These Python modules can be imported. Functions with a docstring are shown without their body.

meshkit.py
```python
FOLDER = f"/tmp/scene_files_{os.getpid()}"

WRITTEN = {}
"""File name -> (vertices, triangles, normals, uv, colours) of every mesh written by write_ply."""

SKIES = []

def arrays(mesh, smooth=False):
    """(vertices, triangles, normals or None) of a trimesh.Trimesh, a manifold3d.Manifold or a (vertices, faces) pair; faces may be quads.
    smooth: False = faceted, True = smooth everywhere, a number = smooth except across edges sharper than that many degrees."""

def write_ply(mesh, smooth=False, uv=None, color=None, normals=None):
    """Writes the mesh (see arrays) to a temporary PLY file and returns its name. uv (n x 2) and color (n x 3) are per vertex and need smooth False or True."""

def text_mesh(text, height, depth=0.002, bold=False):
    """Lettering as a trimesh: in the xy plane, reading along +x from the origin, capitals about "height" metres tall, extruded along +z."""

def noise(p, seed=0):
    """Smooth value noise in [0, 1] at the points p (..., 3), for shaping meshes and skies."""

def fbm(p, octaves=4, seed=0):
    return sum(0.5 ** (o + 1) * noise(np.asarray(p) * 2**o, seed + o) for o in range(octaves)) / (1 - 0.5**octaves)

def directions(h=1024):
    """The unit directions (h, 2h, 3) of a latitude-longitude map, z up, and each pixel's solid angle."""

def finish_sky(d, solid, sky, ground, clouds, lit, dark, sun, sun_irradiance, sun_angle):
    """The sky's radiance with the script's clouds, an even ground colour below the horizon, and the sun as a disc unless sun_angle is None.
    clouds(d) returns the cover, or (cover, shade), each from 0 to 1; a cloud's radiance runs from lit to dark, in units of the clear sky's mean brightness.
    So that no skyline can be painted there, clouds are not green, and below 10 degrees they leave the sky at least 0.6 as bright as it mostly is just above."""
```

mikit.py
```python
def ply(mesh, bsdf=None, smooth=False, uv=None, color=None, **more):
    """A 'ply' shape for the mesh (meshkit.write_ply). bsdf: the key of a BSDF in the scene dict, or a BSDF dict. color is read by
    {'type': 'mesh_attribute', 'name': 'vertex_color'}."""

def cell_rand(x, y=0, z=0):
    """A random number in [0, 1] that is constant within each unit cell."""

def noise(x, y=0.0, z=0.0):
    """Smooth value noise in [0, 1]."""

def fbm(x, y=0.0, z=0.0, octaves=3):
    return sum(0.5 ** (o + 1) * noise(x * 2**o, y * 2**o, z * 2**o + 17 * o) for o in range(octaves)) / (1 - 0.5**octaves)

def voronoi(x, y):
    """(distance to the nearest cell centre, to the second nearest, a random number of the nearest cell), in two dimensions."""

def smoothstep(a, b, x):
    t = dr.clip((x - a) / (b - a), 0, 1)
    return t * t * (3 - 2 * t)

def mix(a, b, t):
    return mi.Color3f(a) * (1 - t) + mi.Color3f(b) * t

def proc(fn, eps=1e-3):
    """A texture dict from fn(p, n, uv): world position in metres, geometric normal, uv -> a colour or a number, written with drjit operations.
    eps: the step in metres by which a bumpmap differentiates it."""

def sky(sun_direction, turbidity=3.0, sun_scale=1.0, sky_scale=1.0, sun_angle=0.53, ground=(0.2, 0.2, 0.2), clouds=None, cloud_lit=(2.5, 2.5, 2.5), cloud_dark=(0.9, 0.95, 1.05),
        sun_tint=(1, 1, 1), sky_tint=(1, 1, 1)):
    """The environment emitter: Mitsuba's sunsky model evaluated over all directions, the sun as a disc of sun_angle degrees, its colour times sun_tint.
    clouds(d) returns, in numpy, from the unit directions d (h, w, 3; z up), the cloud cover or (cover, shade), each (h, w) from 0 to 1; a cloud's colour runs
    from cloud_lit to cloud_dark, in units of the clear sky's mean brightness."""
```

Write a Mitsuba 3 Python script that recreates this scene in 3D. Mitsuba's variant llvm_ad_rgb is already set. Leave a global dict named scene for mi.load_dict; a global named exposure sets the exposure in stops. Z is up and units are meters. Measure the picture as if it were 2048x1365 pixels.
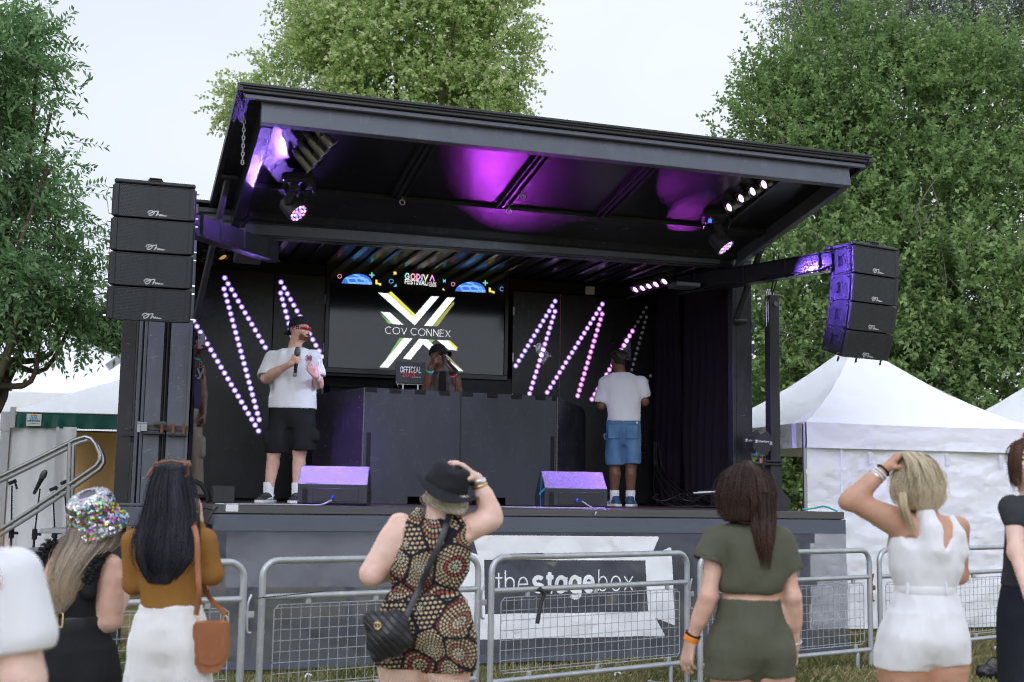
import math, random, numpy as np, trimesh, manifold3d, shapely, drjit as dr, mitsuba as mi, mikit, meshkit
from shapely import affinity
from shapely.geometry import Polygon, LineString, MultiLineString, Point, box as sbox
from shapely.ops import unary_union
T = mi.ScalarTransform4f
V = lambda *a: np.array(a, float)
rng = np.random.default_rng(7)
scene, labels = {}, {}

# ---------------------------------------------------------------- camera, sky, exposure
FPX, W0, H0 = 2481.0, 2048, 1365
CAM = V(-0.4085, -12.0028, 1.4748)
yaw, pit, rol = 0.3211, 0.1206, 0.016
CF = V(math.sin(yaw)*math.cos(pit), math.cos(yaw)*math.cos(pit), math.sin(pit))
_r = V(math.cos(yaw), -math.sin(yaw), 0); _u = np.cross(_r, CF)
CR = _r*math.cos(rol)+_u*math.sin(rol); CU = -_r*math.sin(rol)+_u*math.cos(rol)
scene['camera'] = {'type': 'thinlens', 'to_world': T().look_at(origin=CAM.tolist(), target=(CAM+CF).tolist(), up=CU.tolist()),
                   'fov': math.degrees(2*math.atan(1024/FPX)), 'fov_axis': 'x', 'near_clip': 0.1, 'far_clip': 3000.0,
                   'aperture_radius': 0.0075, 'focus_distance': 12.0}
def cloud_cover(d):
    n = meshkit.fbm(np.stack([d[..., 0]/(d[..., 2]+.35), d[..., 1]/(d[..., 2]+.35), d[..., 2]*0], -1)*1.1+3.3, 5, 3)
    return np.ones(d.shape[:2]), np.clip((n-.38)*2.6, 0, 1)
scene['sky'] = mikit.sky((-0.35, -0.72, 0.62), turbidity=4, sun_scale=0.20, sun_angle=50, sun_tint=(.66, .84, 1.3), clouds=cloud_cover,
                         cloud_lit=(1.40, 1.49, 1.63), cloud_dark=(1.08, 1.18, 1.36), ground=(0.12, 0.12, 0.08))
scene['sky']['sampling_weight'] = 14.0
exposure = 2.86
EM = 2.0**-exposure      # lamps and screens are given in units of the picture's white

# ---------------------------------------------------------------- helpers
def uniq(key):
    if key not in scene and key not in labels: return key
    n = 1
    while f'{key}_{n:03d}' in scene or f'{key}_{n:03d}' in labels: n += 1
    return f'{key}_{n:03d}'
def put(key, mesh, mat, smooth=30, **more):
    if isinstance(mesh, list): mesh = cat(mesh)
    k = uniq(key); scene[k] = mikit.ply(mesh, mat, smooth, **more); return k
def lab(key, label=None, cat_=None, group=None, kind=None):
    d = labels.setdefault(key, {})
    if label: d['label'] = label
    if cat_: d['category'] = cat_
    if group: d['group'] = group
    if kind: d['kind'] = kind
    return key
def thing(key, label, cat_, group=None):
    return lab(uniq(key), label, cat_, group)
def one(key, label, cat_, mesh, mat, smooth=30, group=None, **more):
    return lab(put(key, mesh, mat, smooth, **more), label, cat_, group)
def norm(v): v = np.asarray(v, float); return v/np.linalg.norm(v)
def cat(ms):
    ms = [m for m in ms if m is not None]
    vs, fs, o = [], [], 0
    for m in ms:
        v, f = (m.vertices, m.faces) if hasattr(m, 'vertices') else m
        v = np.asarray(v, float); f = np.asarray(f, int)
        if f.shape[1] == 4: f = np.vstack([f[:, [0, 1, 2]], f[:, [0, 2, 3]]])
        vs.append(v); fs.append(f+o); o += len(v)
    return np.vstack(vs), np.vstack(fs)
def rotz(a): c, s = math.cos(a), math.sin(a); return np.array([[c, -s, 0], [s, c, 0], [0, 0, 1.]])
def rotx(a): c, s = math.cos(a), math.sin(a); return np.array([[1, 0, 0], [0, c, -s], [0, s, c.real]])
def roty(a): c, s = math.cos(a), math.sin(a); return np.array([[c, 0, s], [0, 1, 0], [-s, 0, c]])
def xf(mesh, R=np.eye(3), t=(0, 0, 0)):
    v, f = (mesh.vertices, mesh.faces) if hasattr(mesh, 'vertices') else mesh
    return np.asarray(v)@np.asarray(R).T+np.asarray(t, float), np.asarray(f)
def bx(x0, x1, y0, y1, z0, z1, b=0.004):
    """box with chamfered edges"""
    lo, hi = V(min(x0, x1), min(y0, y1), min(z0, z1)), V(max(x0, x1), max(y0, y1), max(z0, z1))
    b = min(b, *((hi-lo)*0.45))
    P = []
    for i in range(8):
        c = V(*[hi[k] if i >> k & 1 else lo[k] for k in range(3)])
        for k in range(3):
            d = c.copy()
            for j in range(3):
                if j != k: d[j] += b if d[j] == lo[j] else -b
            P.append(d)
    h = trimesh.convex.convex_hull(np.array(P)) if b > 0 else trimesh.creation.box(bounds=[lo, hi])
    return np.array(h.vertices), np.array(h.faces)
def obx(c, ax, ay, az, hx, hy, hz, b=0.004):
    """box centred at c with axes and half sizes"""
    return xf(bx(-hx, hx, -hy, hy, -hz, hz, b), np.stack([ax, ay, az], 1), c)
def beam(p0, p1, w, h, up=(0, 0, 1), b=0.004):
    p0, p1 = V(*p0), V(*p1); z = norm(p1-p0); up = up if np.linalg.norm(np.cross(z, up)) > 1e-3 else (1, 0, 0); x = norm(np.cross(z, up)); y = np.cross(z, x)
    return obx((p0+p1)/2, x, y, z, w/2, h/2, np.linalg.norm(p1-p0)/2, b)
def tube(pts, r, sides=8, cap=True):
    p = np.asarray(pts, float); n = len(p); r = np.broadcast_to(r, (n,))
    t = np.gradient(p, axis=0); t /= np.linalg.norm(t, axis=1, keepdims=True)+1e-12
    a = np.cross(t[0], [0, 0, 1.]); a = np.cross(t[0], [1., 0, 0]) if np.linalg.norm(a) < .1 else a
    A = []
    for i in range(n):
        a = a-t[i]*(a@t[i]); a /= np.linalg.norm(a)+1e-12; A.append(a)
    A = np.array(A); B = np.cross(t, A); g = np.arange(sides)*2*math.pi/sides
    v = p[:, None]+r[:, None, None]*(np.cos(g)[None, :, None]*A[:, None]+np.sin(g)[None, :, None]*B[:, None])
    i, j = np.meshgrid(np.arange(n-1), np.arange(sides), indexing='ij')
    q = np.stack([i*sides+j, i*sides+(j+1) % sides, (i+1)*sides+(j+1) % sides, (i+1)*sides+j], -1).reshape(-1, 4)
    f = np.vstack([q[:, [0, 1, 2]], q[:, [0, 2, 3]]]); v = v.reshape(-1, 3)
    if cap:
        v = np.vstack([v, p[:1], p[-1:]]); m = len(v); jj = np.arange(sides)
        f = np.vstack([f, np.stack([(jj+1) % sides, jj, jj*0+m-2], 1), np.stack([(n-1)*sides+jj, (n-1)*sides+(jj+1) % sides, jj*0+m-1], 1)])
    return v, f
def cyl(p0, p1, r0, r1=None, sides=16): return tube([p0, p1], [r0, r0 if r1 is None else r1], sides)
def lathe(prof, p0, axis, sides=24):
    """profile of (radius, height) turned about axis from p0"""
    z = norm(axis); x = np.cross(z, [0, 0, 1.]); x = norm(np.cross(z, [1., 0, 0]) if np.linalg.norm(x) < .1 else x); y = np.cross(z, x)
    prof = np.asarray(prof, float); n = len(prof); g = np.arange(sides)*2*math.pi/sides
    v = (np.asarray(p0)+prof[:, None, 1:2]*z+prof[:, None, 0:1]*(np.cos(g)[None, :, None]*x+np.sin(g)[None, :, None]*y)).reshape(-1, 3)
    i, j = np.meshgrid(np.arange(n-1), np.arange(sides), indexing='ij')
    q = np.stack([i*sides+j, i*sides+(j+1) % sides, (i+1)*sides+(j+1) % sides, (i+1)*sides+j], -1).reshape(-1, 4)
    return v, np.vstack([q[:, [0, 1, 2]], q[:, [0, 2, 3]]])
def smoothpath(pts, n=8):
    """Catmull-Rom through the points"""
    p = np.asarray(pts, float); p = np.vstack([2*p[0]-p[1], p, 2*p[-1]-p[-2]]); out = []
    for i in range(1, len(p)-2):
        for t in np.linspace(0, 1, n, endpoint=False):
            a, b, c, d = p[i-1:i+3]
            out.append(.5*((2*b)+(-a+c)*t+(2*a-5*b+4*c-d)*t*t+(-a+3*b-3*c+d)*t**3))
    return np.array(out+[p[-2]])
def ext(poly, o, ux, uy, depth):
    """extrudes a shapely shape lying in the plane o + x*ux + y*uy by depth along ux x uy"""
    ux, uy = np.asarray(ux, float), np.asarray(uy, float); uz = norm(np.cross(ux, uy)); out = []
    for g in getattr(poly, 'geoms', [poly]):
        if g.area < 1e-9 or g.geom_type != 'Polygon': continue
        m = trimesh.creation.extrude_polygon(g, depth, engine='earcut'); v = np.array(m.vertices)
        out.append((np.asarray(o)+v[:, :1]*ux+v[:, 1:2]*uy+v[:, 2:]*uz, np.array(m.faces)))
    return cat(out)
def rrect(x0, y0, x1, y1, r): return sbox(x0+r, y0+r, x1-r, y1-r).buffer(r, quad_segs=5)
def ray(px, py): return CF+CR*((px-W0/2)/FPX)-CU*((py-H0/2)/FPX)
def onY(px, py, Y): d = ray(px, py); return CAM+d*((Y-CAM[1])/d[1])
def onX(px, py, X): d = ray(px, py); return CAM+d*((X-CAM[0])/d[0])
def onZ(px, py, Z): d = ray(px, py); return CAM+d*((Z-CAM[2])/d[2])
FH = V(math.sin(yaw), math.cos(yaw), 0); RH = V(math.cos(yaw), -math.sin(yaw), 0)
def at(px, py, v):
    """the point seen at a pixel, v metres ahead of the camera (level distance)"""
    d = ray(px, py); return CAM+d*(v/(d@FH))

# ---------------------------------------------------------------- materials
def bsdf(key, d): scene[key] = d; return key
def P(color, rough=.5, metal=0., spec=.5, **k):
    c = color if isinstance(color, dict) else {'type': 'rgb', 'value': list(color)}
    return {'type': 'principled', 'base_color': c, 'roughness': rough, 'metallic': metal, 'specular': spec, **k}
def two(d): return {'type': 'twosided', 'b': d}
def mat(key, color, rough=.5, metal=0., spec=.5, **k): return bsdf('mat_'+key, two(P(color, rough, metal, spec, **k)))
def bump(key, inner, fn, scale, eps=1e-3):
    return bsdf('mat_'+key, two({'type': 'bumpmap', 'arbitrary': mikit.proc(fn, eps), 'scale': scale, 'b': inner}))
VC = {'type': 'mesh_attribute', 'name': 'vertex_color'}
C3 = mi.Color3f
noise, fbm, mix, sst = mikit.noise, mikit.fbm, mikit.mix, mikit.smoothstep
def worn(c0, c1, s, amount=1.0, stretch=(1, 1, 1), scuff=0.):
    def fn(p, n, uv):
        a = fbm(p.x*s*stretch[0], p.y*s*stretch[1], p.z*s*stretch[2], 4)
        b = sst(.62, .72, fbm(p.x*s*6, p.y*s*6, p.z*s*1.5, 3))
        c = mix(c0, c1, dr.clip((a-.3)*1.6, 0, 1)*.6*amount+b*.4*amount)
        if scuff:   # pale specks and short scratches
            k = sst(.90, .94, noise(p.x*55, p.y*55, p.z*55))*sst(.5, .65, noise(p.x*2.5+9, p.y*2.5, p.z*2.5))+.5*sst(.86, .90, noise(p.x*14+p.z*5, p.y*14, p.z*60-p.x*20))*sst(.55, .7, noise(p.x*4, p.y*4, p.z*3+5))
            c = mix(c, (scuff, scuff, scuff*1.1), dr.clip(k, 0, 1))
        return c
    return mikit.proc(fn)
mat('black_steel', worn((.018, .019, .022), (.035, .037, .042), 2.5, scuff=.12), .42, 0, .5)
mat('grey_steel', worn((.085, .092, .115), (.12, .127, .15), 3, scuff=.25), .42, 0, .6)
mat('black_gloss', (.012, .012, .015), .22, 0, .5)
mat('ceiling_black', worn((.010, .010, .012), (.016, .016, .019), 2), .30, 0, .45)
mat('panel_black', worn((.013, .013, .015), (.022, .022, .025), 3.5, scuff=.14), .33, 0, .6)
mat('booth_grey', worn((.042, .045, .055), (.062, .066, .08), 8, 1, (1, 1, .25), .12), .55, 0, .35)
mat('booth_dark', worn((.018, .018, .024), (.05, .05, .06), 4, .8, scuff=.16), .38, 0, .5)
mat('matt_black', (.012, .012, .014), .75, 0, .3)
mat('rubber', (.015, .015, .017), .6, 0, .4)
mat('plastic_black', (.02, .02, .023), .45, 0, .5)
mat('deck', worn((.045, .03, .032), (.10, .07, .07), 5, 1, (.3, 1, 1)), .45, 0, .5)
mat('alu', (.42, .43, .45), .38, 1)
mat('chrome', (.75, .75, .77), .18, 1)
mat('dark_metal', (.16, .16, .17), .35, 1)
mat('brass', (.8, .58, .22), .25, 1)
mat('rust', worn((.16, .06, .03), (.30, .12, .06), 20), .8)
mat('white_plastic', (.7, .7, .72), .5)
mat('white_print', (.72, .73, .78), .6)
mat('silver_print', (.55, .55, .58), .4, .3)
mat('red_print', (.65, .03, .06), .5)
mat('blue_tape', (.02, .35, .62), .6)
mat('strap_grey', (.07, .07, .062), .8)
mat('cable', (.02, .02, .022), .5)
mat('cable_grey', (.35, .35, .37), .5)
mat('orange', (.8, .25, .03), .5)
mat('teal', (.05, .45, .42), .5)
mat('pink_plastic', (.8, .12, .25), .5)
mat('galv', worn((.44, .46, .49), (.66, .68, .70), 14, 1, (1, 1, .4)), .45, .6)
def speckle(p, n, uv):
    a = mikit.cell_rand(p.x*220, p.y*220, p.z*220); return mix((.05, .05, .056), (.22, .22, .24), dr.power(a, 2.5))
bump('speaker_coat', P(mikit.proc(speckle), .5, 0, .5), lambda p, n, uv: noise(p.x*260, p.y*260, p.z*260), .0012, 5e-4)
mat('speaker_box', worn((.02, .022, .026), (.032, .034, .04), 9), .5)
def grille(p, n, uv):
    q = 1/.0135; x, z = p.x*q, p.z*q*1.1547
    row = dr.floor(z); x = x+.5*(row-2*dr.floor(row*.5))
    fx, fz = x-dr.floor(x)-.5, z-row-.5
    h = 1-sst(.30, .40, dr.sqrt(fx*fx+fz*fz*.75)); band = sst(.05, .0, dr.abs(dr.abs(uv.x-.5)-.06))
    return mix(mix((.05, .056, .066), (.036, .04, .048), band), (.004, .004, .005), h)
mat('grille', mikit.proc(grille), .5, .2, .5)
# ================================================================ THE MOBILE STAGE
ZD, HC = 1.328, 2.878; ZT = ZD+HC; LX = 6.36; BW = 2.33
ST = thing('mobile_stage', 'black shipping container stage with its front flap raised as a roof and purple lights inside', 'stage')
# deck and floor
for k in range(6):
    x0 = .504+k*.969; put(ST+'__deck__plank', bx(x0+.003, x0+.966, -1.74, -.01, ZD-.04, ZD, .003), 'mat_deck')
put(ST+'__deck', bx(.50, 6.33, -1.735, -.02, ZD-.16, ZD-.045), 'mat_black_steel')
put(ST+'__deck__edge_rail', cat([bx(.5, 6.33, -1.776, -1.742, ZD-.065, ZD+.004), bx(.5, 6.33, -1.772, -1.742, ZD-.13, ZD-.075)]), 'mat_dark_metal')
put(ST+'__floor', bx(0.05, LX-.05, -.005, 2.5, ZD-.16, ZD-.002), 'mat_deck')
put(ST+'__base_rail', cat([bx(0, LX, 0.02, .14, ZD-.32, ZD-.165), bx(0, LX, 2.4, 2.54, ZD-.32, ZD-.165), bx(-.30, .12, -.06, .02, ZD-.22, ZD-.05), bx(-.30, .5, -.03, .0, ZD-.04, ZD-.015)]), 'mat_grey_steel')
# rear wall, ends
put(ST+'__rear_wall', bx(0, LX, 2.50, 2.54, ZD-.1, ZT), 'mat_black_steel')
put(ST+'__end_wall', cat([bx(-.012, .02, .17, 2.498, ZD-.1, ZT-.032)]+[bx(-.05, -.012, y, y+.05, ZD-.1, ZT-.1) for y in (.55, 1.25, 1.9, 2.3)]+[tube([(-.065, y, ZD-.1), (-.065, y, ZT-.1)], .018) for y in (.42, 1.1, 1.7)]), 'mat_black_steel')
put(ST+'__end_wall', bx(LX-.03, LX-.005, .18, 2.498, ZD-.1, ZT-.032), 'mat_black_steel')
# posts: left pair with a dark slot, right one with a purple-lit inner flange
put(ST+'__post', cat([bx(0, .142, 0, .16, ZD-.3, ZT-.12), bx(-.03, -.004, .05, .25, ZD-.3, ZT-.12), bx(-.075, -.045, .15, .3, ZD-.1, ZT-.1)]), 'mat_grey_steel')
put(ST+'__post', cat([bx(.205, .385, .0, .14, ZD-.2, ZT-.05), bx(.375, .40, -.015, .03, ZD-.2, ZT-.05)]), 'mat_grey_steel')
put(ST+'__post', cat([bx(.143, .204, .10, .2, ZD-.1, ZT), bx(.168, .185, .04, .1, ZD-.1, ZT)]), 'mat_black_steel')
put(ST+'__post', cat([bx(6.165, LX, 0, .15, ZD-.1, ZT-.165), bx(6.118, 6.16, -.012, .10, ZD-.1, ZT-.3)]), 'mat_black_steel')
for x in (0.0, LX-.178):
    hole = Point(.089, .06).buffer(.03); hole = affinity.scale(hole, 1.15, 1.5)
    pl = ext(sbox(0, 0, .178, .162).difference(hole), (x, -.006, ZT-.163), (1, 0, 0), (0, 0, 1), -.02)
    put(ST+'__corner_casting', cat([pl, bx(x+.004, x+.174, .05, .178, ZT-.16, ZT-.002), bx(x, x+.03, .0, .05, ZT-.163, ZT, .002), bx(x+.148, x+.178, .0, .05, ZT-.163, ZT, .002), bx(x, x+.178, .0, .05, ZT-.02, ZT+.001, .002)]), 'mat_grey_steel')
put(ST+'__post__hinge', cat([bx(LX-.01, LX+.025, -.02, .03, z, z+.09) for z in (ZD+.62, ZD+1.7, ZD+1.95)]), 'mat_grey_steel')
# roof and ribbed ceiling
put(ST+'__roof', bx(0, LX, .0, 2.54, ZT-.03, ZT), 'mat_black_steel')
rib = []
for k in range(27):
    x = .5+k*.215; rib.append(bx(x, x+.10, .14, 2.48, ZT-.115, ZT-.08, .02))
put(ST+'__ceiling', cat([bx(.1, LX-.1, .12, 2.49, ZT-.075, ZT-.04)]), 'mat_black_steel')
put(ST+'__ceiling__rib', cat(rib), 'mat_black_gloss')
# header beam across the opening (sagging a little to the left), with its lip
hb = bx(.40, 6.15, -.03, .09, 0, .235); v = hb[0]; v[:, 2] += 3.865+(v[:, 0]-.4)*.0155
put(ST+'__header_beam', (v, hb[1]), 'mat_grey_steel')
hl = bx(.95, 6.1, -.055, -.031, 0, .03); v = hl[0]; v[:, 2] += 3.862+(v[:, 0]-.4)*.0155; put(ST+'__header_beam__lip', (v, hl[1]), 'mat_black_gloss')
hl = cat([bx(.4, 6.15, -.07, -.031, .205, .25), bx(.4, 6.15, -.045, -.031, .13, .15)]); v = hl[0]; v[:, 2] += 3.865+(v[:, 0]-.4)*.0155
put(ST+'__header_beam__lip', (v, hl[1]), 'mat_black_steel')
put(ST+'__header_beam__bracket', bx(5.96, 6.12, -.05, .1, 3.95, ZT-.02), 'mat_black_steel')
# the roof flap: local frame (x, s along the flap from the hinge, n up)
FA = math.atan2(3.319-HC, 2.328); FS, FN = V(0, -math.cos(FA), math.sin(FA)), V(0, math.sin(FA), math.cos(FA)); FO = V(0, 0, ZT)
def fl(x0, x1, s0, s1, n0, n1, b=.004): v, f = bx(x0, x1, s0, s1, n0, n1, b); return FO+v[:, :1]*V(1, 0, 0)+v[:, 1:2]*FS+v[:, 2:]*FN, f[:, ::-1]
def fp(x, s, n): return FO+V(x, 0, 0)+FS*s+FN*n
FLP = ST+'__roof_flap'
put(FLP, fl(.516, 6.328, .0, 2.355, -.035, 0), 'mat_black_steel')
put(FLP+'__edge_channel', cat([fl(.516, 6.328, 2.33, 2.369, -.02, .006), fl(.53, 6.31, 2.30, 2.34, -.062, -.022), fl(.50, .545, .0, 2.36, -.07, .004), fl(6.30, 6.345, .0, 2.36, -.07, .004)]), 'mat_black_steel')
put(FLP+'__edge_channel', cat([fl(.56, 6.285, 2.285, 2.315, -.105, -.066)]), 'mat_fascia')
mat('fascia', worn((.080, .088, .118), (.115, .125, .16), 4, 1, (1, 1, .2)), .45, 0, .6)
put(FLP+'__fascia', cat([fl(.70, 6.135, 2.205, 2.262, -.272, -.075), fl(.70, 6.135, 2.215, 2.28, -.288, -.276)]), 'mat_fascia')
put(FLP+'__side_beam', cat([fl(.70, .715, .05, 2.204, -.272, -.036), fl(.70, .80, .05, 2.20, -.288, -.274)]), 'mat_black_gloss')
put(FLP+'__side_beam', cat([fl(6.12, 6.135, .05, 2.204, -.272, -.036), fl(6.06, 6.135, .05, 2.20, -.288, -.274)]), 'mat_grey_steel')
pan = [(0.716, 2.16), (2.164, 3.15), (3.154, 4.24), (4.244, 5.35), (5.354, 6.119)]
for a, b in pan: put(FLP+'__panel', fl(a, b, .05, 2.204, -.105, -.09, .002), 'mat_ceiling_black')
for x in (2.16, 3.20, 4.24):
    put(FLP+'__rib', cat([fl(x-.065, x+.065, .78, 2.19, -.122, -.107), fl(x-.065, x-.05, .78, 2.19, -.16, -.12), fl(x-.012, x+.012, .78, 2.19, -.155, -.12), fl(x+.05, x+.065, .78, 2.19, -.16, -.12)]), 'mat_black_steel')
put(FLP+'__rib', cat([fl(.72, 6.11, .60, .74, -.15, -.107), fl(.72, 6.11, .02, .10, -.19, -.107), fl(.72, 6.11, .1, .6, -.125, -.107)]), 'mat_black_steel')
for x, s in ((2.2, .80), (3.27, 1.18), (3.25, .82)):
    c = fp(x, s, -.20); g = np.linspace(0, 2*math.pi, 13)
    put(FLP+'__eye_bolt', cat([tube(c+np.stack([.024*np.cos(g), g*0, .024*np.sin(g)], 1), .006, 6), cyl(c+V(0, 0, .02), c+V(0, 0, .06), .008, sides=8)]), 'mat_chrome')
# chain hanging from the left side of the flap
ch, top = [], fp(.60, 1.95, -.07); g = np.linspace(0, 2*math.pi, 11)
for k in range(12):
    c = top-V(0, 0, .02+k*.034); a = V(1, 0, 0) if k % 2 else V(0, 1, 0)
    ch.append(tube(c+np.cos(g)[:, None]*a*.011+np.sin(g)[:, None]*V(0, 0, .021), .0042, 5))
put(FLP+'__chain', cat(ch), 'mat_alu')
# struts holding the flap
a, b = onX(1537, 458, 6.19), V(6.135, -.04, 3.36)
put(ST+'__strut', cat([beam(a, b, .05, .05), cyl(b+V(-.03, -.02, 0), b+V(.12, -.02, 0), .028)]), 'mat_black_steel')
a, b = fp(.60, .75, -.08), V(.42, -.04, 3.05)
put(ST+'__strut', cat([beam(a, b, .05, .05), cyl(a+V(-.06, 0, 0), a+V(.08, 0, 0), .03), beam(fp(.85, .35, -.25), V(.72, -.02, 3.8), .03, .03)]), 'mat_black_steel')
# back panels: three left, three right of the screen, with rows of light domes
PZ0, PZ1 = ZD+.02, 3.93
for x0, x1 in ((.44, 1.445), (1.452, 2.055), (4.365, 4.985), (4.992, 6.20)):
    put(ST+'__back_panel', bx(x0, x1, BW, BW+.018, PZ0, PZ1 if x1 > 2.1 else 3.945, .003), 'mat_panel_black')
put(ST+'__back_panel', bx(2.058, 4.362, BW+.10, BW+.12, ZD+.02, 4.08), 'mat_matt_black')
put(ST+'__back_panel', cat([bx(3.35, 4.36, BW-.02, BW+.09, ZD+.5, 2.80), bx(2.06, 4.36, BW+.0, BW+.09, 2.84-.06, 2.84)]), 'mat_booth_grey')
put(ST+'__back_panel', bx(.15, 6.25, BW+.03, BW+.14, 3.95, ZT-.12), 'mat_matt_black')
put(ST+'__back_panel__joint', bx(4.984, 4.993, BW-.004, BW+.01, PZ0, PZ1, .001), bsdf('mat_pink_seam', two(P((.5, .12, .22), .5))))
put(ST+'__back_panel__hinge', cat([bx(x-.012, x+.012, BW-.012, BW, z, z+.11, .003) for x in (2.048, 4.372) for z in (2.55, 3.05, 3.62)]), 'mat_alu')
put(ST+'__back_panel__junction_box', bx(5.32, 5.44, BW-.03, BW+.02, 3.95, 4.05, .01), 'mat_white_plastic')
DOME = None
def dome_row(p0, p1, n, kind, skip=()):
    a, b = onY(*p0, BW), onY(*p1, BW)
    for k in range(n):
        if k in skip: continue
        c = a+(b-a)*k/(n-1); kd = kind(k) if callable(kind) else kind
        g = np.linspace(0, math.pi/2, 4); prof = [(.0215*math.cos(t)+.0, .016*math.sin(t)) for t in g]
        m = lathe(prof, c, (0, -1, 0), 12); e = {}
        if kd != 'off':
            col = {'l': (.58, .43, .95), 'r': (.72, .36, .80), 'd': (.66, .42, .88)}[kd]
            e = {'emitter': {'type': 'area', 'radiance': {'type': 'rgb', 'value': [1.9*EM*x for x in col]}, 'sampling_weight': .02}}
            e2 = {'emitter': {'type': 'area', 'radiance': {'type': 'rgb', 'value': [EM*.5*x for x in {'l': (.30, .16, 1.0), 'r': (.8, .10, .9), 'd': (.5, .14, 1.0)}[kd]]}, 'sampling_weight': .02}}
            put(ST+'__back_panel__lamp_collar', lathe([(.033, .001), (.0335, .004), (.031, .006), (.022, .006)], c, (0, -1, 0), 14), 'mat_white_plastic', True, **e2)  # added glowing ring, stands in for the purple halo round each dome
        put(ST+'__back_panel__lamp', m, 'mat_white_plastic', True, **e)
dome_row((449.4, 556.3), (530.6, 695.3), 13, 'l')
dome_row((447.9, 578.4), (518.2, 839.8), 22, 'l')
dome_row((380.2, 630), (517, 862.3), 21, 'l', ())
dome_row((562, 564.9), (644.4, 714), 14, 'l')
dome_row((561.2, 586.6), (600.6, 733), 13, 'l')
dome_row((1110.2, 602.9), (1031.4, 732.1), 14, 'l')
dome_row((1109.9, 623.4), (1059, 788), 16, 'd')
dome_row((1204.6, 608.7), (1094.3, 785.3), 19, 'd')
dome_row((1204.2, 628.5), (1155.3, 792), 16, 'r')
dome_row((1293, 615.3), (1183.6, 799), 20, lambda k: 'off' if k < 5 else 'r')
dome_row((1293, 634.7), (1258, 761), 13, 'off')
dome_row((1301.2, 752.3), (1267.2, 802.5), 6, 'off')
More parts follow.
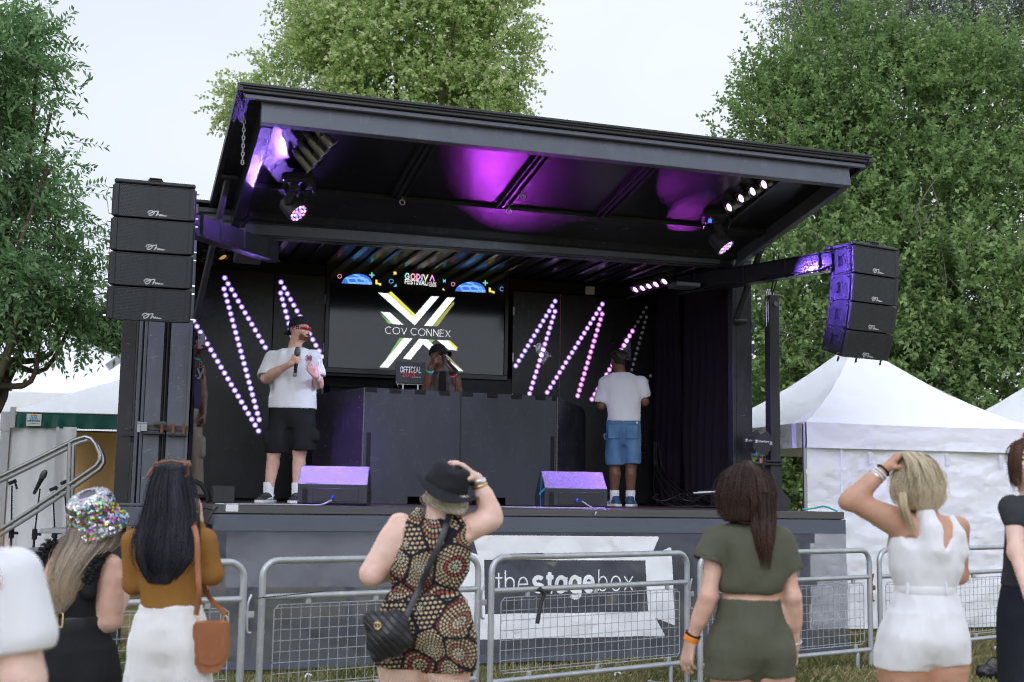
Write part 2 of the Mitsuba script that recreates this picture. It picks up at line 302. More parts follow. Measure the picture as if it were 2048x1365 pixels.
# curtains on the right
def drape(x0, x1, y, z0, z1, amp, wl, seed, nx=90):
    r = np.random.default_rng(seed); u = np.linspace(0, 1, nx); X = x0+(x1-x0)*u; zz = np.linspace(z0, z1, 14)
    ph = np.cumsum(.6+r.random(nx))*(2*math.pi*(x1-x0)/nx/wl)
    Y = y+amp*np.sin(ph)[None, :]*(1-.35*((zz-z0)/(z1-z0))[:, None])+.02*np.sin(3*u+2*zz[:, None])
    v = np.stack([np.broadcast_to(X, Y.shape)+.01*np.sin(5*zz)[:, None], Y, np.broadcast_to(zz[:, None], Y.shape)], -1).reshape(-1, 3)
    i, j = np.meshgrid(np.arange(13), np.arange(nx-1), indexing='ij'); q = np.stack([i*nx+j, i*nx+j+1, (i+1)*nx+j+1, (i+1)*nx+j], -1).reshape(-1, 4)
    return v, np.vstack([q[:, [0, 1, 2]], q[:, [0, 2, 3]]])
mat('curtain', (.017, .011, .021), .85, 0, .2, sheen=.5)
put(ST+'__curtain', xf(drape(0, 1.25, 0, ZD+.01, 3.96, .04, .19, 2), rotz(-math.pi/2+.03), (6.22, 1.42, 0)), 'mat_curtain', True)
put(ST+'__curtain', xf(drape(0, .8, 0, ZD+.01, 3.96, .04, .19, 3), rotz(-math.pi/2+.0), (6.25, 2.28, 0)), 'mat_curtain', True)
put(ST+'__curtain', xf(drape(0, .7, 0, ZD+.01, 3.0, .03, .17, 5), rotz(math.pi/2), (.43, .3, 0)), 'mat_curtain', True)
# trailer underneath
put(ST+'__chassis', cat([bx(0.1, 6.2, .3, .42, .75, ZD-.33), bx(.1, 6.2, 2.0, 2.12, .75, ZD-.33)]+[bx(x, x+.1, .3, 2.1, .8, ZD-.33) for x in (.3, 1.8, 3.4, 5.0, 6.0)]), 'mat_black_steel')
for x, y in ((.85, -1.45), (6.1, -1.45), (3.4, -1.45), (.1, .1), (6.2, .1), (2.1, .6)):
    put(ST+'__support_leg', cat([cyl((x, y, .45), (x, y, ZD-.17), .05), cyl((x, y, .05), (x, y, .5), .036), lathe([(.0, .05), (.11, .05), (.11, .03), (.06, .09), (.04, .12)], (x, y, -.01), (0, 0, 1), 16), bx(x-.09, x+.09, y-.07, y+.07, .62, .68), bx(x-.075, x+.075, y-.06, y+.06, ZD-.3, ZD-.17)]), 'mat_black_steel')
for y in (.7, 1.7):
    for x in (4.1, 5.0): put(ST+'__wheel', cat([lathe([(.12, -.1), (.34, -.1), (.37, -.06), (.37, .06), (.34, .1), (.12, .1), (.12, -.1)], (x, y, .37), (0, 1, 0), 24)]), 'mat_rubber')
# ratchet strap round the left posts, brackets
put(ST+'__ratchet_strap', cat([bx(-.01, .40, -.02, -.008, 1.985, 2.035, .003), bx(.08, .2, -.06, -.021, 2.02, 2.07, .02), bx(-.03, .0, -.012, .2, 1.985, 2.035, .003)]), 'mat_strap_grey')
put(ST+'__ratchet_strap__buckle', cat([bx(-.06, -.03, -.05, -.02, 1.96, 2.06), bx(-.03, .03, -.05, -.024, 1.97, 2.05), bx(-.06, .03, -.055, -.045, 2.04, 2.055)]), 'mat_alu')
put(ST+'__post__bracket', cat([bx(-.01, .19, -.06, .0, 1.945, 1.965), bx(.215, .39, -.06, -.002, 1.935, 1.955)]), 'mat_black_steel')
for x in (.16, .26, .355): put(ST+'__post__pin', cyl((x, -.045, 1.96), (x, -.045, 2.05), .015, sides=8), 'mat_rust')
# ------------------------------------------------ skirt with print
def scrim(p, n, uv): return mix((.105, .113, .14), (.16, .17, .205), fbm(p.x*3, p.z*3, 1.0, 3))
def crease(p, n, uv): return dr.abs(fbm(p.x*2.2+.8*p.z, p.z*1.6, 3., 4)-.5)*1.3+.25*dr.abs(noise(p.x*7+p.z*5, p.z*6-p.x*3, 1.)-.5)
bsdf('mat_scrim', {'type': 'mask', 'opacity': .60, 'b': two({'type': 'bumpmap', 'arbitrary': mikit.proc(crease, 4e-3), 'scale': .10, 'b': P(mikit.proc(scrim), .7, 0, .3)})})
bsdf('mat_scrim_white', {'type': 'mask', 'opacity': .99, 'b': two({'type': 'bumpmap', 'arbitrary': mikit.proc(crease, 4e-3), 'scale': .08, 'b': P((.86, .87, .90), .7, 0, .2)})})
SY = -1.80
def cloth_y(x, z): return SY-.016*np.sin(x*7.1+z*2)*np.clip((ZD-z)*1.2, 0, 1)-.01*np.sin(x*17+3*np.sin(z*4))*np.clip((ZD-z), 0, 1)
def sheet(x0, x1, z0, z1, nx, nz, off=0):
    X, Z = np.meshgrid(np.linspace(x0, x1, nx), np.linspace(z0, z1, nz)); v = np.stack([X, cloth_y(X, Z)-off, Z], -1).reshape(-1, 3)
    i, j = np.meshgrid(np.arange(nz-1), np.arange(nx-1), indexing='ij'); q = np.stack([i*nx+j, i*nx+j+1, (i+1)*nx+j+1, (i+1)*nx+j], -1).reshape(-1, 4)
    return v, np.vstack([q[:, [0, 1, 2]], q[:, [0, 2, 3]]])
SK = thing('stage_skirt', 'dark grey mesh banner hung along the stage front, printed with a white frame and lettering', 'banner')
put(SK+'__mesh_cloth', sheet(.50, 6.33, .035, ZD-.07, 260, 40), 'mat_scrim', True)
put(SK+'__hem', cat([sheet(.505, 6.325, ZD-.20, ZD-.072, 260, 4, .006), sheet(.505, 6.325, .037, .11, 260, 3, .006)]), bsdf('mat_scrim_hem', two(P((.105, .115, .145), .7, 0, .3))), True)
def print_cloth(poly, off=.004):
    out = []
    for g in getattr(poly, 'geoms', [poly]):
        if g.area < 1e-7: continue
        v, f = trimesh.creation.triangulate_polygon(g, engine='earcut'); m = trimesh.Trimesh(np.c_[v, v[:, 0]*0], f, process=False)
        v, f = trimesh.remesh.subdivide_to_size(m.vertices, m.faces, .07)
        out.append((np.stack([v[:, 0], cloth_y(v[:, 0], v[:, 1])-off, v[:, 1]], 1), f))
    return cat(out)
def sp(px, py): p = onY(px, py, SY); return p[0], p[2]
def S(x, y): return sp(940+x/3.957, 1020+y/3.957)     # pixel of an enlarged view of the print
fr = [Polygon([S(20, 205), S(1490, 215), S(1440, 330), S(1385, 400), S(108, 395), S(108, 395), S(62, 358)]),
      Polygon([S(1500, 335), S(1588, 298), S(1600, 640), S(1618, 912), S(1452, 846), S(1408, 808), S(1384, 401), S(1440, 329)]),
      Polygon([S(115, 825), S(1408, 806), S(1452, 846), S(1535, 995), S(30, 1023), S(-20, 1024), S(45, 885)]),
      Polygon([S(109, 394), S(116, 826), S(48, 880), S(-150, 960), S(-120, 300), S(60, 360)])]
inner = Polygon([S(108, 396), S(1384, 401), S(1408, 807), S(115, 825)])
put(SK+'__frame_print', print_cloth(unary_union(fr).buffer(.004).difference(inner).buffer(-.012).buffer(.012)), 'mat_scrim_white', True)
# lettering from strokes: x, y in units of the x-height
def arc(cx, cy, rx, ry, a0, a1, n=20): t = np.radians(np.linspace(a0, a1, n)); return [(cx+rx*math.cos(a), cy+ry*math.sin(a)) for a in t]
GL = {'t': ([[(.25, 1.35), (.25, .25)]+arc(.5, .25, .25, .25, 180, 270, 8), [(-.02, 1), (.55, 1)]], .62),
      'h': ([[(.05, 1.5), (.05, 0)], [(.05, .6)]+arc(.4, .62, .35, .38, 180, 0)+[(.75, 0)]], .95),
      'e': ([[(.05, .52), (.8, .52)]+arc(.425, .5, .375, .5, 3, 315)], .98),
      'b': ([[(.05, 1.5), (.05, 0)], arc(.43, .5, .38, .5, 0, 360, 30)], .98),
      'o': ([arc(.43, .5, .38, .5, 0, 360, 30)], .98), 'x': ([[(.0, 1), (.7, 0)], [(.0, 0), (.7, 1)]], .75),
      's': ([arc(.38, .74, .33, .26, 30, 270, 14)+arc(.38, .26, .33, .22, 90, -150, 14)], .85),
      'a': ([arc(.42, .5, .37, .5, 0, 360, 30), [(.80, 1), (.80, 0)]], 1.0),
      'g': ([arc(.42, .5, .37, .5, 0, 360, 30), [(.80, 1), (.80, -.1)]+arc(.42, -.1, .38, .32, 0, -150, 12)], 1.0),
      'C': ([arc(.72, .75, .72, .75, 45, 315, 26)], 1.5), 'O': ([arc(.75, .75, .75, .75, 0, 360, 36)], 1.72),
      'V': ([[(0, 1.5), (.58, 0), (1.16, 1.5)]], 1.35), 'N': ([[(0, 0), (0, 1.5), (1.05, 0), (1.05, 1.5)]], 1.32),
      'E': ([[(.85, 1.5), (0, 1.5), (0, 0), (.85, 0)], [(0, .78), (.8, .78)]], 1.1), 'X': ([[(0, 1.5), (1.05, 0)], [(0, 0), (1.05, 1.5)]], 1.2), ' ': ([], .45)}
def strokes(txt, w, sc=1., x=0., gap=0., sx=1.):
    out = []
    for c in txt:
        L, adv = GL[c]
        for l in L: out.append(LineString([(x+a*sx, b) for a, b in l]).buffer(w/2, cap_style=2, join_style=2))
        x += adv*sx+gap
    return affinity.scale(unary_union(out), sc, sc, origin=(0, 0)), x*sc
# baseline of the lettering: from S(197,660) to S(1310,635)
b0, b1, xh = np.array(S(200, 655)), np.array(S(1305, 637)), (S(400, 540)[1]-S(400, 655)[1])
t1, x1 = strokes('the', .11, 1, 0, .12); t2, x2 = strokes('stage', .30, 1, x1+.18, .14); t3, x3 = strokes('box', .10, 1, x2+.12, .14)
word = unary_union([t1, t2, t3]); k = np.linalg.norm(b1-b0)/x3; ang = math.atan2(*(b1-b0)[::-1])
word = affinity.affine_transform(word, [k*math.cos(ang), -xh*math.sin(ang), k*math.sin(ang), xh*math.cos(ang), b0[0], b0[1]])
put(SK+'__lettering', print_cloth(word), 'mat_scrim_white', True)
# white sheeting seen through the mesh on the left, cables behind it
WS = (lambda m: m)(drape(.64, 2.04, -1.68, .67, ZD-.2, .018, .8, 9, 60)); one('ground_sheet', 'crumpled white sheet hanging behind the left end of the mesh banner', 'sheet', WS, mat('sheet_white', (.56, .56, .60), .7), True)
cb = [smoothpath([(.72+.02*k, -1.45, ZD-.2), (.95-.05*k, -1.5, .85), (.7, -1.5, .55-.1*k), (.60, -1.55, .1)]) for k in range(3)]+[smoothpath([(1.25-.06*k, -1.46, ZD-.2), (1.05, -1.48, .85+.05*k), (.85, -1.5, .7), (.65, -1.5, .62+.03*k)]) for k in range(3)]
for c in cb: put(ST+'__support_leg__cable', tube(c, .012, 6), 'mat_cable', True)
# ================================================================ LED SCREEN
def emit(rgb, k=1.0, w=.05): return {'emitter': {'type': 'area', 'radiance': {'type': 'rgb', 'value': [float(c*k*EM) for c in rgb]}, 'sampling_weight': w}}
SC = thing('video_screen', 'wide glossy black video screen above the booth showing a white X emblem and festival heading', 'screen')
SCY = 2.30; sx0, sz1 = 2.095, ZD+2.80; sx1, sz0 = 4.245, ZD+1.545
put(SC+'__panel', bx(sx0, sx1, SCY, SCY+.06, sz0, sz1, .003), bsdf('mat_screen', P((.007, .007, .008), .10, 0, 1.0)))
put(SC+'__bezel', cat([bx(sx0-.05, sx1+.05, SCY-.012, SCY+.08, sz0-.06, sz0), bx(sx0-.05, sx1+.05, SCY-.012, SCY+.08, sz1, sz1+.04), bx(sx0-.05, sx0-.002, SCY-.012, SCY+.08, sz0, sz1), bx(sx1+.002, sx1+.05, SCY-.012, SCY+.08, sz0, sz1)]), 'mat_black_gloss')
def q(px, py): p = onY(px, py, SCY-.003); return p[0], p[2]
def qz(x, y): return q(640+x/5.055, 510+y/5.055)      # pixels of the enlarged view
def screen_art(polys, rgb, k=1.0, name='graphic'):
    for g in (polys if name in ('emblem', 'emblem_edge') else [unary_union(polys)]): put(SC+'__'+name, ext(g, (0, SCY-.002, 0), (1, 0, 0), (0, 0, 1), .001), 'mat_white_plastic', False, **emit(rgb, k, .02))
G = lambda *pts: Polygon([qz(*p) for p in pts])
white = [G((585, 382), (690, 390), (945, 627), (1125, 418), (1205, 422), (958, 714)), G((1287, 430), (1367, 434), (1135, 722), (1050, 718)), G((612, 576), (708, 583), (846, 709), (735, 700)),
         G((848, 840), (936, 845), (690, 1142), (602, 1138)), G((1003, 848), (1088, 856), (1250, 1010), (1190, 1040), (1042, 905), (915, 1060), (838, 1050)), G((1182, 860), (1290, 866), (1392, 968), (1300, 960)), G((1262, 1030), (1448, 1178), (1340, 1172), (1230, 1070))]
screen_art(white, (.95, 1.0, 1.0), 1.05, 'emblem')
screen_art([G((718, 368), (967, 607), (948, 627), (692, 388)), G((1292, 866), (1312, 866), (1397, 942), (1378, 952))], (.75, .72, .02), 1.0, 'emblem_edge')
screen_art([G((1348, 474), (1360, 492), (1190, 722), (1137, 722)), G((1250, 1000), (1290, 1020), (1448, 1172), (1440, 1176))], (.32, .33, .03), .9, 'emblem_edge')
screen_art([G((610, 592), (660, 640), (742, 700), (690, 697)), G((805, 840), (845, 842), (640, 1100)), G((1090, 856), (1160, 862), (1130, 890))], (.16, .5, .10), .8, 'emblem_edge')
# heading words from strokes
t, tx = strokes('COV CONNEX', .10, 1, 0, .16); a0, a1 = np.array(qz(660, 795)), np.array(qz(1325, 830)); top = qz(660, 728)
hh = (top[1]-a0[1])/1.5; kk = np.linalg.norm(a1-a0)/(tx-.1); an = 0
screen_art([affinity.affine_transform(t, [kk, 0, 0, hh*1.02, a0[0], a0[1]+.0])], (1, 1, 1), 1.1, 'wording')
def text_poly(txt, h, bold=False):
    v, f = cat([meshkit.text_mesh(txt, h, .001, bold)]); return v, f
def flat_text(txt, x, z, h, w, y, bold=True):
    v, f = text_poly(txt, 1.0, bold); v = v-v.min(0); v = v/V(v[:, 0].max(), v[:, 1].max(), 1.)
    return np.stack([x+v[:, 0]*w, y-.001-v[:, 2], z+v[:, 1]*h], 1), f
fa, fb = qz(856, 308), qz(1082, 314); ft = qz(856, 258)
lab(put(SC+'__wording', cat([flat_text('FESTIVAL', fa[0], fb[1]+.004, ft[1]-fa[1], fb[0]-fa[0], SCY-.002), flat_text('2025', qz(1113, 0)[0], qz(1113, 320)[1], .028, qz(1182, 0)[0]-qz(1113, 0)[0], SCY-.002), flat_text('4-6 JULY', qz(1113, 0)[0], qz(1113, 292)[1], .024, qz(1182, 0)[0]-qz(1113, 0)[0], SCY-.002), xf(bx(qz(1099, 0)[0]-.003, qz(1099, 0)[0]+.002, SCY-.003, SCY-.002, qz(1099, 315)[1], qz(1099, 275)[1], 0))]), 'mat_white_plastic', False, **emit((1, 1, 1), 1.0, .02)), kind='stuff')
g0, g1 = qz(856, 246), qz(1180, 262); gt = qz(856, 178); gh = gt[1]-g0[1]; gw = (g1[0]-g0[0])/6.15
for wd, cols in ((.24, [(.10, .65, .9), (.95, .22, .5), (.95, .30, .6), (.10, .7, .9), (.95, .7, .15), (.70, .30, .9)]), (.085, [(.95, .72, .15), (.95, .72, .15), (.55, .35, .95), (.95, .25, .55), (.1, .7, .9), (.95, .3, .6)])):
    def st(pts, x): return affinity.affine_transform(LineString(pts).buffer(wd/2, cap_style=2), [gw, 0, 0, gh, g0[0]+x*gw, g0[1]-.002])
    LT = [st(arc(.5, .5, .38, .38, 40, 330, 20)+[(.84, .48), (.55, .48)], 0), st(arc(.5, .5, .38, .38, 0, 359, 28), 1.08), st([(.15, .14)]+arc(.3, .5, .45, .36, -90, 90, 14)+[(.15, .86), (.15, .14)], 2.15), st([(.2, .05), (.2, .95)], 3.1), st([(.05, .95), (.5, .12), (.95, .95)], 3.5), st([(.1, .05), (.5, .86), (.95, .05)], 4.75)]
    for g_, col in zip(LT, cols): put(SC+'__wording', ext(g_, (0, SCY-.002-.001*(wd < .1), 0), (1, 0, 0), (0, 0, 1), .001), 'mat_white_plastic', False, **emit(col, .95, .02))
for ox, oy in ((0, 0), (1147, 80)):
    dome = Polygon([qz(217+ox, 287+oy)]+[qz(371+155*math.cos(a)+ox, 296+8*math.cos(a)*(-1)+oy-103*math.sin(a)) for a in np.linspace(math.pi, 0, 24)]+[qz(526+ox, 306+oy)]).buffer(0)
    zig = unary_union([LineString([qz(x+ox+d, y+oy) for x, y in ((230, 240), (300, 232), (325, 285), (385, 282), (405, 320))]).buffer(.009) for d in (-30, 55, 140)]+[LineString([qz(x+ox, y+oy) for x, y in ((340, 200), (400, 215), (420, 250), (480, 250), (500, 300))]).buffer(.009)]).intersection(dome)
    screen_art([dome.difference(zig)], (.01, .12, .62), 1.2); screen_art([zig], (.2, .5, .9), 1.1)
    cc = lambda x, y: Point(qz(x+ox, y+oy))
    screen_art([cc(199, 217).buffer(.026).difference(cc(199, 217).buffer(.019))], (.9, .25, .5), 1.2)
    screen_art([unary_union([LineString([qz(503+ox, 203+oy), qz(547+ox, 206+oy)]).buffer(.007), LineString([qz(525+ox, 181+oy), qz(525+ox, 228+oy)]).buffer(.007)])], (.15, .6, .5), 1.2)
    screen_art([G(*[(x+ox, y+oy) for x, y in ((560, 252), (580, 254), (582, 283), (618, 287), (618, 312), (598, 310), (597, 300), (560, 297))])], (.95, .65, .08), 1.2)
    screen_art([unary_union([cc(720, 267).buffer(.028).difference(cc(720, 267).buffer(.021))]) if ox == 0 else cc(692, 266).buffer(.028).difference(cc(692, 266).buffer(.021)).intersection(sbox(0, 0, sx1-.02, 9))], (.05, .35, .75), 1.2)
screen_art([unary_union([LineString([qz(x-11, y-11), qz(x+11, y+11)]).buffer(.006), LineString([qz(x-11, y+11), qz(x+11, y-11)]).buffer(.006)]) for x, y in ((758, 185),)], (.95, .7, .15), 1.2)
screen_art([unary_union([LineString([qz(x-11, y-11), qz(x+11, y+11)]).buffer(.006), LineString([qz(x-11, y+11), qz(x+11, y-11)]).buffer(.006)]) for x, y in ((1257, 265),)], (.1, .5, .85), 1.2)
screen_art([G((773, 296), (773, 323), (743, 321))], (.15, .6, .75), 1.2); screen_art([G((1240, 335), (1264, 360), (1240, 358))], (.95, .7, .15), 1.2)
# shelf with kit under the screen, seen between booth and screen
one('kit_shelf', 'dark shelf of stage equipment under the left half of the screen', 'shelf', cat([bx(2.06, 3.0, 1.95, 2.25, 2.62, 2.66), bx(2.06, 3.4, 1.9, 2.28, 2.50, 2.61), bx(2.1, 2.6, 1.85, 1.95, 2.44, 2.49), bx(2.08, 2.2, 1.85, 2.2, ZD, 2.5)]), 'mat_matt_black')
# ================================================================ DJ BOOTH
BT = thing('dj_booth', 'charcoal folding DJ booth of hinged boards with black tape tabs, mid-stage', 'booth')
bl, brr = onY(723, 1006, .33), onY(1111, 1010, .50); bl[2] = brr[2] = ZD+.003; bd = norm(brr-bl); bn = np.cross(bd, (0, 0, 1))   # bn points to the audience
bwid = np.linalg.norm(brr-bl); bhL = at(723, 777, (bl-CAM)@FH)[2]-bl[2]; bhR = at(1111, 792, (brr-CAM)@FH)[2]-brr[2]; bh = (bhL+bhR)/2
def bp(u, z, o=0): return bl+bd*u+V(0, 0, z)+bn*o
mid = bwid*.487
for a, b, bot in ((0.004, mid-.006, [(.48, .0), (.48, .075), (mid-.006, .075)]), (mid+.006, bwid-.004, [(mid+.006, .075), (mid+.52, .075), (mid+.52, 0)])):
    if a < .1: poly = Polygon([(a, 0)]+bot+[(b, bh), (a, bh)])
    else: poly = Polygon([bot[2], (b, 0), (b, bh), (a, bh)]+bot[:2])
    put(BT+'__front_board', ext(poly, bp(0, 0, -.018), bd, (0, 0, 1), .018), 'mat_booth_grey')
put(BT+'__piano_hinge', cat([cyl(bp(mid, z, .002), bp(mid, z+.045, .002), .007, sides=8) for z in np.arange(.1, bh-.05, .05)]), 'mat_black_steel')
for u in [bwid*x for x in (.03, .15, .275, .40, .52, .65, .78, .91, .985)]:
    w = .06 if u < bwid*.97 else .025
    put(BT+'__tape_tab', obx(bp(min(max(u, w+.006), bwid-w-.004), bh-.023, .0012), bd, (0, 0, 1), bn, w, .024, .001, 0), 'mat_matt_black')
for u, z in ((.055, bh*.63), (bwid-.045, bh*.65)): put(BT+'__tape_strip', obx(bp(u, z/2+.03, .0012), bd, (0, 0, 1), bn, .022, z/2-.05, .001, 0), 'mat_matt_black')
# wings going back
wl = bl+V(-.42, .55, 0); wr = brr+V(.62, .75, 0)
def wing(o, e, h0, h1, rr):
    d = e-o; L = np.linalg.norm(d); d = d/L; pts = [(0.006, 0), (L, 0), (L, h1-rr)]+arc(L-rr, h1-rr, rr, rr, 0, 80, 8)+[(0.006, h0)]
    return ext(Polygon(pts), o, d, (0, 0, 1), .018)
put(BT+'__left_wing', wing(bl, wl, bh, bh-.05, .03), bsdf('mat_wing', two(P(worn((.035, .03, .045), (.06, .055, .075), 5, .8, scuff=.2), .45))))
put(BT+'__right_wing', wing(brr, wr, bh, bh-.06, .14), 'mat_booth_dark')
put(BT+'__edge_trim', cat([beam(bl+V(-.006, -.004, 0), bl+V(-.006, -.004, bh), .012, .012, (0, 1, 0)), beam(brr+V(.008, -.002, 0), brr+V(.008, -.002, bh), .01, .01, (0, 1, 0))]), bsdf('mat_trim', two(P((.14, .13, .12), .7))))
one('dj_table', 'black trestle table holding decks behind the booth boards', 'table', cat([obx(bp(bwid*.5, .92, -.5), bd, (0, 0, 1), bn, bwid*.42, .02, .33)]+[cyl(bp(u, 0, -o), bp(u, .9, -o), .02) for u in (.25, bwid-.25) for o in (.25, .75)]+[obx(bp(bwid*.5, .99, -.45), bd, (0, 0, 1), bn, .42, .045, .2)]), 'mat_matt_black')
lt = thing('laptop', 'open dark laptop on a folding stand with white and red lettering on its lid', 'laptop')
lc = at(821, 746, (bl-CAM)@FH+.42); lz = norm(V(-.12, -.98, .10)); lx_ = norm(np.cross(V(0, 0, 1), lz)); lx_ = -lx_ if lx_@RH < 0 else lx_; ly = np.cross(lz, lx_); ly = ly if ly[2] > 0 else -ly
s_ = ((bl-CAM)@FH+.42)/FPX*1.0; lw, lh = 60*s_/2, 43*s_/2
put(lt+'__lid', obx(lc, lx_, ly, np.cross(lx_, ly), lw, lh, .006, .003), 'mat_plastic_black')
put(lt+'__base', obx(lc-ly*(lh+.004)-lz*.12+V(0, 0, -.0), lx_, lz, np.cross(lx_, lz), lw, .12, .008), 'mat_plastic_black')
def lid_text(txt, cx, cz, w, h, slant=0, bold=True, o=.0072):
    v, f = text_poly(txt, 1., bold); v = v-v.min(0); v = v/V(v[:, 0].max(), v[:, 1].max(), 1)-V(.5, .5, 0); v[:, 0] += slant*v[:, 1]*h/w
    return lc+lx_*(cx+v[:, :1]*w)+ly*(cz+v[:, 1:2]*h)+lz*(o+v[:, 2:]*1.0), f
put(lt+'__lettering', cat([lid_text('OFFICIAL', -.0, .028*lh/.1, lw*1.42, lh*.6), lid_text('OFFICIALDJTK', lw*.38, -lh*.42, lw*.6, lh*.1)]), 'mat_white_print', False)
put(lt+'__lettering', lid_text('DJTK', -.01, -.02*lh/.1, lw*.85, lh*.44, .3, True, .0095), 'mat_red_print', False)
put(lt+'__stand', cat([beam(lc-ly*(lh+.01)-lx_*lw*.5, lc-ly*(lh+.16)-lx_*lw*.5, .018, .012), beam(lc-ly*(lh+.01)+lx_*lw*.5, lc-ly*(lh+.16)+lx_*lw*.5, .018, .012), beam(lc-ly*(lh+.012)-lx_*lw*.95, lc-ly*(lh+.012)+lx_*lw*.95, .012, .012), beam(lc-ly*(lh-.02)-lx_*lw*.96+lz*.01, lc-ly*(lh+.05)-lx_*lw*.8, .01, .01)]), 'mat_alu')
# ================================================================ STAGE MONITORS
def monitor(key, label, c, ang, tape=False, flip=1):
    """wedge: local x to the right, y away from the audience"""
    k = thing(key, label, 'stage monitor', 'wedge monitors on the deck'); R = rotz(ang); t = V(c[0], c[1], ZD+.003)
    W, Hb, D, Ht = .30, .165, .42, .335
    prof = Polygon([(0.02, 0), (D, 0), (D+.03, .10), (.21, Ht), (.18, Ht), (.0, Hb+.01), (0, .02)])
    v, f = ext(prof, (-W, 0, 0), (0, 1, 0), (0, 0, 1), 2*W)
    put(k+'__cabinet', xf((v, f), R, t), 'mat_speaker_box')
    sl = norm(V(0, .18, Ht-Hb-.01)); nn = np.cross(V(1, 0, 0), sl)
    put(k+'__sloped_panel', xf(obx(V(0, .09, (Ht+Hb+.01)/2)+nn*.003, V(1, 0, 0), sl, nn, W-.002, .122, .004), R, t), 'mat_speaker_coat')
    put(k+'__rear_panel', xf(bx(-.17, .23, -.006, .004, .03, .145, .003), R, t), 'mat_plastic_black')
    put(k+'__handle_slot', xf(ext(rrect(-.26, .02, -.215, .145, .02), (0, -.003, 0), (1, 0, 0), (0, 0, 1), .004), R, t), 'mat_matt_black')
    put(k+'__connector', xf(cyl((.0, -.035, .065), (.01, -.004, .075), .011), R, t), bsdf('mat_blue_plug', two(P((.02, .08, .6), .4))) if 'mat_blue_plug' not in scene else 'mat_blue_plug')
    put(k+'__screw', xf(cat([cyl((x, .0, 0), (x, -.004, .0), .006, sides=8) for x in ()]+[obx(V(x, .055, Hb+.06)+nn*.008, V(1, 0, 0), sl, nn, .004, .004, .003) for x in (-.22, -.03, .09, .24)]), R, t), 'mat_dark_metal')
    if tape: put(k+'__tape', xf(cat([beam((-W-.003, .16, .0), (-W-.003, .15, .30), .014, .002, (1, 0, 0), 0), beam((-W-.003, .23, .12), (-W-.006, -.01, .17), .022, .002, (1, 0, 0), 0)]), R, t), 'mat_blue_tape')
    else: put(k+'__bumper', xf(cat([cyl((W-.002, .06, z), (W+.014, .06, z), .018) for z in (.05, .12)]+[cyl((W-.002, .16, .26), (W+.012, .16, .26), .016)]), R, t), 'mat_rubber')
    return k
mc = onY(664, 1010, -1.25); monitor('stage_monitor', 'wedge monitor with purple-lit speckled top beside the man holding a microphone', mc, -.30)
mc2 = onY(1152, 1014, -1.15); monitor('stage_monitor', 'wedge monitor with a cross of blue tape on its side', mc2, -.13, True)
mc3 = onY(1470, 1020, -1.0); monitor('stage_monitor', 'wedge monitor at the right end of the deck, turned side-on behind the long-haired woman', mc3, -1.5)
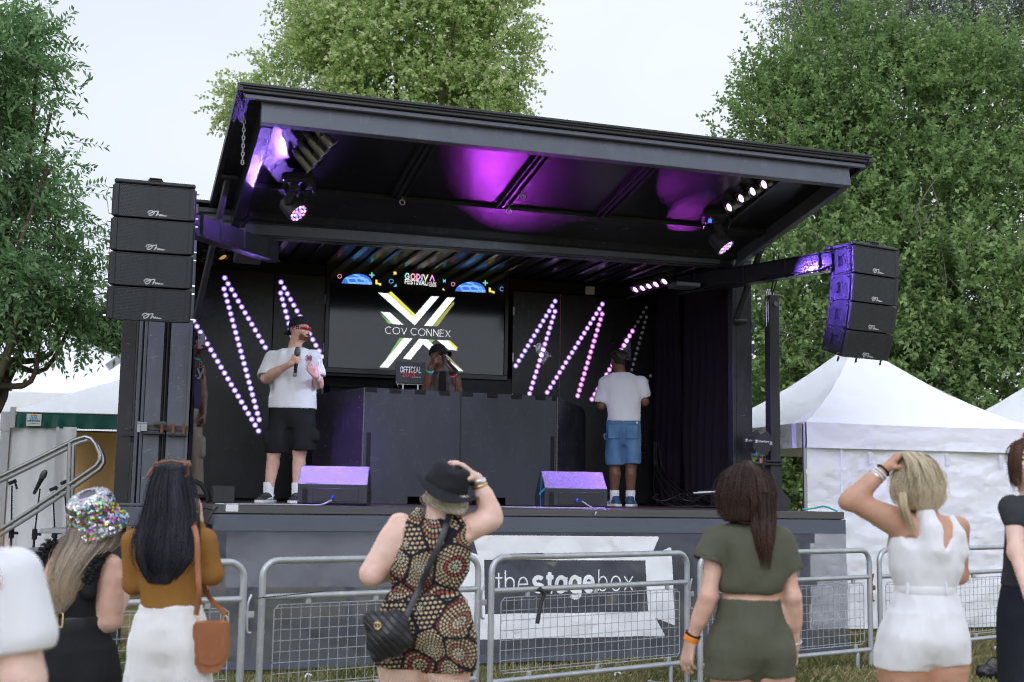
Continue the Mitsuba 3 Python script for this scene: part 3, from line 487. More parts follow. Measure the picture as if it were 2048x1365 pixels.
# ================================================================ LINE ARRAYS
def cursive(o, ux, uz, w):
    pts = [(0, .62), (.10, .98), (.38, .86), (.30, .35), (.14, .12), (.08, .40), (.30, .80), (.52, .98), (.62, 1.0), (.56, .55), (.50, .15), (.60, .55), (.66, .40), (.70, .2), (.78, .42), (.83, .2), (.90, .36), (.94, .22), (1.1, .28)]
    p = smoothpath(np.array([(a*w, b*w*.34, 0) for a, b in pts]), 5); return LineString(p[:, :2]).buffer(.0042)
def line_array(side, top, tilts, Rz, words):
    c = V(*top); Wc, Hc_, Dc = .325, .278, .36; th = 0
    # rigging frame on top
    for i, (tl, wd) in enumerate(zip(tilts, words)):
        k = thing('line_array_speaker', wd, 'loudspeaker', side+' hanging speaker array')
        th += math.radians(tl); R = Rz@rotx(th)          # front is local -y, top edge at z=0; positive tilt aims down
        t = c.copy(); X = lambda m: xf(m, R, t)
        body = Polygon([(-Wc, 0), (Wc, 0), (Wc-.075, Dc), (-Wc+.075, Dc)])
        put(k+'__cabinet', X(ext(body, (0, 0.012, -Hc_+.003), (1, 0, 0), (0, 1, 0), Hc_-.006)), 'mat_speaker_box')
        gm = (np.array([[-Wc+.045, -.003, -Hc_+.012], [Wc-.045, -.003, -Hc_+.012], [Wc-.045, -.003, -.012], [-Wc+.045, -.003, -.012]]), np.array([[0, 1, 2], [0, 2, 3]]))
        put(k+'__grille', X(gm), 'mat_grille', False, uv=np.array([[0, 0], [1, 0], [1, 1], [0, 1.]]))
        put(k+'__frame', X(cat([bx(-Wc, -Wc+.045, -.012, .02, -Hc_+.004, -.004, .008), bx(Wc-.045, Wc, -.012, .02, -Hc_+.004, -.004, .008), bx(-Wc+.045, Wc-.045, -.006, .02, -.013, -.004, .003), bx(-Wc+.045, Wc-.045, -.006, .02, -Hc_+.004, -Hc_+.013, .003)])), 'mat_speaker_box')
        put(k+'__badge', X(ext(cursive(None, None, None, .135), (-.05, -.004, -Hc_+.018), (1, 0, 0), (0, 0, 1), .003)), 'mat_silver_print', False)
        for s in (-1, 1):
            # side rigging plate with a star-shaped port
            port = Polygon([(-.05, -.055), (0, -.04), (.05, -.055), (.04, 0), (.05, .055), (0, .04), (-.05, .055), (-.04, 0)]).buffer(.006)
            pl = Polygon([(.02, .02), (.10, .03), (.2, .03), (.29, .02), (.30, .26), (.2, .25), (.1, .25), (.02, .26)]).buffer(.008).difference(affinity.translate(port, .165, .14))
            wv, wf = ext(pl, (0, 0, 0), (1, 0, 0), (0, 1, 0), .01)                       # (depth, height, thick)
            w2 = np.stack([s*(Wc+.004-wv[:, 0]*.21+wv[:, 2]), .012+wv[:, 0], -Hc_+wv[:, 1]], 1)
            put(k+'__side_plate', X((w2, wf if s < 0 else wf[:, ::-1])), 'mat_speaker_box')
            wv, wf = ext(affinity.translate(port.buffer(.012), .165, .14), (0, 0, 0), (1, 0, 0), (0, 1, 0), .003); w2 = np.stack([s*(Wc-.022-wv[:, 0]*.1+wv[:, 2]), .012+wv[:, 0], -Hc_+wv[:, 1]], 1)
            put(k+'__side_port', X((w2, wf)), 'mat_black_gloss')
            pins = [cyl((s*(Wc-d*.21+.01), .012+d, -Hc_+z), (s*(Wc-d*.21+.04), .012+d, -Hc_+z), .009, sides=8) for d in (.03, .28) for z in (.03, .245)]
            lab(put(k+'__pin', X(cat(pins)), 'mat_chrome'), kind='stuff')
        loop = [smoothpath([(-Wc-.035, .04, -.03), (-Wc-.06, .03, -.10), (-Wc-.045, .03, -.17), (-Wc-.035, .04, -.25)], 5)]
        put(k+'__pin_wire', X(cat([tube(l, .0022, 4) for l in loop])), 'mat_cable')
        c = c+R@V(0, 0, -Hc_-.006)
    return c, R
words_l = ['topmost cabinet of the left hanging speaker array, under its flying frame', 'second cabinet from the top of the left hanging speaker array', 'third cabinet from the top of the left hanging speaker array', 'lowest cabinet of the left hanging speaker array, above the black pole']
words_r = ['topmost cabinet of the right hanging speaker array with purple-lit side', 'second cabinet from the top of the right hanging array', 'third cabinet from the top of the right hanging array', 'lowest cabinet of the right hanging array, tilted down over the white gazebo']
tl = onY(311, 372, -1.5); tl2 = onY(1752, 497, -1.5)
cl_, Rl = line_array('left', tl, (1, 2, 1.5, 2), rotz(-.02), words_l)
cr_, Rr = line_array('right', tl2, (1, 5, 5, 7), rotz(.22), words_r)
for k, (t, Rz, nm) in enumerate(((tl, rotz(-.02), 'left'), (tl2, rotz(.22), 'right'))):
    one('flying_frame', f'black flying frame on top of the {nm} hanging speaker array', 'frame', xf(cat([bx(-.325, .325, .0, .06, .006, .04, .01), bx(-.325, .325, .3, .36, .006, .04), bx(-.3, -.25, .06, .3, .006, .035), bx(.25, .3, .06, .3, .006, .035), bx(-.06, .06, .01, .34, .04, .055), bx(-.05, .05, .0, .09, .056, .066)]), Rz, t), 'mat_black_steel')
lab(put(list(k for k in labels if k.startswith('line_array_speaker'))[-1]+'__lug', xf(cat([bx(x-.012, x+.012, y, y+.012, -.05, 0) for x in (-.3, -.05, .3) for y in (.06,)]+[bx(-.3, -.28, .27, .285, -.06, 0)]), Rr, cr_), 'mat_black_steel'), kind='stuff')
# arms
def chan(a, b, w, h, up=(0, 0, 1)):
    a, b = V(*a), V(*b); d = norm(b-a); x = norm(np.cross(d, up)); z = np.cross(x, d)
    return cat([beam(a+x*w/2, b+x*w/2, .008, h), beam(a+z*h/2, b+z*h/2, w, .01), beam(a-z*h/2, b-z*h/2, w, .01)])
aL0, aL1 = onY(548, 503, .05), onY(378, 446, -1.25); aR0, aR1 = onY(1360, 573, .35), onY(1668, 522, -1.25)
put(ST+'__speaker_arm', cat([beam(aL0, aL1, .10, .17), beam(aL0-V(0, 0, .1), aL1-V(0, 0, .1), .14, .02)]), 'mat_black_steel')
put(ST+'__speaker_arm', cat([beam(aR0, aR1, .10, .17), beam(aR0-V(0, 0, .096), aR1-V(0, 0, .096), .14, .014), beam(aR0+V(0, 0, .09), aR1+V(0, 0, .09), .13, .014)]), 'mat_black_gloss')
for a, b, n in ((aL0, aL1, 'left'), (aR0, aR1, 'right')):
    pts = [a+(b-a)*u+V(-.04, -.065, -.07-.02*math.sin(u*17)) for u in np.linspace(0.02, .98, 14)]
    put(ST+'__speaker_arm__cable', cat([tube(smoothpath(pts, 4), .009, 6)]+[obx(a+(b-a)*u, norm(b-a), (0, 0, 1), norm(np.cross(b-a, (0, 0, 1))), .006, .105, .072, 0) for u in (.12, .45, .72, .93)]), 'mat_cable', True)
# poles
pl_, pr_ = onY(246, 900, .25), onY(1546, 900, -.10)
one('support_pole', 'tall black steel pole under the left hanging speaker array', 'pole', cat([bx(pl_[0]-.065, pl_[0]+.065, .18, .30, 0.02, 3.3), bx(pl_[0]-.03, pl_[0]+.10, .17, .31, 1.93, 1.98), bx(pl_[0]+.066, pl_[0]+.12, .2, .26, 1.88, 2.0)]), 'mat_black_steel')
prt = at(1544, 592, (pr_-CAM)@FH)[2]
PP = one('support_pole', 'telescopic black steel pole to the right of the stage with antennas on it', 'pole', cat([bx(pr_[0]-.058, pr_[0]+.058, -.16, -.045, ZD+.45, prt), bx(pr_[0]-.07, pr_[0]+.07, -.172, -.033, .02, ZD+.50), bx(pr_[0]-.2, pr_[0]+.1, -.2, -.173, ZD+.47, ZD+.50), bx(pr_[0]-.23, pr_[0]+.05, -.23, -.12, ZD+.505, ZD+.525)]), 'mat_black_steel')
put(PP+'__bolt', cyl((pr_[0]+.01, -.175, prt-.1), (pr_[0]+.01, -.158, prt-.1), .028), 'mat_dark_metal')
for k in range(3):
    x = pr_[0]-.03+k*.025; put(PP+'__wire_loop', tube(smoothpath([(x-.05, -.12, prt-.35+.05*k), (x-.05, -.12, prt-.05), (x-.03, -.11, prt+.06), (x, -.1, prt+.05), (x+.005, -.1, prt-.02)], 6), .006, 6), 'mat_chrome', True)
one('speaker_cable', 'pair of thin cables hanging from the right arm to the pole top', 'cable', cat([tube(smoothpath([(pr_[0]-.08+.06*k, -.3, prt+.45), (pr_[0]-.03+.05*k, -.2, prt+.2), (pr_[0]-.01+.02*k, -.1, prt+.02)], 6), .008, 6) for k in range(2)]), 'mat_cable', True)
for k, (px, py, yy, nm) in enumerate(((1524, 886, -.30, 'front'), (1504, 884, -.16, 'rear'))):
    a = thing('paddle_antenna', f'black paddle-shaped radio antenna with white lettering, {nm} one of two on the right pole', 'antenna', 'antennas on the right pole'); c = onY(px, py, yy); d = yy+12; s = 1/190.
    sh = Polygon([(-22*s, 8*s), (12*s, 25*s), (24*s, 6*s), (17*s, -17*s), (4*s, -24*s), (-21*s, -13*s)])
    put(a+'__paddle', ext(sh, c, (1, 0, 0), (0, 0, 1), .008), 'mat_plastic_black')
    w = flat_text('SENNHEISER', c[0]-9*s, c[2]+.8*s, 3.2*s, 24*s, c[1]-.0085); put(a+'__lettering', cat([w, ext(LineString([(4, 4), (0, 4), (3, 0), (-1, 0)]).buffer(.7), (c[0]-15*s, c[1]-.0085, c[2]+.8*s), V(1, 0, 0)*s, V(0, 0, 1)*s, .001)]), 'mat_white_print', False)
    put(a+'__connector', bx(c[0]+16*s, c[0]+22*s, c[1]-.02, c[1]-.009, c[2]-5*s, c[2]+3*s), 'mat_alu')
    put(a+'__stem', cyl(c+V(0, .0, -22*s), c+V(0, .0, -38*s), .007), 'mat_dark_metal')
for px, py, mt, w, h, lb in ((1513, 908, 'blue_tape', 4, 9, 'small blue clip on the right pole bracket'), (1533, 907, 'plastic_black', 7, 9, 'small black clip box on the right pole bracket'), (1522, 922, 'pink_plastic', 6, 10, 'small pink and white tag hanging below the antennas')):
    c = onY(px, py, -.24); one('tag_clip', lb, 'clip', bx(c[0]-w/380, c[0]+w/380, c[1]-.01, c[1]+.01, c[2]-h/380, c[2]+h/380), 'mat_'+mt)
# ================================================================ LAMPS ON THE RIG
def spot(key, o, tgt, rgb, k, cut=30, beamw=15, w=1.0):
    scene[uniq(key)] = {'type': 'spot', 'to_world': T().look_at(origin=list(map(float, o)), target=list(map(float, tgt)), up=[0.1, .2, 1]), 'intensity': {'type': 'rgb', 'value': [float(k*c*EM*4.4) for c in rgb]}, 'cutoff_angle': cut, 'beam_width': beamw, 'sampling_weight': w}
PAR_R = .045
def par_can(c, d, label, group, glow=None, hang=(0, 0, 1)):
    k = thing('par_lamp', label, 'stage lamp', group); d = norm(d); c = V(*c)
    put(k+'__can', lathe([(0.0, -.13), (.022, -.13), (.03, -.115), (.03, -.09), (.043, -.07), (.045, -.03), (.047, -.028), (.047, -.02), (.045, -.018), (.045, .03), (.047, .032), (.047, .04), (.045, .042), (.045, .10), (.041, .10), (.041, .085), (.0, .085)], c, d, 18), 'mat_par', 40)
    x = norm(np.cross(d, hang)); h = norm(hang)
    put(k+'__yoke', cat([beam(c+x*.052, c+x*.052+h*.10, .012, .006), beam(c-x*.052, c-x*.052+h*.10, .012, .006), beam(c-x*.055+h*.10, c+x*.055+h*.10, .012, .006)]), 'mat_dark_metal')
    fr = c+d*.105; y = np.cross(d, x); put(k+'__gel_frame', cat([obx(fr+x*.052*s, x, y, d, .004, .056, .003, 0) for s in (-1, 1)]+[obx(fr+y*.052*s, x, y, d, .048, .004, .003, 0) for s in (-1, 1)]), 'mat_chrome')
    lens = lathe([(.040, .094), (.03, .0965), (.015, .098), (.0, .0985)], c, d, 16)
    put(k+'__lens', lens, 'mat_black_gloss', True, **(emit(glow[0], glow[1], .3) if glow else {}))
    return k
mat('par', worn((.3, .3, .3), (.42, .42, .42), 30), .3, .85)
MAG, VIO, PUR = (1.0, .22, 1.0), (.30, .18, 1.0), (.55, .12, 1.0)
rail = []
# upper left: four cans on a bar along the flap
for k, (px, py) in enumerate(((648, 272), (632, 290), (618, 306), (606, 320))):
    s = 1.96-k*.17; c = fp(1.27-.015*k, s, -.25); c = onX(px, py, 1.27) if False else c
    par_can(at(px, py, (c-CAM)@FH), .62*RH-.45*FH*0-V(0, 0, .72)+.25*FH, ['unlit silver par lamp nearest the front of the left roof bar', 'second silver par lamp from the front on the left roof bar', 'third silver par lamp from the front on the left roof bar', 'rearmost silver par lamp on the left roof bar, above the moving head'][k], 'silver par lamps on the left roof bar', ((.9, .5, 1), .6))
one('lamp_bar', 'black bar under the left side of the roof flap carrying four silver lamps', 'bar', cat([fl(1.20, 1.26, .7, 2.15, -.165, -.107), fl(1.21, 1.24, .7, 2.15, -.21, -.17)]), 'mat_black_steel')
for k, (px, py) in enumerate(((1543, 362), (1520, 376), (1497, 390), (1473, 408))):
    c = fp(5.50, 1.93-k*.17, -.25)
    par_can(at(px, py, (c-CAM)@FH), -.75*RH-V(0, 0, .45)-.35*FH, ['lit par lamp at the front end of the right roof bar', 'second lit par lamp from the front on the right roof bar', 'third lit par lamp from the front on the right roof bar', 'rearmost lit par lamp on the right roof bar, beside the moving head'][k], 'lit par lamps on the right roof bar', ((.95, .6, .95), 2.2))
one('lamp_bar', 'black bar under the right side of the roof flap carrying four lit lamps', 'bar', cat([fl(5.46, 5.52, .7, 2.15, -.165, -.107), fl(5.5, 5.53, .7, 2.15, -.21, -.17)]), 'mat_black_steel')
# lower right row in front of the back panels
for k, (px, py) in enumerate(((1280, 570), (1294, 567), (1307, 563), (1321, 559), (1338, 553))):
    c = at(px, py, (onY(px, py, 1.75-.22*k)-CAM)@FH)
    par_can(c, -.55*RH-V(0, 0, .65)-.35*FH, ['lamp at the far left end of the lit lower row on the right', 'second lamp from the left in the lit lower row on the right', 'middle lamp of the five in the lit lower row on the right', 'fourth lamp from the left in the lit lower row on the right', 'lamp at the right end of the lit lower row, nearest the arm'][k], 'lit lamps in the lower row on the right', ((.95, .45, .95), 2.4))
a, b = onY(1262, 558, 1.9), onY(1350, 535, .6)
one('lamp_bar', 'low black bar carrying the row of five lit lamps on the right', 'bar', cat([beam(a, b, .05, .05), beam(onY(1255, 596, 1.9), onY(1350, 563, .7), .03, .03), beam(b, b+V(0, 0, .2), .04, .04)]), 'mat_black_steel')
one('work_light', 'flat grey box fixed under the inner end of the right speaker arm', 'box', (lambda c: obx(c, V(1, 0, 0), V(0, 1, 0), V(0, 0, 1), .14, .13, .025, .01))(onY(1368, 572, .1)), 'mat_grey_steel')
one('work_light', 'flat box with purple-lit underside below the left speaker arm', 'box', (lambda c: obx(c, V(1, 0, 0), norm(V(0, 1, -.25)), norm(V(0, .25, 1)), .13, .15, .03, .012))(onY(497, 511, -.05)), 'mat_grey_steel')
for k, (px, py) in enumerate(((438, 500), (420, 508), (404, 500))):
    c = onY(px, py, .9); par_can(c, .45*RH-V(0, 0, .75)-.2*FH, ['right-hand unlit lamp of the cluster beside the left array', 'middle unlit lamp of the cluster beside the left array', 'left-hand unlit lamp of the cluster beside the left array'][k], 'unlit lamps beside the left array', ((1, .5, .2), .5) if k == 0 else None)
# moving heads
def moving_head(base, head, aim, label, lens_rgb, lens_k, up=FN):
    k = thing('moving_head_lamp', label, 'moving head lamp', 'moving head lamps under the roof flap')
    bpt, h = V(*base), V(*head); up = norm(up); x = norm(np.cross(up, FH)); y = np.cross(up, x)
    put(k+'__base', cat([obx(bpt, x, y, up, .14, .11, .05, .02), obx(bpt+up*.07, x, y, up, .05, .05, .03)]), 'mat_plastic_black')
    put(k+'__skirt', cat([obx(bpt-up*.06+x*.11*s, norm(x*s+up*.4), y, np.cross(norm(x*s+up*.4), y), .01, .10, .05) for s in (-1, 1)]), 'mat_plastic_black')
    d = norm(aim); ax = norm(np.cross(d, up-d*(up@d)+1e-3)); ax = norm(ax)
    # yoke: two arms beside the head, joined under the base
    m = bpt-up*.07
    arms = [smoothpath([m+ax*s*.03, m+ax*s*.10-up*.02, h+ax*s*.105+up*.05, h+ax*s*.105], 4) for s in (-1, 1)]
    put(k+'__yoke', cat([beam(a_[i], a_[i+1], .035, .075, d, .008) for a_ in arms for i in range(0, len(a_)-1)]), 'mat_plastic_black')
    put(k+'__head', lathe([(0, -.13), (.05, -.13), (.085, -.10), (.095, -.03), (.10, .06), (.10, .075), (.094, .075), (.094, .065), (0, .065)], h, d, 24), 'mat_plastic_black', 40)
    u = norm(np.cross(d, ax)); cells = [(0, 0)]+[(.036*math.cos(t), .036*math.sin(t)) for t in np.arange(6)*math.pi/3]+[(.070*math.cos(t), .070*math.sin(t)) for t in np.arange(12)*math.pi/6+.26]
    for colr, sel in (((.25, .2, 1.0), cells[0::3]), ((1.0, .25, .45), cells[1::3]), ((.75, .5, 1.0), cells[2::3])):
        lab(put(k+'__lens_cell', cat([lathe([(.015, .066), (.012, .073), (.0, .077)], h+ax*a_+u*b_, d, 10) for a_, b_ in sel]), 'mat_black_gloss', True, **emit(colr, lens_k, .3)), kind='stuff')
    return h+d*.09
mhl = at(598, 362, (fp(1.19, 1.1, -.3)-CAM)@FH); mhlh = at(588, 418, (fp(1.19, 1.1, -.5)-CAM)@FH-.03)
mhr = at(1432, 432, (fp(5.41, 1.0, -.3)-CAM)@FH); mhrh = at(1443, 486, (fp(5.41, 1.0, -.5)-CAM)@FH-.03)
dl = norm(.62*RH-.28*FH-V(0, 0, .62)); dr_ = norm(.55*RH-.25*FH-V(0, 0, .72))
hl_ = moving_head(mhl, mhlh, dl, 'moving head lamp with red and blue cells under the left of the roof flap', None, 2.2)
hr_ = moving_head(mhr, mhrh, dr_, 'moving head lamp glowing pink under the right of the roof flap', None, 2.2)
c = at(1420, 442, (mhr-CAM)@FH-.16); one('lamp_display', 'tiny blue display on the base of the right moving head', 'display', obx(c, RH, FH, V(0, 0, 1), .018, .004, .02, 0), 'mat_black_gloss', False, **emit((.05, .25, .9), 1.2, .02))
def aim(o, t, rgb, k, cut, bw, w=1.): spot('spot_lamp', o, t, rgb, k, cut, bw, w)
m1_, m2_ = V(mc[0], mc[1]+.1, ZD+.25), V(mc2[0], mc2[1]+.1, ZD+.25)
aim(hl_+.02*dl, m1_, VIO, 30, 15, 8)                                    # the left head on the first wedge
aim(hr_+.02*dr_+V(-.12, -.05, .02), m2_, (.36, .18, 1.0), 34, 16, 9)         # the right head across to the second wedge
aim(hl_+.02*dl, bl+V(-.08, .1, .6), (.36, .14, 1.0), 5, 9, 4)              # booth wing
aim(hl_+.02*dl, V(3.6, -.6, ZD+.2), (.42, .38, 1.0), 1.2, 50, 25)
aim(hr_+.02*dr_, V(6.9, -1.45, 3.55), (.24, .12, 1.0), 10, 28, 14)                      # arm and right array
aim(hl_+.02*dl, V(7.0, -.2, 2.15), VIO, 14, 8, 4)                            # gazebo valance
aim(mhlh+V(-.1, 0, .22), mhlh+V(-.5, -.25, .6), (.34, .15, 1), 1.3, 60, 25)    # spill of the left head thrown back up at the roof
aim(mhlh+V(-.16, -.1, .1), mhlh+V(-.8, .25, .15), (.34, .14, 1), 1.2, 60, 30)
for k, (px, py) in enumerate(((1280, 570), (1321, 559))): aim(onY(px-4, py+5, 1.6-.3*k), onY(900+250*k, 1000, 1.6), MAG, .8, 14, 6)
aim(V(3.75, .85, 2.45), fp(3.45, 1.45, -.1), (.62, .06, 1.0), 6, 19, 0.3, .6)      # unseen spots, no fixtures, added to throw purple patches on the roof lining
aim(V(5.35, .5, 2.75), fp(4.86, 1.8, -.1), (.62, .07, 1.0), 5, 9, .3, .6)
aim(V(1.1, .9, 2.6), fp(1.02, 1.72, -.1), (.32, .18, 1.0), 4, 12, .5, .6)
aim(V(5.45, .5, 2.75), fp(5.15, .98, -.1), (.7, .08, 1.0), 12, 7, .3, .6)
aim(at(1497, 390, (fp(5.5, 1.6, -.25)-CAM)@FH)+V(-.08, 0, -.08), V(1.5, .4, ZD+1.2), (.70, .84, 1.0), 5, 22, 12)
aim(at(1473, 408, (fp(5.5, 1.4, -.25)-CAM)@FH)+V(-.08, 0, -.08), V(4.9, 1.9, ZD+1.2), (.84, .76, 1.0), 8, 34, 18)
aim(at(1520, 376, (fp(5.5, 1.75, -.25)-CAM)@FH)+V(-.08, 0, -.08), V(.62, .35, ZD+1.0), (.62, .74, 1.0), 4, 8, 4)
# ================================================================ CROWD BARRIERS
BZ = 1.02
def barrier(a, b, label, feet=True):
    k = thing('crowd_barrier', label, 'barrier', 'steel crowd barriers in a line before the stage'); a, b = V(a[0], a[1], 0), V(b[0], b[1], 0); d = norm(b-a); L = np.linalg.norm(b-a); n = np.cross(d, (0, 0, 1)); z = V(0, 0, 1); rr = .022
    def p(u, h, o=0): return a+d*u+z*h+n*o
    c = .10; g = np.linspace(0, math.pi/2, 7)
    loop = [p(0, 0.0), p(0, BZ-c-.05)]+[p(c-c*math.cos(t), BZ-c+c*math.sin(t)) for t in g]+[p(L-c+c*math.sin(t), BZ-c+c*math.cos(t)) for t in g]+[p(L, BZ-c-.05), p(L, .0)]
    put(k+'__frame', tube(loop, rr, 12), 'mat_galv', True)
    put(k+'__mid_rail', tube([p(.015, .795), p(L-.015, .795)], rr*.9, 12), 'mat_galv', True)
    put(k+'__bottom_rail', tube([p(.015, .185), p(L-.015, .185)], rr*.9, 12), 'mat_galv', True)
    for u in (.18, L-.18): put(k+'__foot', cat([tube([p(u, .185), p(u, .02)], .017, 8), tube([p(u, .02, -.24), p(u, .02, .24)], .017, 8)]), 'mat_galv', True)
    x0, x1, z0, z1 = .085, L-.085, .235, .745; w = []
    for u in np.linspace(x0+.05, x1-.05, max(4, round((x1-x0)/.066)-1)): w.append(tube([p(u, z0), p(u, z1)], .0026, 5, False))
    for h in np.linspace(z0+.02, z1-.02, 8): w.append(tube([p(x0, h, .003), p(x1, h, .003)], .0026, 5, False))
    lab(put(k+'__wire_mesh', cat(w), 'mat_galv', True), kind='stuff')
    put(k+'__mesh_border', tube([p(x0, z0+.03), p(x0, z1-.03), p(x0+.03, z1), p(x1-.03, z1), p(x1, z1-.03), p(x1, z0+.03), p(x1-.03, z0), p(x0+.03, z0), p(x0, z0+.03)], .0038, 6), 'mat_galv', True)
    for u in (.32, L*.5, L-.22):
        put(k+'__lug', obx(p(u, .762), d, n, z, .016, .012, .02), 'mat_galv'); put(k+'__lug', obx(p(u+.02, .214), d, n, z, .016, .012, .022), 'mat_galv')
    put(k+'__hook', cat([obx(p(L+.035, .70), d, n, z, .04, .006, .02), tube(smoothpath([p(L+.055, .82), p(L+.035, .77), p(L+.03, .70), p(L+.035, .60), p(L+.06, .59)], 4), .008, 6)]), 'mat_rust' if 'rusty' in label else 'mat_galv')
    return k, p
BP = lambda x, y: onZ(x, y, BZ)
B1 = barrier(BP(70, 1131), BP(489, 1124), 'crowd barrier behind the woman in the brown top, left end of the line')
B2 = barrier(BP(527, 1122), BP(957, 1113), 'second crowd barrier from the left, behind the woman in the patterned playsuit')
B3 = barrier(BP(984, 1116), BP(1374, 1106), 'crowd barrier in front of the white printed lettering, with a black rag tied to it')
B4 = barrier(BP(1400, 1109), BP(1738, 1101), 'crowd barrier behind the woman in olive, with a rusty brown hook')
B5 = barrier(BP(1758, 1101), BP(2105, 1092), 'crowd barrier at the right end of the line, behind the woman in white')
pB = B3[1]; put(B3[0]+'__tape_band', tube([pB(.16, BZ+.003), pB(.45, BZ+.003)], .0225, 10), 'mat_alu', True)
put(B3[0]+'__rag', cat([tube(smoothpath([pB(.40, .80, .03), pB(.44, .76, .035), pB(.42, .70, .03), pB(.40, .62, .03), pB(.385, .56, .03)], 4), np.r_[np.linspace(.018, .012, 8), np.linspace(.012, .016, 9)], 6), tube([pB(.39, .79, .03), pB(.50, .775, .03)], .012, 6)]), 'mat_cable', True)
put(B1[0]+'__cable_tie', tube([B1[1](1.30, .80, .03), B1[1](1.75, .83, .03)], .0035, 5), 'mat_cable')
# ================================================================ WHITE GAZEBOS
def tent_fn(p, n, uv): return fbm(p.x*5+3*noise(p.x, p.y, p.z), p.y*5, p.z*9, 4)*.7+.3*dr.abs(noise(p.x*14, p.z*14, p.y*14)-.5)
bump('tent_white', {'type': 'principled', 'base_color': {'type': 'rgb', 'value': [.83, .84, .88]}, 'roughness': .55, 'specular': .35}, tent_fn, .03, 4e-3)
def wrinkles(v, amp, s, seed): 
    n = meshkit.fbm(v*V(s, s, s*1.8), 4, seed)-.5; m = np.abs(meshkit.noise(v*V(s*.8, s*.8, s*2.2)+5, seed+3)-.5); return amp*(n+.8*m)
def gridm(fn, nu, nv):
    u, w = np.meshgrid(np.linspace(0, 1, nu), np.linspace(0, 1, nv)); v = fn(u, w).reshape(-1, 3)
    i, j = np.meshgrid(np.arange(nv-1), np.arange(nu-1), indexing='ij'); q_ = np.stack([i*nu+j, i*nu+j+1, (i+1)*nu+j+1, (i+1)*nu+j], -1).reshape(-1, 4)
    return v, np.vstack([q_[:, [0, 1, 2]], q_[:, [0, 2, 3]]])
def gazebo(key, label, o, ang, size, ze, zv, za, front=True):
    k = thing(key, label, 'gazebo', 'white pop-up gazebos'); R = rotz(ang); o = V(*o); X = lambda m: xf(m, R, o); S_ = size
    cs = [V(0, 0, zv), V(S_, 0, zv), V(S_, S_, zv), V(0, S_, zv)]; ap = V(S_/2, S_/2, za)
    for i in range(4):
        a, b = cs[i], cs[(i+1) % 4]
        def roof(u, w):
            e = a+(b-a)*u[..., None]; t = w[..., None]; pt = e*(1-t)+ap*t; pt = pt.copy()
            rise = (za-zv)*(.62*w+.38*w**2.1); pt[..., 2] = zv+rise-.03*np.sin(math.pi*u)*(1-w)
            pt[..., 2] += wrinkles(pt, .022, 3.0, 4+i)*np.clip(w*6, 0, 1)
            return pt
        put(k+'__roof_panel', X(gridm(roof, 60, 40)), 'mat_tent_white', True)
        nrm = np.cross(b-a, (0, 0, 1)); nrm = norm(nrm)
        def val(u, w):
            e = a+(b-a)*u[..., None]; z = zv-(zv-ze)*w; pt = e+nrm*(.012+.0*w[..., None]); pt[..., 2] = z-.012*np.sin(math.pi*u)*(1-w)
            return pt+nrm*(wrinkles(pt, .03, 3.2, 9+i)*(.2+.8*w))[..., None]
        put(k+'__valance', X(gridm(val, 90, 10)), 'mat_tent_white', True)
    for c in cs: put(k+'__leg', X(cat([bx(c[0]-.02+.0, c[0]+.02, c[1]+.02-(.04 if c[1] > 1 else 0)+.0, c[1]+.06-(.08 if c[1] > 1 else 0), 0, zv-.02), bx(c[0]-.06, c[0]+.06, c[1]-.0, c[1]+.12, 0, .01)])), 'mat_alu')
    if front:
        def wall(u, w):
            pt = np.stack([u*S_, u*0+.035, .05+(ze+.03-.05)*w], -1); return pt+V(0, 1, 0)*(wrinkles(pt*V(1, 1, .6), .05, 3.2, 31)+.5*wrinkles(pt*V(1.5, 1, 1.5)+pt[..., [2, 0, 1]]*.6, .03, 5.0, 37)-.01+.02*np.sin(u*9))[..., None]
        put(k+'__wall', X(gridm(wall, 150, 90)), 'mat_tent_white', True)
        put(k+'__wall__seam', X(cat([bx(x-.012, x+.012, .0, .008, .06, ze) for x in (.43,)])), 'mat_tent_white')
        for x in (.78, 1.75, 2.45, 2.6):
            put(k+'__wall__tab', X(cat([bx(x-.022, x+.022, -.006, .0, ze-.16, ze-.03), bx(x-.022, x+.022, -.009, -.006, ze-.16, ze-.12)])), 'mat_white_plastic')
    return k, X
gz0 = onZ(1640, 1272, 0.0); gz0 = V(6.93, -.16, 0)
GZ, GXf = gazebo('gazebo', 'white pop-up gazebo with a closed front wall to the right of the stage', gz0, -.06, 3.0, 2.0, 2.28, 3.42)
put(GZ+'__valance__emblem', GXf(cat([ext(Point(2.75, 2.205).buffer(.04).difference(Point(2.75, 2.205).buffer(.022)), (0, -.05, 0), (1, 0, 0), (0, 0, 1), .002), ext(Point(2.81, 2.205).buffer(.04).difference(Point(2.81, 2.205).buffer(.022)), (0, -.05, 0), (1, 0, 0), (0, 0, 1), .002)])), 'mat_red_print')
put(GZ+'__valance__wording', GXf(ext(Point(2.78, 2.13).buffer(.035).difference(Point(2.78, 2.13).buffer(.028)), (0, -.05, 0), (1, 0, 0), (0, 0, 1), .002)), 'mat_black_gloss')
gc_ = at(2100, 720, 17.6)-V(1.5, 1.5, 0)
gazebo('gazebo', 'second white gazebo whose roof rises at the right edge of the picture', (gc_[0], gc_[1], 0), -.06, 3.0, 2.0, 2.28, 3.42)
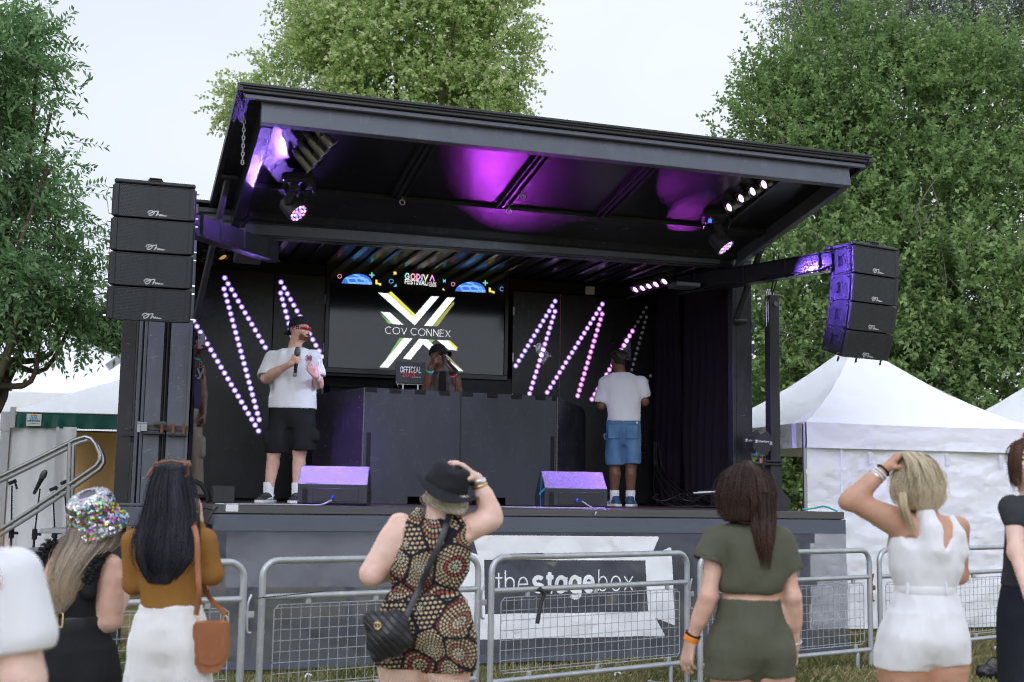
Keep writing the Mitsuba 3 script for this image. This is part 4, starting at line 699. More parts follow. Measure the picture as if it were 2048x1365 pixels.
# ================================================================ MARQUEE AND TENTS ON THE LEFT
MQ = thing('marquee', 'white marquee with a green valance, peach lining and half-open wall behind the handrail', 'marquee')
MD = 15.3; mo = at(14, 824, MD); mu = RH*.985+FH*.17; mu = norm(mu); mv = V(-mu[1], mu[0], 0); zE = mo[2]; zB = at(14, 855, MD)[2]
def mp(u, v_, z): return V(mo[0], mo[1], 0)+mu*u+mv*v_+V(0, 0, z)
mat('tent_left', (.82, .83, .86), .55, 0, .3); mat('valance_green', worn((.005, .085, .07), (.01, .13, .11), 6), .5); mat('peach', (.66, .42, .20), .7); mat('peach_floor', (.45, .32, .2), .8)
W_ = 4.0; apx = mp(2.35, 2.0, zE+1.05)
def rf(a, b):
    def fn(u, w):
        e = a+(b-a)*u[..., None]; pt = e*(1-w[..., None])+apx*w[..., None]; pt[..., 2] -= .10*np.sin(math.pi*w)*0+.05*np.sin(math.pi*u)*np.sin(math.pi*w); pt[..., 2] += wrinkles(pt, .02, 2.5, 3); return pt
    return gridm(fn, 50, 30)
A_, B_, C_, D_ = mp(.02, 0, zE), mp(W_, 0, zE), mp(W_, W_, zE), mp(.02, W_, zE)
for a, b in ((A_, B_), (B_, C_), (C_, D_), (D_, A_)): put(MQ+'__roof_panel', rf(a, b), 'mat_tent_left', True)
def vl(a, b, amp, m='mat_valance_green', z0=zB, z1=zE, s=1.0):
    n = norm(np.cross(b-a, (0, 0, 1)))
    def fn(u, w):
        pt = (a+(b-a)*u[..., None])+n*.02; pt[..., 2] = z0+(z1-z0)*w; L = np.linalg.norm(b-a); return pt+n*(amp*(np.sin(u*L*34*s+4*np.sin(u*L*3))*(1.1-w)+.6*np.sin(u*L*61*s+w*5)*(1-w)))[..., None]
    return gridm(fn, 160, 12), m
for a, b in ((A_+V(*mu)*.10, B_), (D_, A_)): m, t_ = vl(a, b, .012); put(MQ+'__valance', m, t_, True)
put(MQ+'__valance__edge', cat([beam(mp(.1, -.025, zE+.004), mp(W_, -.025, zE+.004), .012, .012)]), 'mat_tent_left')
put(MQ+'__corner_post', cat([obx(mp(.0, .03, zE/2), mu, mv, (0, 0, 1), .055, .055, zE/2), obx(mp(.0, -.03, zE-.12), mu, mv, (0, 0, 1), .06, .01, .12), obx(mp(.08, -.04, zE-.07), mu, mv, (0, 0, 1), .035, .006, .13)]), 'mat_alu')
put(MQ+'__corner_post', cat([obx(mp(W_, .03, zE/2), mu, mv, (0, 0, 1), .05, .05, zE/2), obx(mp(W_, W_, zE/2), mu, mv, (0, 0, 1), .05, .05, zE/2), obx(mp(0, W_, zE/2), mu, mv, (0, 0, 1), .05, .05, zE/2)]), 'mat_alu')
def hang(u0, u1, amp, z1=zB+.02, oo=0.02):
    def fn(u, w):
        pt = mp(0, 0, 0)+mu*(u0+(u1-u0)*u)[..., None]; pt[..., 2] = .02+(z1-.02)*w; s = u*(u1-u0)
        return pt-V(*mv)*(-oo+amp*np.sin(s*13+2*w+2*np.sin(s*3))*(.4+.6*(1-w))+amp*.5*np.sin(s*27+w*3))[..., None]
    return gridm(fn, 90, 30)
put(MQ+'__wall', hang(.06, .70, .016), 'mat_tent_left', True); put(MQ+'__wall', hang(.60, .84, .030, oo=-.03), 'mat_tent_left', True)
put(MQ+'__lining', cat([(lambda: gridm(lambda u, w: np.stack([*(np.moveaxis(mp(0, 0, 0)+mu*(.2+3.7*u)[..., None]+mv*(2.2+.02*np.sin(u*40))[..., None], -1, 0)[:2]), .02+2.2*w], -1), 60, 8))()]), 'mat_peach', True)
put(MQ+'__rod', tube([mp(.7, .03, zB-.03), mp(W_, .03, zB-.03)], .012, 8), 'mat_dark_metal')
put(MQ+'__sign', cat([obx(mp(.33, -.045, (zE+zB)/2), mu, mv, (0, 0, 1), .088, .002, (zE-zB)/2*.78, 0)]), 'mat_white_plastic')
sg = lambda u, z, w, h, m: put(MQ+'__sign__print', obx(mp(.33+u, -.049, (zE+zB)/2+z), mu, mv, (0, 0, 1), w, .001, h, 0), m)
sg(0, -.012, .075, .007, 'mat_valance_green'); sg(0, -.045, .05, .003, 'mat_dark_metal')
for i_ in range(5): put(MQ+'__sign__print', beam(mp(.29+.02*i_, -.049, (zE+zB)/2), mp(.30+.015*i_, -.049, (zE+zB)/2+.045), .009, .002, V(*mv), 0), 'mat_blue_tape')
put(MQ+'__sign__print', ext(Polygon(arc(0, 0, .045, .018, 0, 180)), mp(.33, -.047, (zE+zB)/2+.05), mu, (0, 0, 1), .002), 'mat_orange')
TT = thing('large_tent', 'large white tent roof with a grey beam behind the marquee', 'tent'); tv = 24
a, b, c = at(60, 640, tv), at(232, 716, tv), at(120, 745, tv)
put(TT+'__roof', gridm(lambda u, w: (at(40, 632, tv)+(at(240, 722, tv)-at(40, 632, tv))*u[..., None])*(1-w[..., None])+(at(-120, 780, tv-4)+(at(250, 790, tv-4)-at(-120, 780, tv-4))*u[..., None])*w[..., None], 20, 10), 'mat_tent_left', True)
put(TT+'__ridge_pole', tube([at(30, 628, tv), at(240, 722, tv)], .07, 10), 'mat_alu', True)
put(TT+'__beam', beam(at(215, 735, tv-4), at(280, 690, tv-3.8), .16, .12), 'mat_alu')
put(TT+'__wall', gridm(lambda u, w: at(-120, 780, tv-4)+(at(250, 790, tv-4)-at(-120, 780, tv-4))*u[..., None]-V(0, 0, 3.1)*w[..., None], 20, 6), 'mat_tent_left', True)
# steps with a double handrail, left of the stage
SP = thing('stage_steps', 'grey metal steps with a doubled tube handrail up to the left end of the stage', 'steps'); hv = 11.2
for nm, dv, dx, dy in (('handrail', 0, 0, 0), ('handrail', .75, 8, 6)):
    h = hv+dv; pts = [at(x+dx, y+dy, h) for x, y in ((-170, 1040), (-60, 982), (60, 925), (150, 880))]+[at(x+dx, y+dy, h) for x, y in ((170, 874), (182, 878), (190, 888))]+[at(x+dx, y+dy, h) for x, y in ((199, 908), (200, 920), (192, 932))]+[at(x+dx, y+dy, h) for x, y in ((130, 975), (60, 1022), (-60, 1098), (-170, 1165))]
    put(SP+'__'+nm, tube(pts, .019, 10), 'mat_par', True)
    put(SP+'__baluster', tube([at(139+dx, 884+dy, h), at(137+dx, 970+dy, h), at(135+dx, 1150+dy, h)], .019, 10), 'mat_par', True)
for k in range(5):
    c = at(150-62*k, 1060+42*k, hv+.35); put(SP+'__tread', obx(c, RH, FH, (0, 0, 1), .17, .42, .02), 'mat_alu')
put(SP+'__stringer', cat([beam(at(190, 1050, hv), at(-150, 1275, hv), .05, .14), beam(at(190, 1050, hv+.8), at(-150, 1275, hv+.8), .05, .14)]), 'mat_par')
# microphone stands beside the marquee
def mic(p, d, L=.24, r=.024, key='microphone', label=None):
    d = norm(d); p = V(*p); k = thing(key, label, 'microphone')
    put(k+'__handle', lathe([(0, -L*.55), (r*.5, -L*.55), (r*.55, -L*.5), (r*.78, .0), (r*.9, L*.12), (0, L*.12)], p, d, 14), 'mat_matt_black', 40)
    put(k+'__grille', lathe([(r*.9, L*.12), (r*1.1, L*.17), (r*1.12, L*.27), (r*.95, L*.38), (r*.5, L*.44), (0, L*.455)], p, d, 14), 'mat_mic_grille', 60); return k
bump('mic_grille', P((.10, .10, .11), .4, .8), lambda p, n, uv: noise(p.x*500, p.y*500, p.z*500), .001, 4e-4)
for i_, (x0, y0, x1, y1, nm) in enumerate(((24, 972, 22, 1130, 'microphone stand nearest the left edge beside the marquee wall'), (80, 978, 62, 1130, 'microphone stand holding a black microphone, beside the handrail'), (106, 985, 112, 1120, 'microphone stand with an empty clip left of the handrail post'), (128, 972, 142, 1120, 'leaning microphone stand with an empty clip behind the handrail post'))):
    k = thing('microphone_stand', nm, 'microphone stand', 'microphone stands by the steps'); v_ = 12.0; a, b = at(x0, y0, v_), at(x1, y1, v_); m = a+(b-a)*.6; g_ = b.copy(); g_[2] = .02
    put(k+'__pole', cat([tube([a, m], .0075, 8), tube([m, g_+V(0, 0, .2)], .011, 8)]), 'mat_matt_black', True)
    put(k+'__clutch', cat([cyl(m-V(0, 0, .05), m+V(0, 0, .05), .024), cyl(m, m+RH*.06, .014), cyl(m+V(0, 0, -.25), m+V(0, 0, -.15), .022)]), 'mat_matt_black')
    for j in range(3): t = j*2.1+.4; put(k+'__leg', tube([g_+V(0, 0, .22), g_+V(.3*math.cos(t), .3*math.sin(t), 0)], .009, 6), 'mat_matt_black')
    if i_ != 1: put(k+'__clip', cat([cyl(a-RH*.03+V(0, 0, .02), a+RH*.035+V(0, 0, .05), .017), cyl(a+RH*.03+V(0, 0, .03), a+RH*.05+V(0, 0, -.03), .01)]), 'mat_matt_black')
mic(at(81, 962, 11.98), .45*RH+V(0, 0, .85)-.2*FH, .26, .028, 'microphone', 'black microphone in the stand beside the handrail')
# odds and ends on the deck
def cable_run(key, label, pts, r=.006, m='mat_cable', kind=None):
    return lab(put(key, tube(smoothpath(pts, 6), r, 6), m, True), label, 'cable')
dk = lambda px, py: (lambda p: V(p[0], p[1], ZD+.008))(onZ(px, min(max(py, 1012), 1026), ZD+.008))
def dkY(px, Y): p = onY(px, 1012, Y); return V(p[0], Y, ZD+.009)
cable_run('grey_cable', 'grey cable running along the deck edge into the left wedge monitor', [dkY(430, -1.6), dkY(470, -1.66), dkY(540, -1.62), dkY(600, -1.58), dkY(640, -1.5), onY(663, 1001, -1.33)], .007, 'mat_cable_grey')
cable_run('grey_cable', 'grey cable looping over the deck edge from the right wedge monitor', [onY(1164, 1003, -1.2), dkY(1185, -1.4), dkY(1195, -1.7), V(*(onY(1190, 1030, -1.81)))], .006, 'mat_cable_grey')
cable_run('black_cable', 'black cable dropping over the left end of the deck edge', [dkY(500, -1.5), dkY(450, -1.68), V(*onY(425, 1025, -1.84)), V(*onY(408, 1060, -1.84))], .008)
cable_run('purple_cable', 'thin cable along the deck edge beside the blue-taped wedge monitor', [dkY(1000, -1.45), dkY(1060, -1.6), dkY(1110, -1.5), dkY(1170, -1.62), dkY(1210, -1.55)], .006, 'mat_cable_grey')
put('tape_patch', cat([obx(dkY(457, -1.7), (1, 0, 0), (0, 1, 0), (0, 0, 1), .07, .05, .002), bx(.60, .70, -1.785, -1.78, ZD-.05, ZD+.005)]), 'mat_white_plastic'); lab('tape_patch', 'white gaffer tape over the cable at the left end of the deck edge', 'tape')
r = np.random.default_rng(4)
for k in range(7):
    a = V(6.12+.03*r.normal(), 1.9, 2.1); e = V(5.6+.1*k, .55+.12*r.normal(), ZD+.02)
    one('stage_cable', 'purple-lit cable falling in a bundle down the curtain to the deck', 'cable', tube(smoothpath([a, a+V(.02*k-.05, -.05, -.35), a*.4+e*.6+V(-.1+.03*k, 0, -.18), e, e+V(.3, -.2, .0)], 6), .007, 5), 'mat_cable', True, 'cables falling down the curtain')
for k in range(8):
    a = V(5.55+.9*r.random(), .2+.7*r.random(), ZD+.03); pts = [a+V(.25*math.cos(t*1.3+k), .2*math.sin(t*1.7+k), .02+.10*abs(math.sin(t+k))) for t in np.linspace(0, 4, 7)]
    one('coiled_cable', 'tangled black cable lying on the deck before the curtain', 'cable', tube(smoothpath(pts, 5), .009, 5), 'mat_cable', True, 'cables tangled on the deck')
one('cable_box', 'silver multi-pin connector lying on the tangled cables by the curtain', 'connector', cat([cyl((5.95, .5, ZD+.16), (6.2, .42, ZD+.18), .03), cyl((5.9, .515, ZD+.158), (5.95, .5, ZD+.16), .022)]), 'mat_alu')
one('green_cable', 'green cable end lying on the right end of the deck edge', 'cable', tube(smoothpath([V(6.05, -1.5, ZD+.02), V(6.2, -1.45, ZD+.03), V(6.26, -1.55, ZD+.05), V(6.3, -1.7, ZD+.01)], 5), .009, 6), 'mat_teal', True)
one('pipe_hoop', 'thick black hose bent in a hoop at the left end of the deck', 'hose', tube(smoothpath([at(x, y, 10.9) for x, y in ((372, 975), (385, 964), (400, 968), (413, 985), (418, 1006))], 5), .022, 10), 'mat_matt_black', True)
one('deck_box', 'small purple-lit box on the deck beside the black hose', 'box', (lambda c: obx(c, V(1, 0, 0), V(0, 1, 0), V(0, 0, 1), .09, .12, .075, .008))(V(.66, -.9, ZD+.08)), 'mat_plastic_black')
# ================================================================ PEOPLE: bodies from blended distance fields
class Field:
    """a distance field on a grid, in world axes; shapes are blended in one after the other"""
    def __init__(s, lo, hi, h):
        s.h = h; s.lo = np.asarray(lo, float); s.n = np.ceil((np.asarray(hi)-s.lo)/h).astype(int)+2
        s.ax = [s.lo[k]+np.arange(s.n[k])*h for k in range(3)]; s.d = np.full(s.n, .25, np.float32)
    def box(s, lo, hi):
        a = [int(np.clip(np.floor((lo[k]-s.lo[k])/s.h), 0, s.n[k]-1)) for k in range(3)]; b = [int(np.clip(np.ceil((hi[k]-s.lo[k])/s.h)+1, 1, s.n[k])) for k in range(3)]
        return tuple(slice(x, max(y, x+1)) for x, y in zip(a, b))
    def pts(s, sl): return [s.ax[k][sl[k]].reshape([-1 if j == k else 1 for j in range(3)]).astype(np.float32) for k in range(3)]
    def blend(s, sl, d, k):
        a = s.d[sl]; d = d.astype(np.float32)
        if k <= 0: s.d[sl] = np.minimum(a, d); return
        t = np.maximum(k-np.abs(a-d), 0)/k; s.d[sl] = np.minimum(a, d)-t*t*k*.25
    def carve(s, sl, d, k=.006):
        a = s.d[sl]; d = -d.astype(np.float32); t = np.maximum(k-np.abs(a-d), 0)/k; s.d[sl] = np.maximum(a, d)+t*t*k*.25
    def limb(s, a, b, ra, rb, k=.02, cut=False):
        a, b = np.asarray(a, float), np.asarray(b, float); m = max(ra, rb)+max(k, .02)+.03; sl = s.box(np.minimum(a, b)-m, np.maximum(a, b)+m); x, y, z = s.pts(sl); v = b-a; L2 = max(v@v, 1e-9)
        t = np.clip(((x-a[0])*v[0]+(y-a[1])*v[1]+(z-a[2])*v[2])/L2, 0, 1); t2 = t
        d = np.sqrt((x-a[0]-t*v[0])**2+(y-a[1]-t*v[1])**2+(z-a[2]-t*v[2])**2)-(ra+(rb-ra)*t2)
        (s.carve if cut else s.blend)(sl, d, k)
    def chain(s, P_, R_, k=.02):
        for i in range(len(P_)-1): s.limb(P_[i], P_[i+1], R_[i], R_[i+1], k)
    def ell(s, c, A, r, k=.02, cut=False):
        """ellipsoid at c with axes as the rows of A and radii r"""
        c = np.asarray(c, float); A = np.asarray(A, float); e = np.sqrt(((A*np.asarray(r)[:, None])**2).sum(0))+max(k, .02)+.03; sl = s.box(c-e, c+e); x, y, z = s.pts(sl); x, y, z = x-c[0], y-c[1], z-c[2]
        q = [(x*A[i, 0]+y*A[i, 1]+z*A[i, 2]) for i in range(3)]; k0 = np.sqrt(sum((q[i]/r[i])**2 for i in range(3))); k1 = np.sqrt(sum((q[i]/r[i]**2)**2 for i in range(3)))
        (s.carve if cut else s.blend)(sl, k0*(k0-1)/np.maximum(k1, 1e-6), k)
    def loft(s, rows, k=.02, tilt=None, e=2.0, cut=False, pleat=None):
        """a column of upright slices: rows of (centre xyz, half width along RH, half depth along FH)"""
        rows = sorted(rows, key=lambda q_: q_[0][2]); Z = np.array([q_[0][2] for q_ in rows]); C = np.array([q_[0] for q_ in rows]); Aw = np.array([q_[1] for q_ in rows]); B = np.array([q_[2] for q_ in rows])
        m = max(Aw.max(), B.max())+.05; sl = s.box([*(C[:, :2].min(0)-m), Z[0]-.04], [*(C[:, :2].max(0)+m), Z[-1]+.04]); x, y, z = s.pts(sl); zz = np.clip(s.ax[2][sl[2]], Z[0], Z[-1])
        from scipy.interpolate import PchipInterpolator as PI
        f = lambda q_: PI(Z, q_)(zz).reshape(1, 1, -1).astype(np.float32)
        cx, cy, a, b = f(C[:, 0]), f(C[:, 1]), f(Aw), f(B); R_, F_ = RH, FH
        if tilt is not None: R_ = RH*math.cos(tilt)+FH*math.sin(tilt); F_ = FH*math.cos(tilt)-RH*math.sin(tilt)
        u = (x-cx)*R_[0]+(y-cy)*R_[1]; w = (x-cx)*F_[0]+(y-cy)*F_[1]
        if pleat is not None: g = 1+pleat[0]*np.sin(np.arctan2(w/b, u/a)*pleat[1]+z*pleat[2]); a = a*g; b = b*g
        q_ = (np.abs(u/a)**e+np.abs(w/b)**e)**(1/e); d = (q_-1)*np.minimum(a, b); d = np.maximum(d, np.maximum(Z[0]-z, z-Z[-1]))
        (s.carve if cut else s.blend)(sl, d, k)
    def half(s, c, n, k=.004, lo=None, hi=None):
        """cuts away everything on the side of c that n points to (within a box)"""
        sl = s.box(s.lo if lo is None else lo, s.lo+s.n*s.h if hi is None else hi); x, y, z = s.pts(sl); s.carve(sl, -((x-c[0])*n[0]+(y-c[1])*n[1]+(z-c[2])*n[2]), k)
    def mesh(s):
        """surface nets"""
        d = s.d.copy(); d[[0, -1]] = .1; d[:, [0, -1]] = .1; d[:, :, [0, -1]] = .1
        ins = d < 0; n = np.array(d.shape)-1; cnt = np.zeros(n, np.int8)
        for o in np.ndindex(2, 2, 2): cnt += ins[o[0]:o[0]+n[0], o[1]:o[1]+n[1], o[2]:o[2]+n[2]]
        act = np.argwhere((cnt > 0) & (cnt < 8)); idx = np.full(n, -1, np.int64); idx[tuple(act.T)] = np.arange(len(act))
        acc, num = np.zeros((len(act), 3)), np.zeros((len(act), 1)); cr = list(np.ndindex(2, 2, 2))
        val = {o: d[act[:, 0]+o[0], act[:, 1]+o[1], act[:, 2]+o[2]] for o in cr}
        for o in cr:
            for ax in range(3):
                if o[ax]: continue
                o2 = tuple(o[j]+(j == ax) for j in range(3)); va, vb = val[o], val[o2]; m = (va < 0) != (vb < 0); t = np.where(m, va/np.where(m, va-vb, 1), 0)
                p = np.tile(np.array(o, float), (len(act), 1)); p[:, ax] += t; acc += p*m[:, None]; num += m[:, None]
        v = s.lo+(act+acc/np.maximum(num, 1))*s.h; F_ = []
        for ax in range(3):
            b, c = (ax+1) % 3, (ax+2) % 3; sh = [slice(1, -1)]*3; sh[ax] = slice(0, -1); A0 = ins[tuple(sh)]; sh2 = list(sh); sh2[ax] = slice(1, None); A1 = ins[tuple(sh2)]
            e = np.argwhere(A0 != A1); e[:, b] += 1; e[:, c] += 1; e = e[np.all(e < n+np.eye(3, dtype=int)[ax]*0+1, 1)]
            def cell(db, dc): q_ = e.copy(); q_[:, b] -= db; q_[:, c] -= dc; q_ = np.minimum(q_, n-1); return idx[tuple(q_.T)]
            q4 = np.stack([cell(1, 1), cell(0, 1), cell(0, 0), cell(1, 0)], 1); fl_ = ~ins[tuple(e.T)]; q4[fl_] = q4[fl_][:, ::-1]; q4 = q4[(q4 >= 0).all(1)]; F_.append(q4)
        q4 = np.vstack(F_); return v, np.vstack([q4[:, [0, 1, 2]], q4[:, [0, 2, 3]]])
def vnorm(v, f):
    n = np.zeros_like(v); c = np.cross(v[f[:, 1]]-v[f[:, 0]], v[f[:, 2]]-v[f[:, 0]])
    for k in range(3): np.add.at(n, f[:, k], c)
    return n/(np.linalg.norm(n, axis=1, keepdims=True)+1e-12)
def relax(m, n=6):
    """Taubin smoothing: takes the steps of the grid out of hems and edges"""
    from scipy.sparse import coo_matrix
    v, f = m; e = np.vstack([f[:, [0, 1]], f[:, [1, 2]], f[:, [2, 0]]]); A = coo_matrix((np.ones(len(e)*2), (np.r_[e[:, 0], e[:, 1]], np.r_[e[:, 1], e[:, 0]])), (len(v), len(v))).tocsr(); A.data[:] = 1; dg = np.maximum(np.asarray(A.sum(1)), 1)
    for i in range(2*n): v = v+(.5 if i % 2 == 0 else -.52)*(A@v/dg-v)
    return v, f
def rumple(m, amp, s, seed, oct_=3, fold=0.):
    v, f = m; n = vnorm(v, f); q_ = v*np.asarray(s); dd = meshkit.fbm(q_, oct_, seed)-.5
    if fold: dd = dd+fold*(np.abs(meshkit.noise(q_*.8+7, seed+5)-.5)-.2)
    return v+n*(dd*amp)[:, None], f
def hand(F, w, d, pn, th, size=1., curl=(.35, .4, .45, .5), spread=.08, thumb=(.55, .5), tcurl=.3, k=.006, first=1.0):
    """five separate fingers from the wrist w along d; pn is where the palm faces, th the side of the thumb"""
    d = norm(d); pn = norm(pn-d*(np.asarray(pn)@d)); ac = np.cross(pn, d); ac = ac if ac@np.asarray(th) > 0 else -ac; S_ = size
    K = [w+(d*q_+ac*a)*S_ for q_, a in ((.088, .033), (.093, .011), (.088, -.011), (.078, -.031))]
    for i, kk in enumerate(K): F.limb(w+(ac*(.018-.012*i)+d*.008)*S_, kk, .0155*S_, .0115*S_, .014)
    for i, kk in enumerate(K):
        L = (.070, .078, .073, .056)[i]*S_; r_ = (.0098, .0100, .0096, .0085)[i]*S_; p = kk; dd = norm(d+ac*(1.5-i)*spread); ang = 0
        for j, (fr, c_) in enumerate(((.45, first), (.32, 1.25), (.23, .8))):
            ang += curl[i]*c_; nx = dd*math.cos(ang)+pn*math.sin(ang); p2 = p+nx*L*fr; F.limb(p, p2, r_*(1-.10*j), r_*(.93-.12*j), k); p = p2
    b = w+(ac*.020+d*.022+pn*.006)*S_; t1 = norm(d*thumb[1]+ac*thumb[0]+pn*.45); p1 = b+t1*.048*S_; t2 = norm(t1+d*tcurl+pn*tcurl*.6-ac*tcurl*.5); p2 = p1+t2*.034*S_; t3 = norm(t2+d*tcurl*.6+pn*tcurl*.4-ac*tcurl*.3); p3 = p2+t3*.027*S_
    F.limb(b, p1, .0155*S_, .0115*S_, .012); F.limb(p1, p2, .0112*S_, .0100*S_, k); F.limb(p2, p3, .0100*S_, .0080*S_, k)
def head(F, c, fw, up, s=1., face=True, jaw=1.0):
    """skull, jaw, nose, brow, lips, ears; c is the middle of the head, fw where the face looks"""
    fw = norm(fw); up = norm(up-fw*(np.asarray(up)@fw)); rt = np.cross(fw, up); A = np.stack([rt, fw, up])
    q_ = lambda x, y, z: c+(rt*x+fw*y+up*z)*s
    F.ell(q_(0, -.012, .030), A, (.074*s, .094*s, .082*s), .02); F.ell(q_(0, .020, -.030), A, (.062*s*jaw, .072*s, .078*s), .035); F.ell(q_(0, .050, -.078), A, (.032*s*jaw, .034*s, .028*s), .03)
    if face:
        F.limb(q_(0, .083, .022), q_(0, .108, -.022), .0085*s, .0115*s, .012); F.limb(q_(-.013, .093, -.026), q_(.013, .093, -.026), .009*s, .009*s, .008)
        F.limb(q_(-.036, .074, .030), q_(.036, .074, .030), .012*s, .012*s, .02)
        for sx in (-1, 1):
            F.ell(q_(sx*.032, .088, .012), A, (.016*s, .010*s, .010*s), .01, True); F.ell(q_(sx*.040, .060, -.012), A, (.022*s, .022*s, .018*s), .02)
        F.limb(q_(-.016, .088, -.049), q_(.016, .088, -.049), .0065*s, .0065*s, .006); F.limb(q_(-.014, .087, -.060), q_(.014, .087, -.060), .0072*s, .0072*s, .006)
        F.limb(q_(-.020, .099, -.0545), q_(.020, .099, -.0545), .0016*s, .0016*s, .004, True)
    for sx in (-1, 1):
        F.ell(q_(sx*.077, -.008, .000), np.stack([rt*sx*.9-fw*.45, fw*.9+rt*sx*.45, up]), (.008*s, .019*s, .031*s), .006)
        F.ell(q_(sx*.086, .0, .003), A, (.005*s, .010*s, .017*s), .004, True)
    return q_, A
def eyes(key, q_, A, s=1.):
    for sx in (-1, 1):
        c = q_(sx*.031, .0755, .012); put(key+'__eye', lathe([(.0125*s*math.sin(t), -.0125*s*math.cos(t)) for t in np.linspace(.02, math.pi-.02, 9)], c, A[1], 14), 'mat_eye_white', True)
        put(key+'__eye__iris', lathe([(.0058*s, .0112*s), (.004*s, .0124*s), (0, .0128*s)], c, A[1], 12), 'mat_iris', True)
        put(key+'__eyebrow', tube([q_(sx*.015, .0905, .031), q_(sx*.030, .0885, .036), q_(sx*.046, .078, .032)], [.0028*s, .0036*s, .002*s], 6), 'mat_brow', True)
mat('eye_white', (.75, .73, .70), .2); mat('iris', (.03, .02, .015), .15); mat('brow', (.02, .014, .01), .8)
def skin(key, c, red=(.06, -.01, -.01)):
    c0 = tuple(map(float, c)); red = tuple(map(float, red)); return bsdf('mat_skin_'+key, two({**P(mikit.proc(lambda p, n, uv: C3(*c0)*(.84+.32*fbm(p.x*30, p.y*30, p.z*30, 4))+C3(*red)*2*dr.clip(fbm(p.x*9, p.y*9, p.z*9, 2)-.42, 0, 1)), .48, 0, .42), 'sheen': .2}))
SKF = skin('fair', (.63, .40, .31)); SKT = skin('tan', (.53, .30, .21)); SKP = skin('pale', (.74, .51, .43)); SKD = skin('dark', (.145, .072, .047), (.03, .0, .0)); SKM = skin('brown', (.15, .075, .048), (.03, 0, 0))
def cloth(key, c0, c1=None, rough=.85, weave=900., amt=.10, sheen=.3, spec=.15, fold=.006):
    c0 = tuple(map(float, c0)); c1 = tuple(x*.8 for x in c0) if c1 is None else tuple(map(float, c1))
    def folds(p, n, uv): q_ = p.z*26+6*noise(p.x*6, p.y*6, p.z*5); return dr.abs(fbm(p.x*11+2*noise(p.x*5, p.z*5, p.y*5), p.y*11, q_*.55, 3)-.5)
    return bsdf('mat_cloth_'+key, two({'type': 'bumpmap', 'arbitrary': mikit.proc(folds, 2e-3), 'scale': fold, 'b': P(mikit.proc(lambda p, n, uv: mix(c0, c1, fbm(p.x*7, p.y*7, p.z*7, 3))*(1-amt*.5+amt*noise(p.x*weave*.35, p.y*weave*.35, p.z*weave))), rough, 0, spec, sheen=sheen*.3)}))
def hair_mat(key, rough=.5, spec=.28): return bsdf('mat_hair_'+key, two(P(VC, rough, 0, spec)))
hair_mat('strand')
def strands(rows, n, seed, c0, c1, zend=(0., .15), jit=.08, r=.0022, wave=.006, wf=9., seg=12, ang=(0, 2*math.pi), tilt=0., clump=14, tipc=None, ztop=(0, 0), lock=.16):
    """locks lying on a column of slices (rows as in Field.loft, top first), each a thin tapering tube with its own shade"""
    rg = np.random.default_rng(seed); rows = sorted(rows, key=lambda q_: -q_[0][2]); Z = np.array([q_[0][2] for q_ in rows]); C = np.array([q_[0] for q_ in rows]); A_ = np.array([q_[1] for q_ in rows]); B_ = np.array([q_[2] for q_ in rows])
    from scipy.interpolate import PchipInterpolator as PI
    zi = Z[::-1]; fc, fa, fb = PI(zi, C[::-1]), PI(zi, A_[::-1]), PI(zi, B_[::-1]); R_ = RH*math.cos(tilt)+FH*math.sin(tilt); F_ = FH*math.cos(tilt)-RH*math.sin(tilt)
    th = rg.uniform(*ang, n); cl = np.round(th*clump)/clump; th = th*.6+cl*.4; e = rg.uniform(0, 1, n); zt = Z[0]-(Z[0]-Z[-1])*rg.uniform(*ztop, n) if ztop[1] > 0 else np.full(n, Z[0]); zb = Z[-1]+(Z[0]-Z[-1])*(zend[0]+(zend[1]-zend[0])*rg.random(n)**1.5)+.02*(np.sin(cl*37)+1)
    zb = np.minimum(zb, zt-.03); t = np.linspace(0, 1, seg); z = zt[:, None]+(zb-zt)[:, None]*t; zc = np.clip(z, Z[-1], Z[0]); ph = rg.uniform(0, 6.3, n)[:, None]
    lk = meshkit.fbm(np.stack([np.cos(th)[:, None]*4.5+0*z, np.sin(th)[:, None]*4.5+0*z, z*3.5], -1), 2, seed)
    off = 1+jit*(rg.random(n)[:, None]-.35)*np.minimum(1, 3*t)+lock*(lk-.5)*np.minimum(1, 3*t); tw = th[:, None]+.05*np.sin(wf*.6*z+ph)*np.minimum(1, 2*t)
    w = wave*np.sin(z*wf*3+ph+cl[:, None]*5)*t; u = fa(zc)*np.cos(tw)*off+w; v_ = fb(zc)*np.sin(tw)*off+w*.6
    p = fc(zc).copy(); p[..., 2] = z; p = p+u[..., None]*R_+v_[..., None]*F_
    rad = r*rg.uniform(.7, 1.3, n)[:, None]*np.clip(np.minimum(1, (1.02-t)*2.5), .15, 1); tg = np.gradient(p, axis=1); tg /= np.linalg.norm(tg, axis=2, keepdims=True)+1e-9
    a = np.cross(tg, FH); a /= np.linalg.norm(a, axis=2, keepdims=True)+1e-9; b = np.cross(tg, a)
    vv = np.stack([p+rad[..., None]*a, p+rad[..., None]*(-.5*a+.87*b), p+rad[..., None]*(-.5*a-.87*b)], 2).reshape(-1, 3)
    base = (np.arange(n)[:, None, None]*seg+np.arange(seg-1)[None, :, None])*3; f = np.concatenate([np.stack([base[..., 0]+i, base[..., 0]+(i+1) % 3, base[..., 0]+3+(i+1) % 3, base[..., 0]+3+i], -1).reshape(-1, 4) for i in range(3)])
    cm = np.clip(.30*rg.random(n)[:, None]+1.5*(lk-.28), 0, 1); c = V(*c0)+(V(*c1)-V(*c0))*cm[..., None]
    if tipc is not None: c = c+(V(*tipc)-c)*(t**1.5)[None, :, None]
    return (vv, np.vstack([f[:, [0, 1, 2]], f[:, [0, 2, 3]]])), np.repeat(c.reshape(-1, 3), 3, 0)
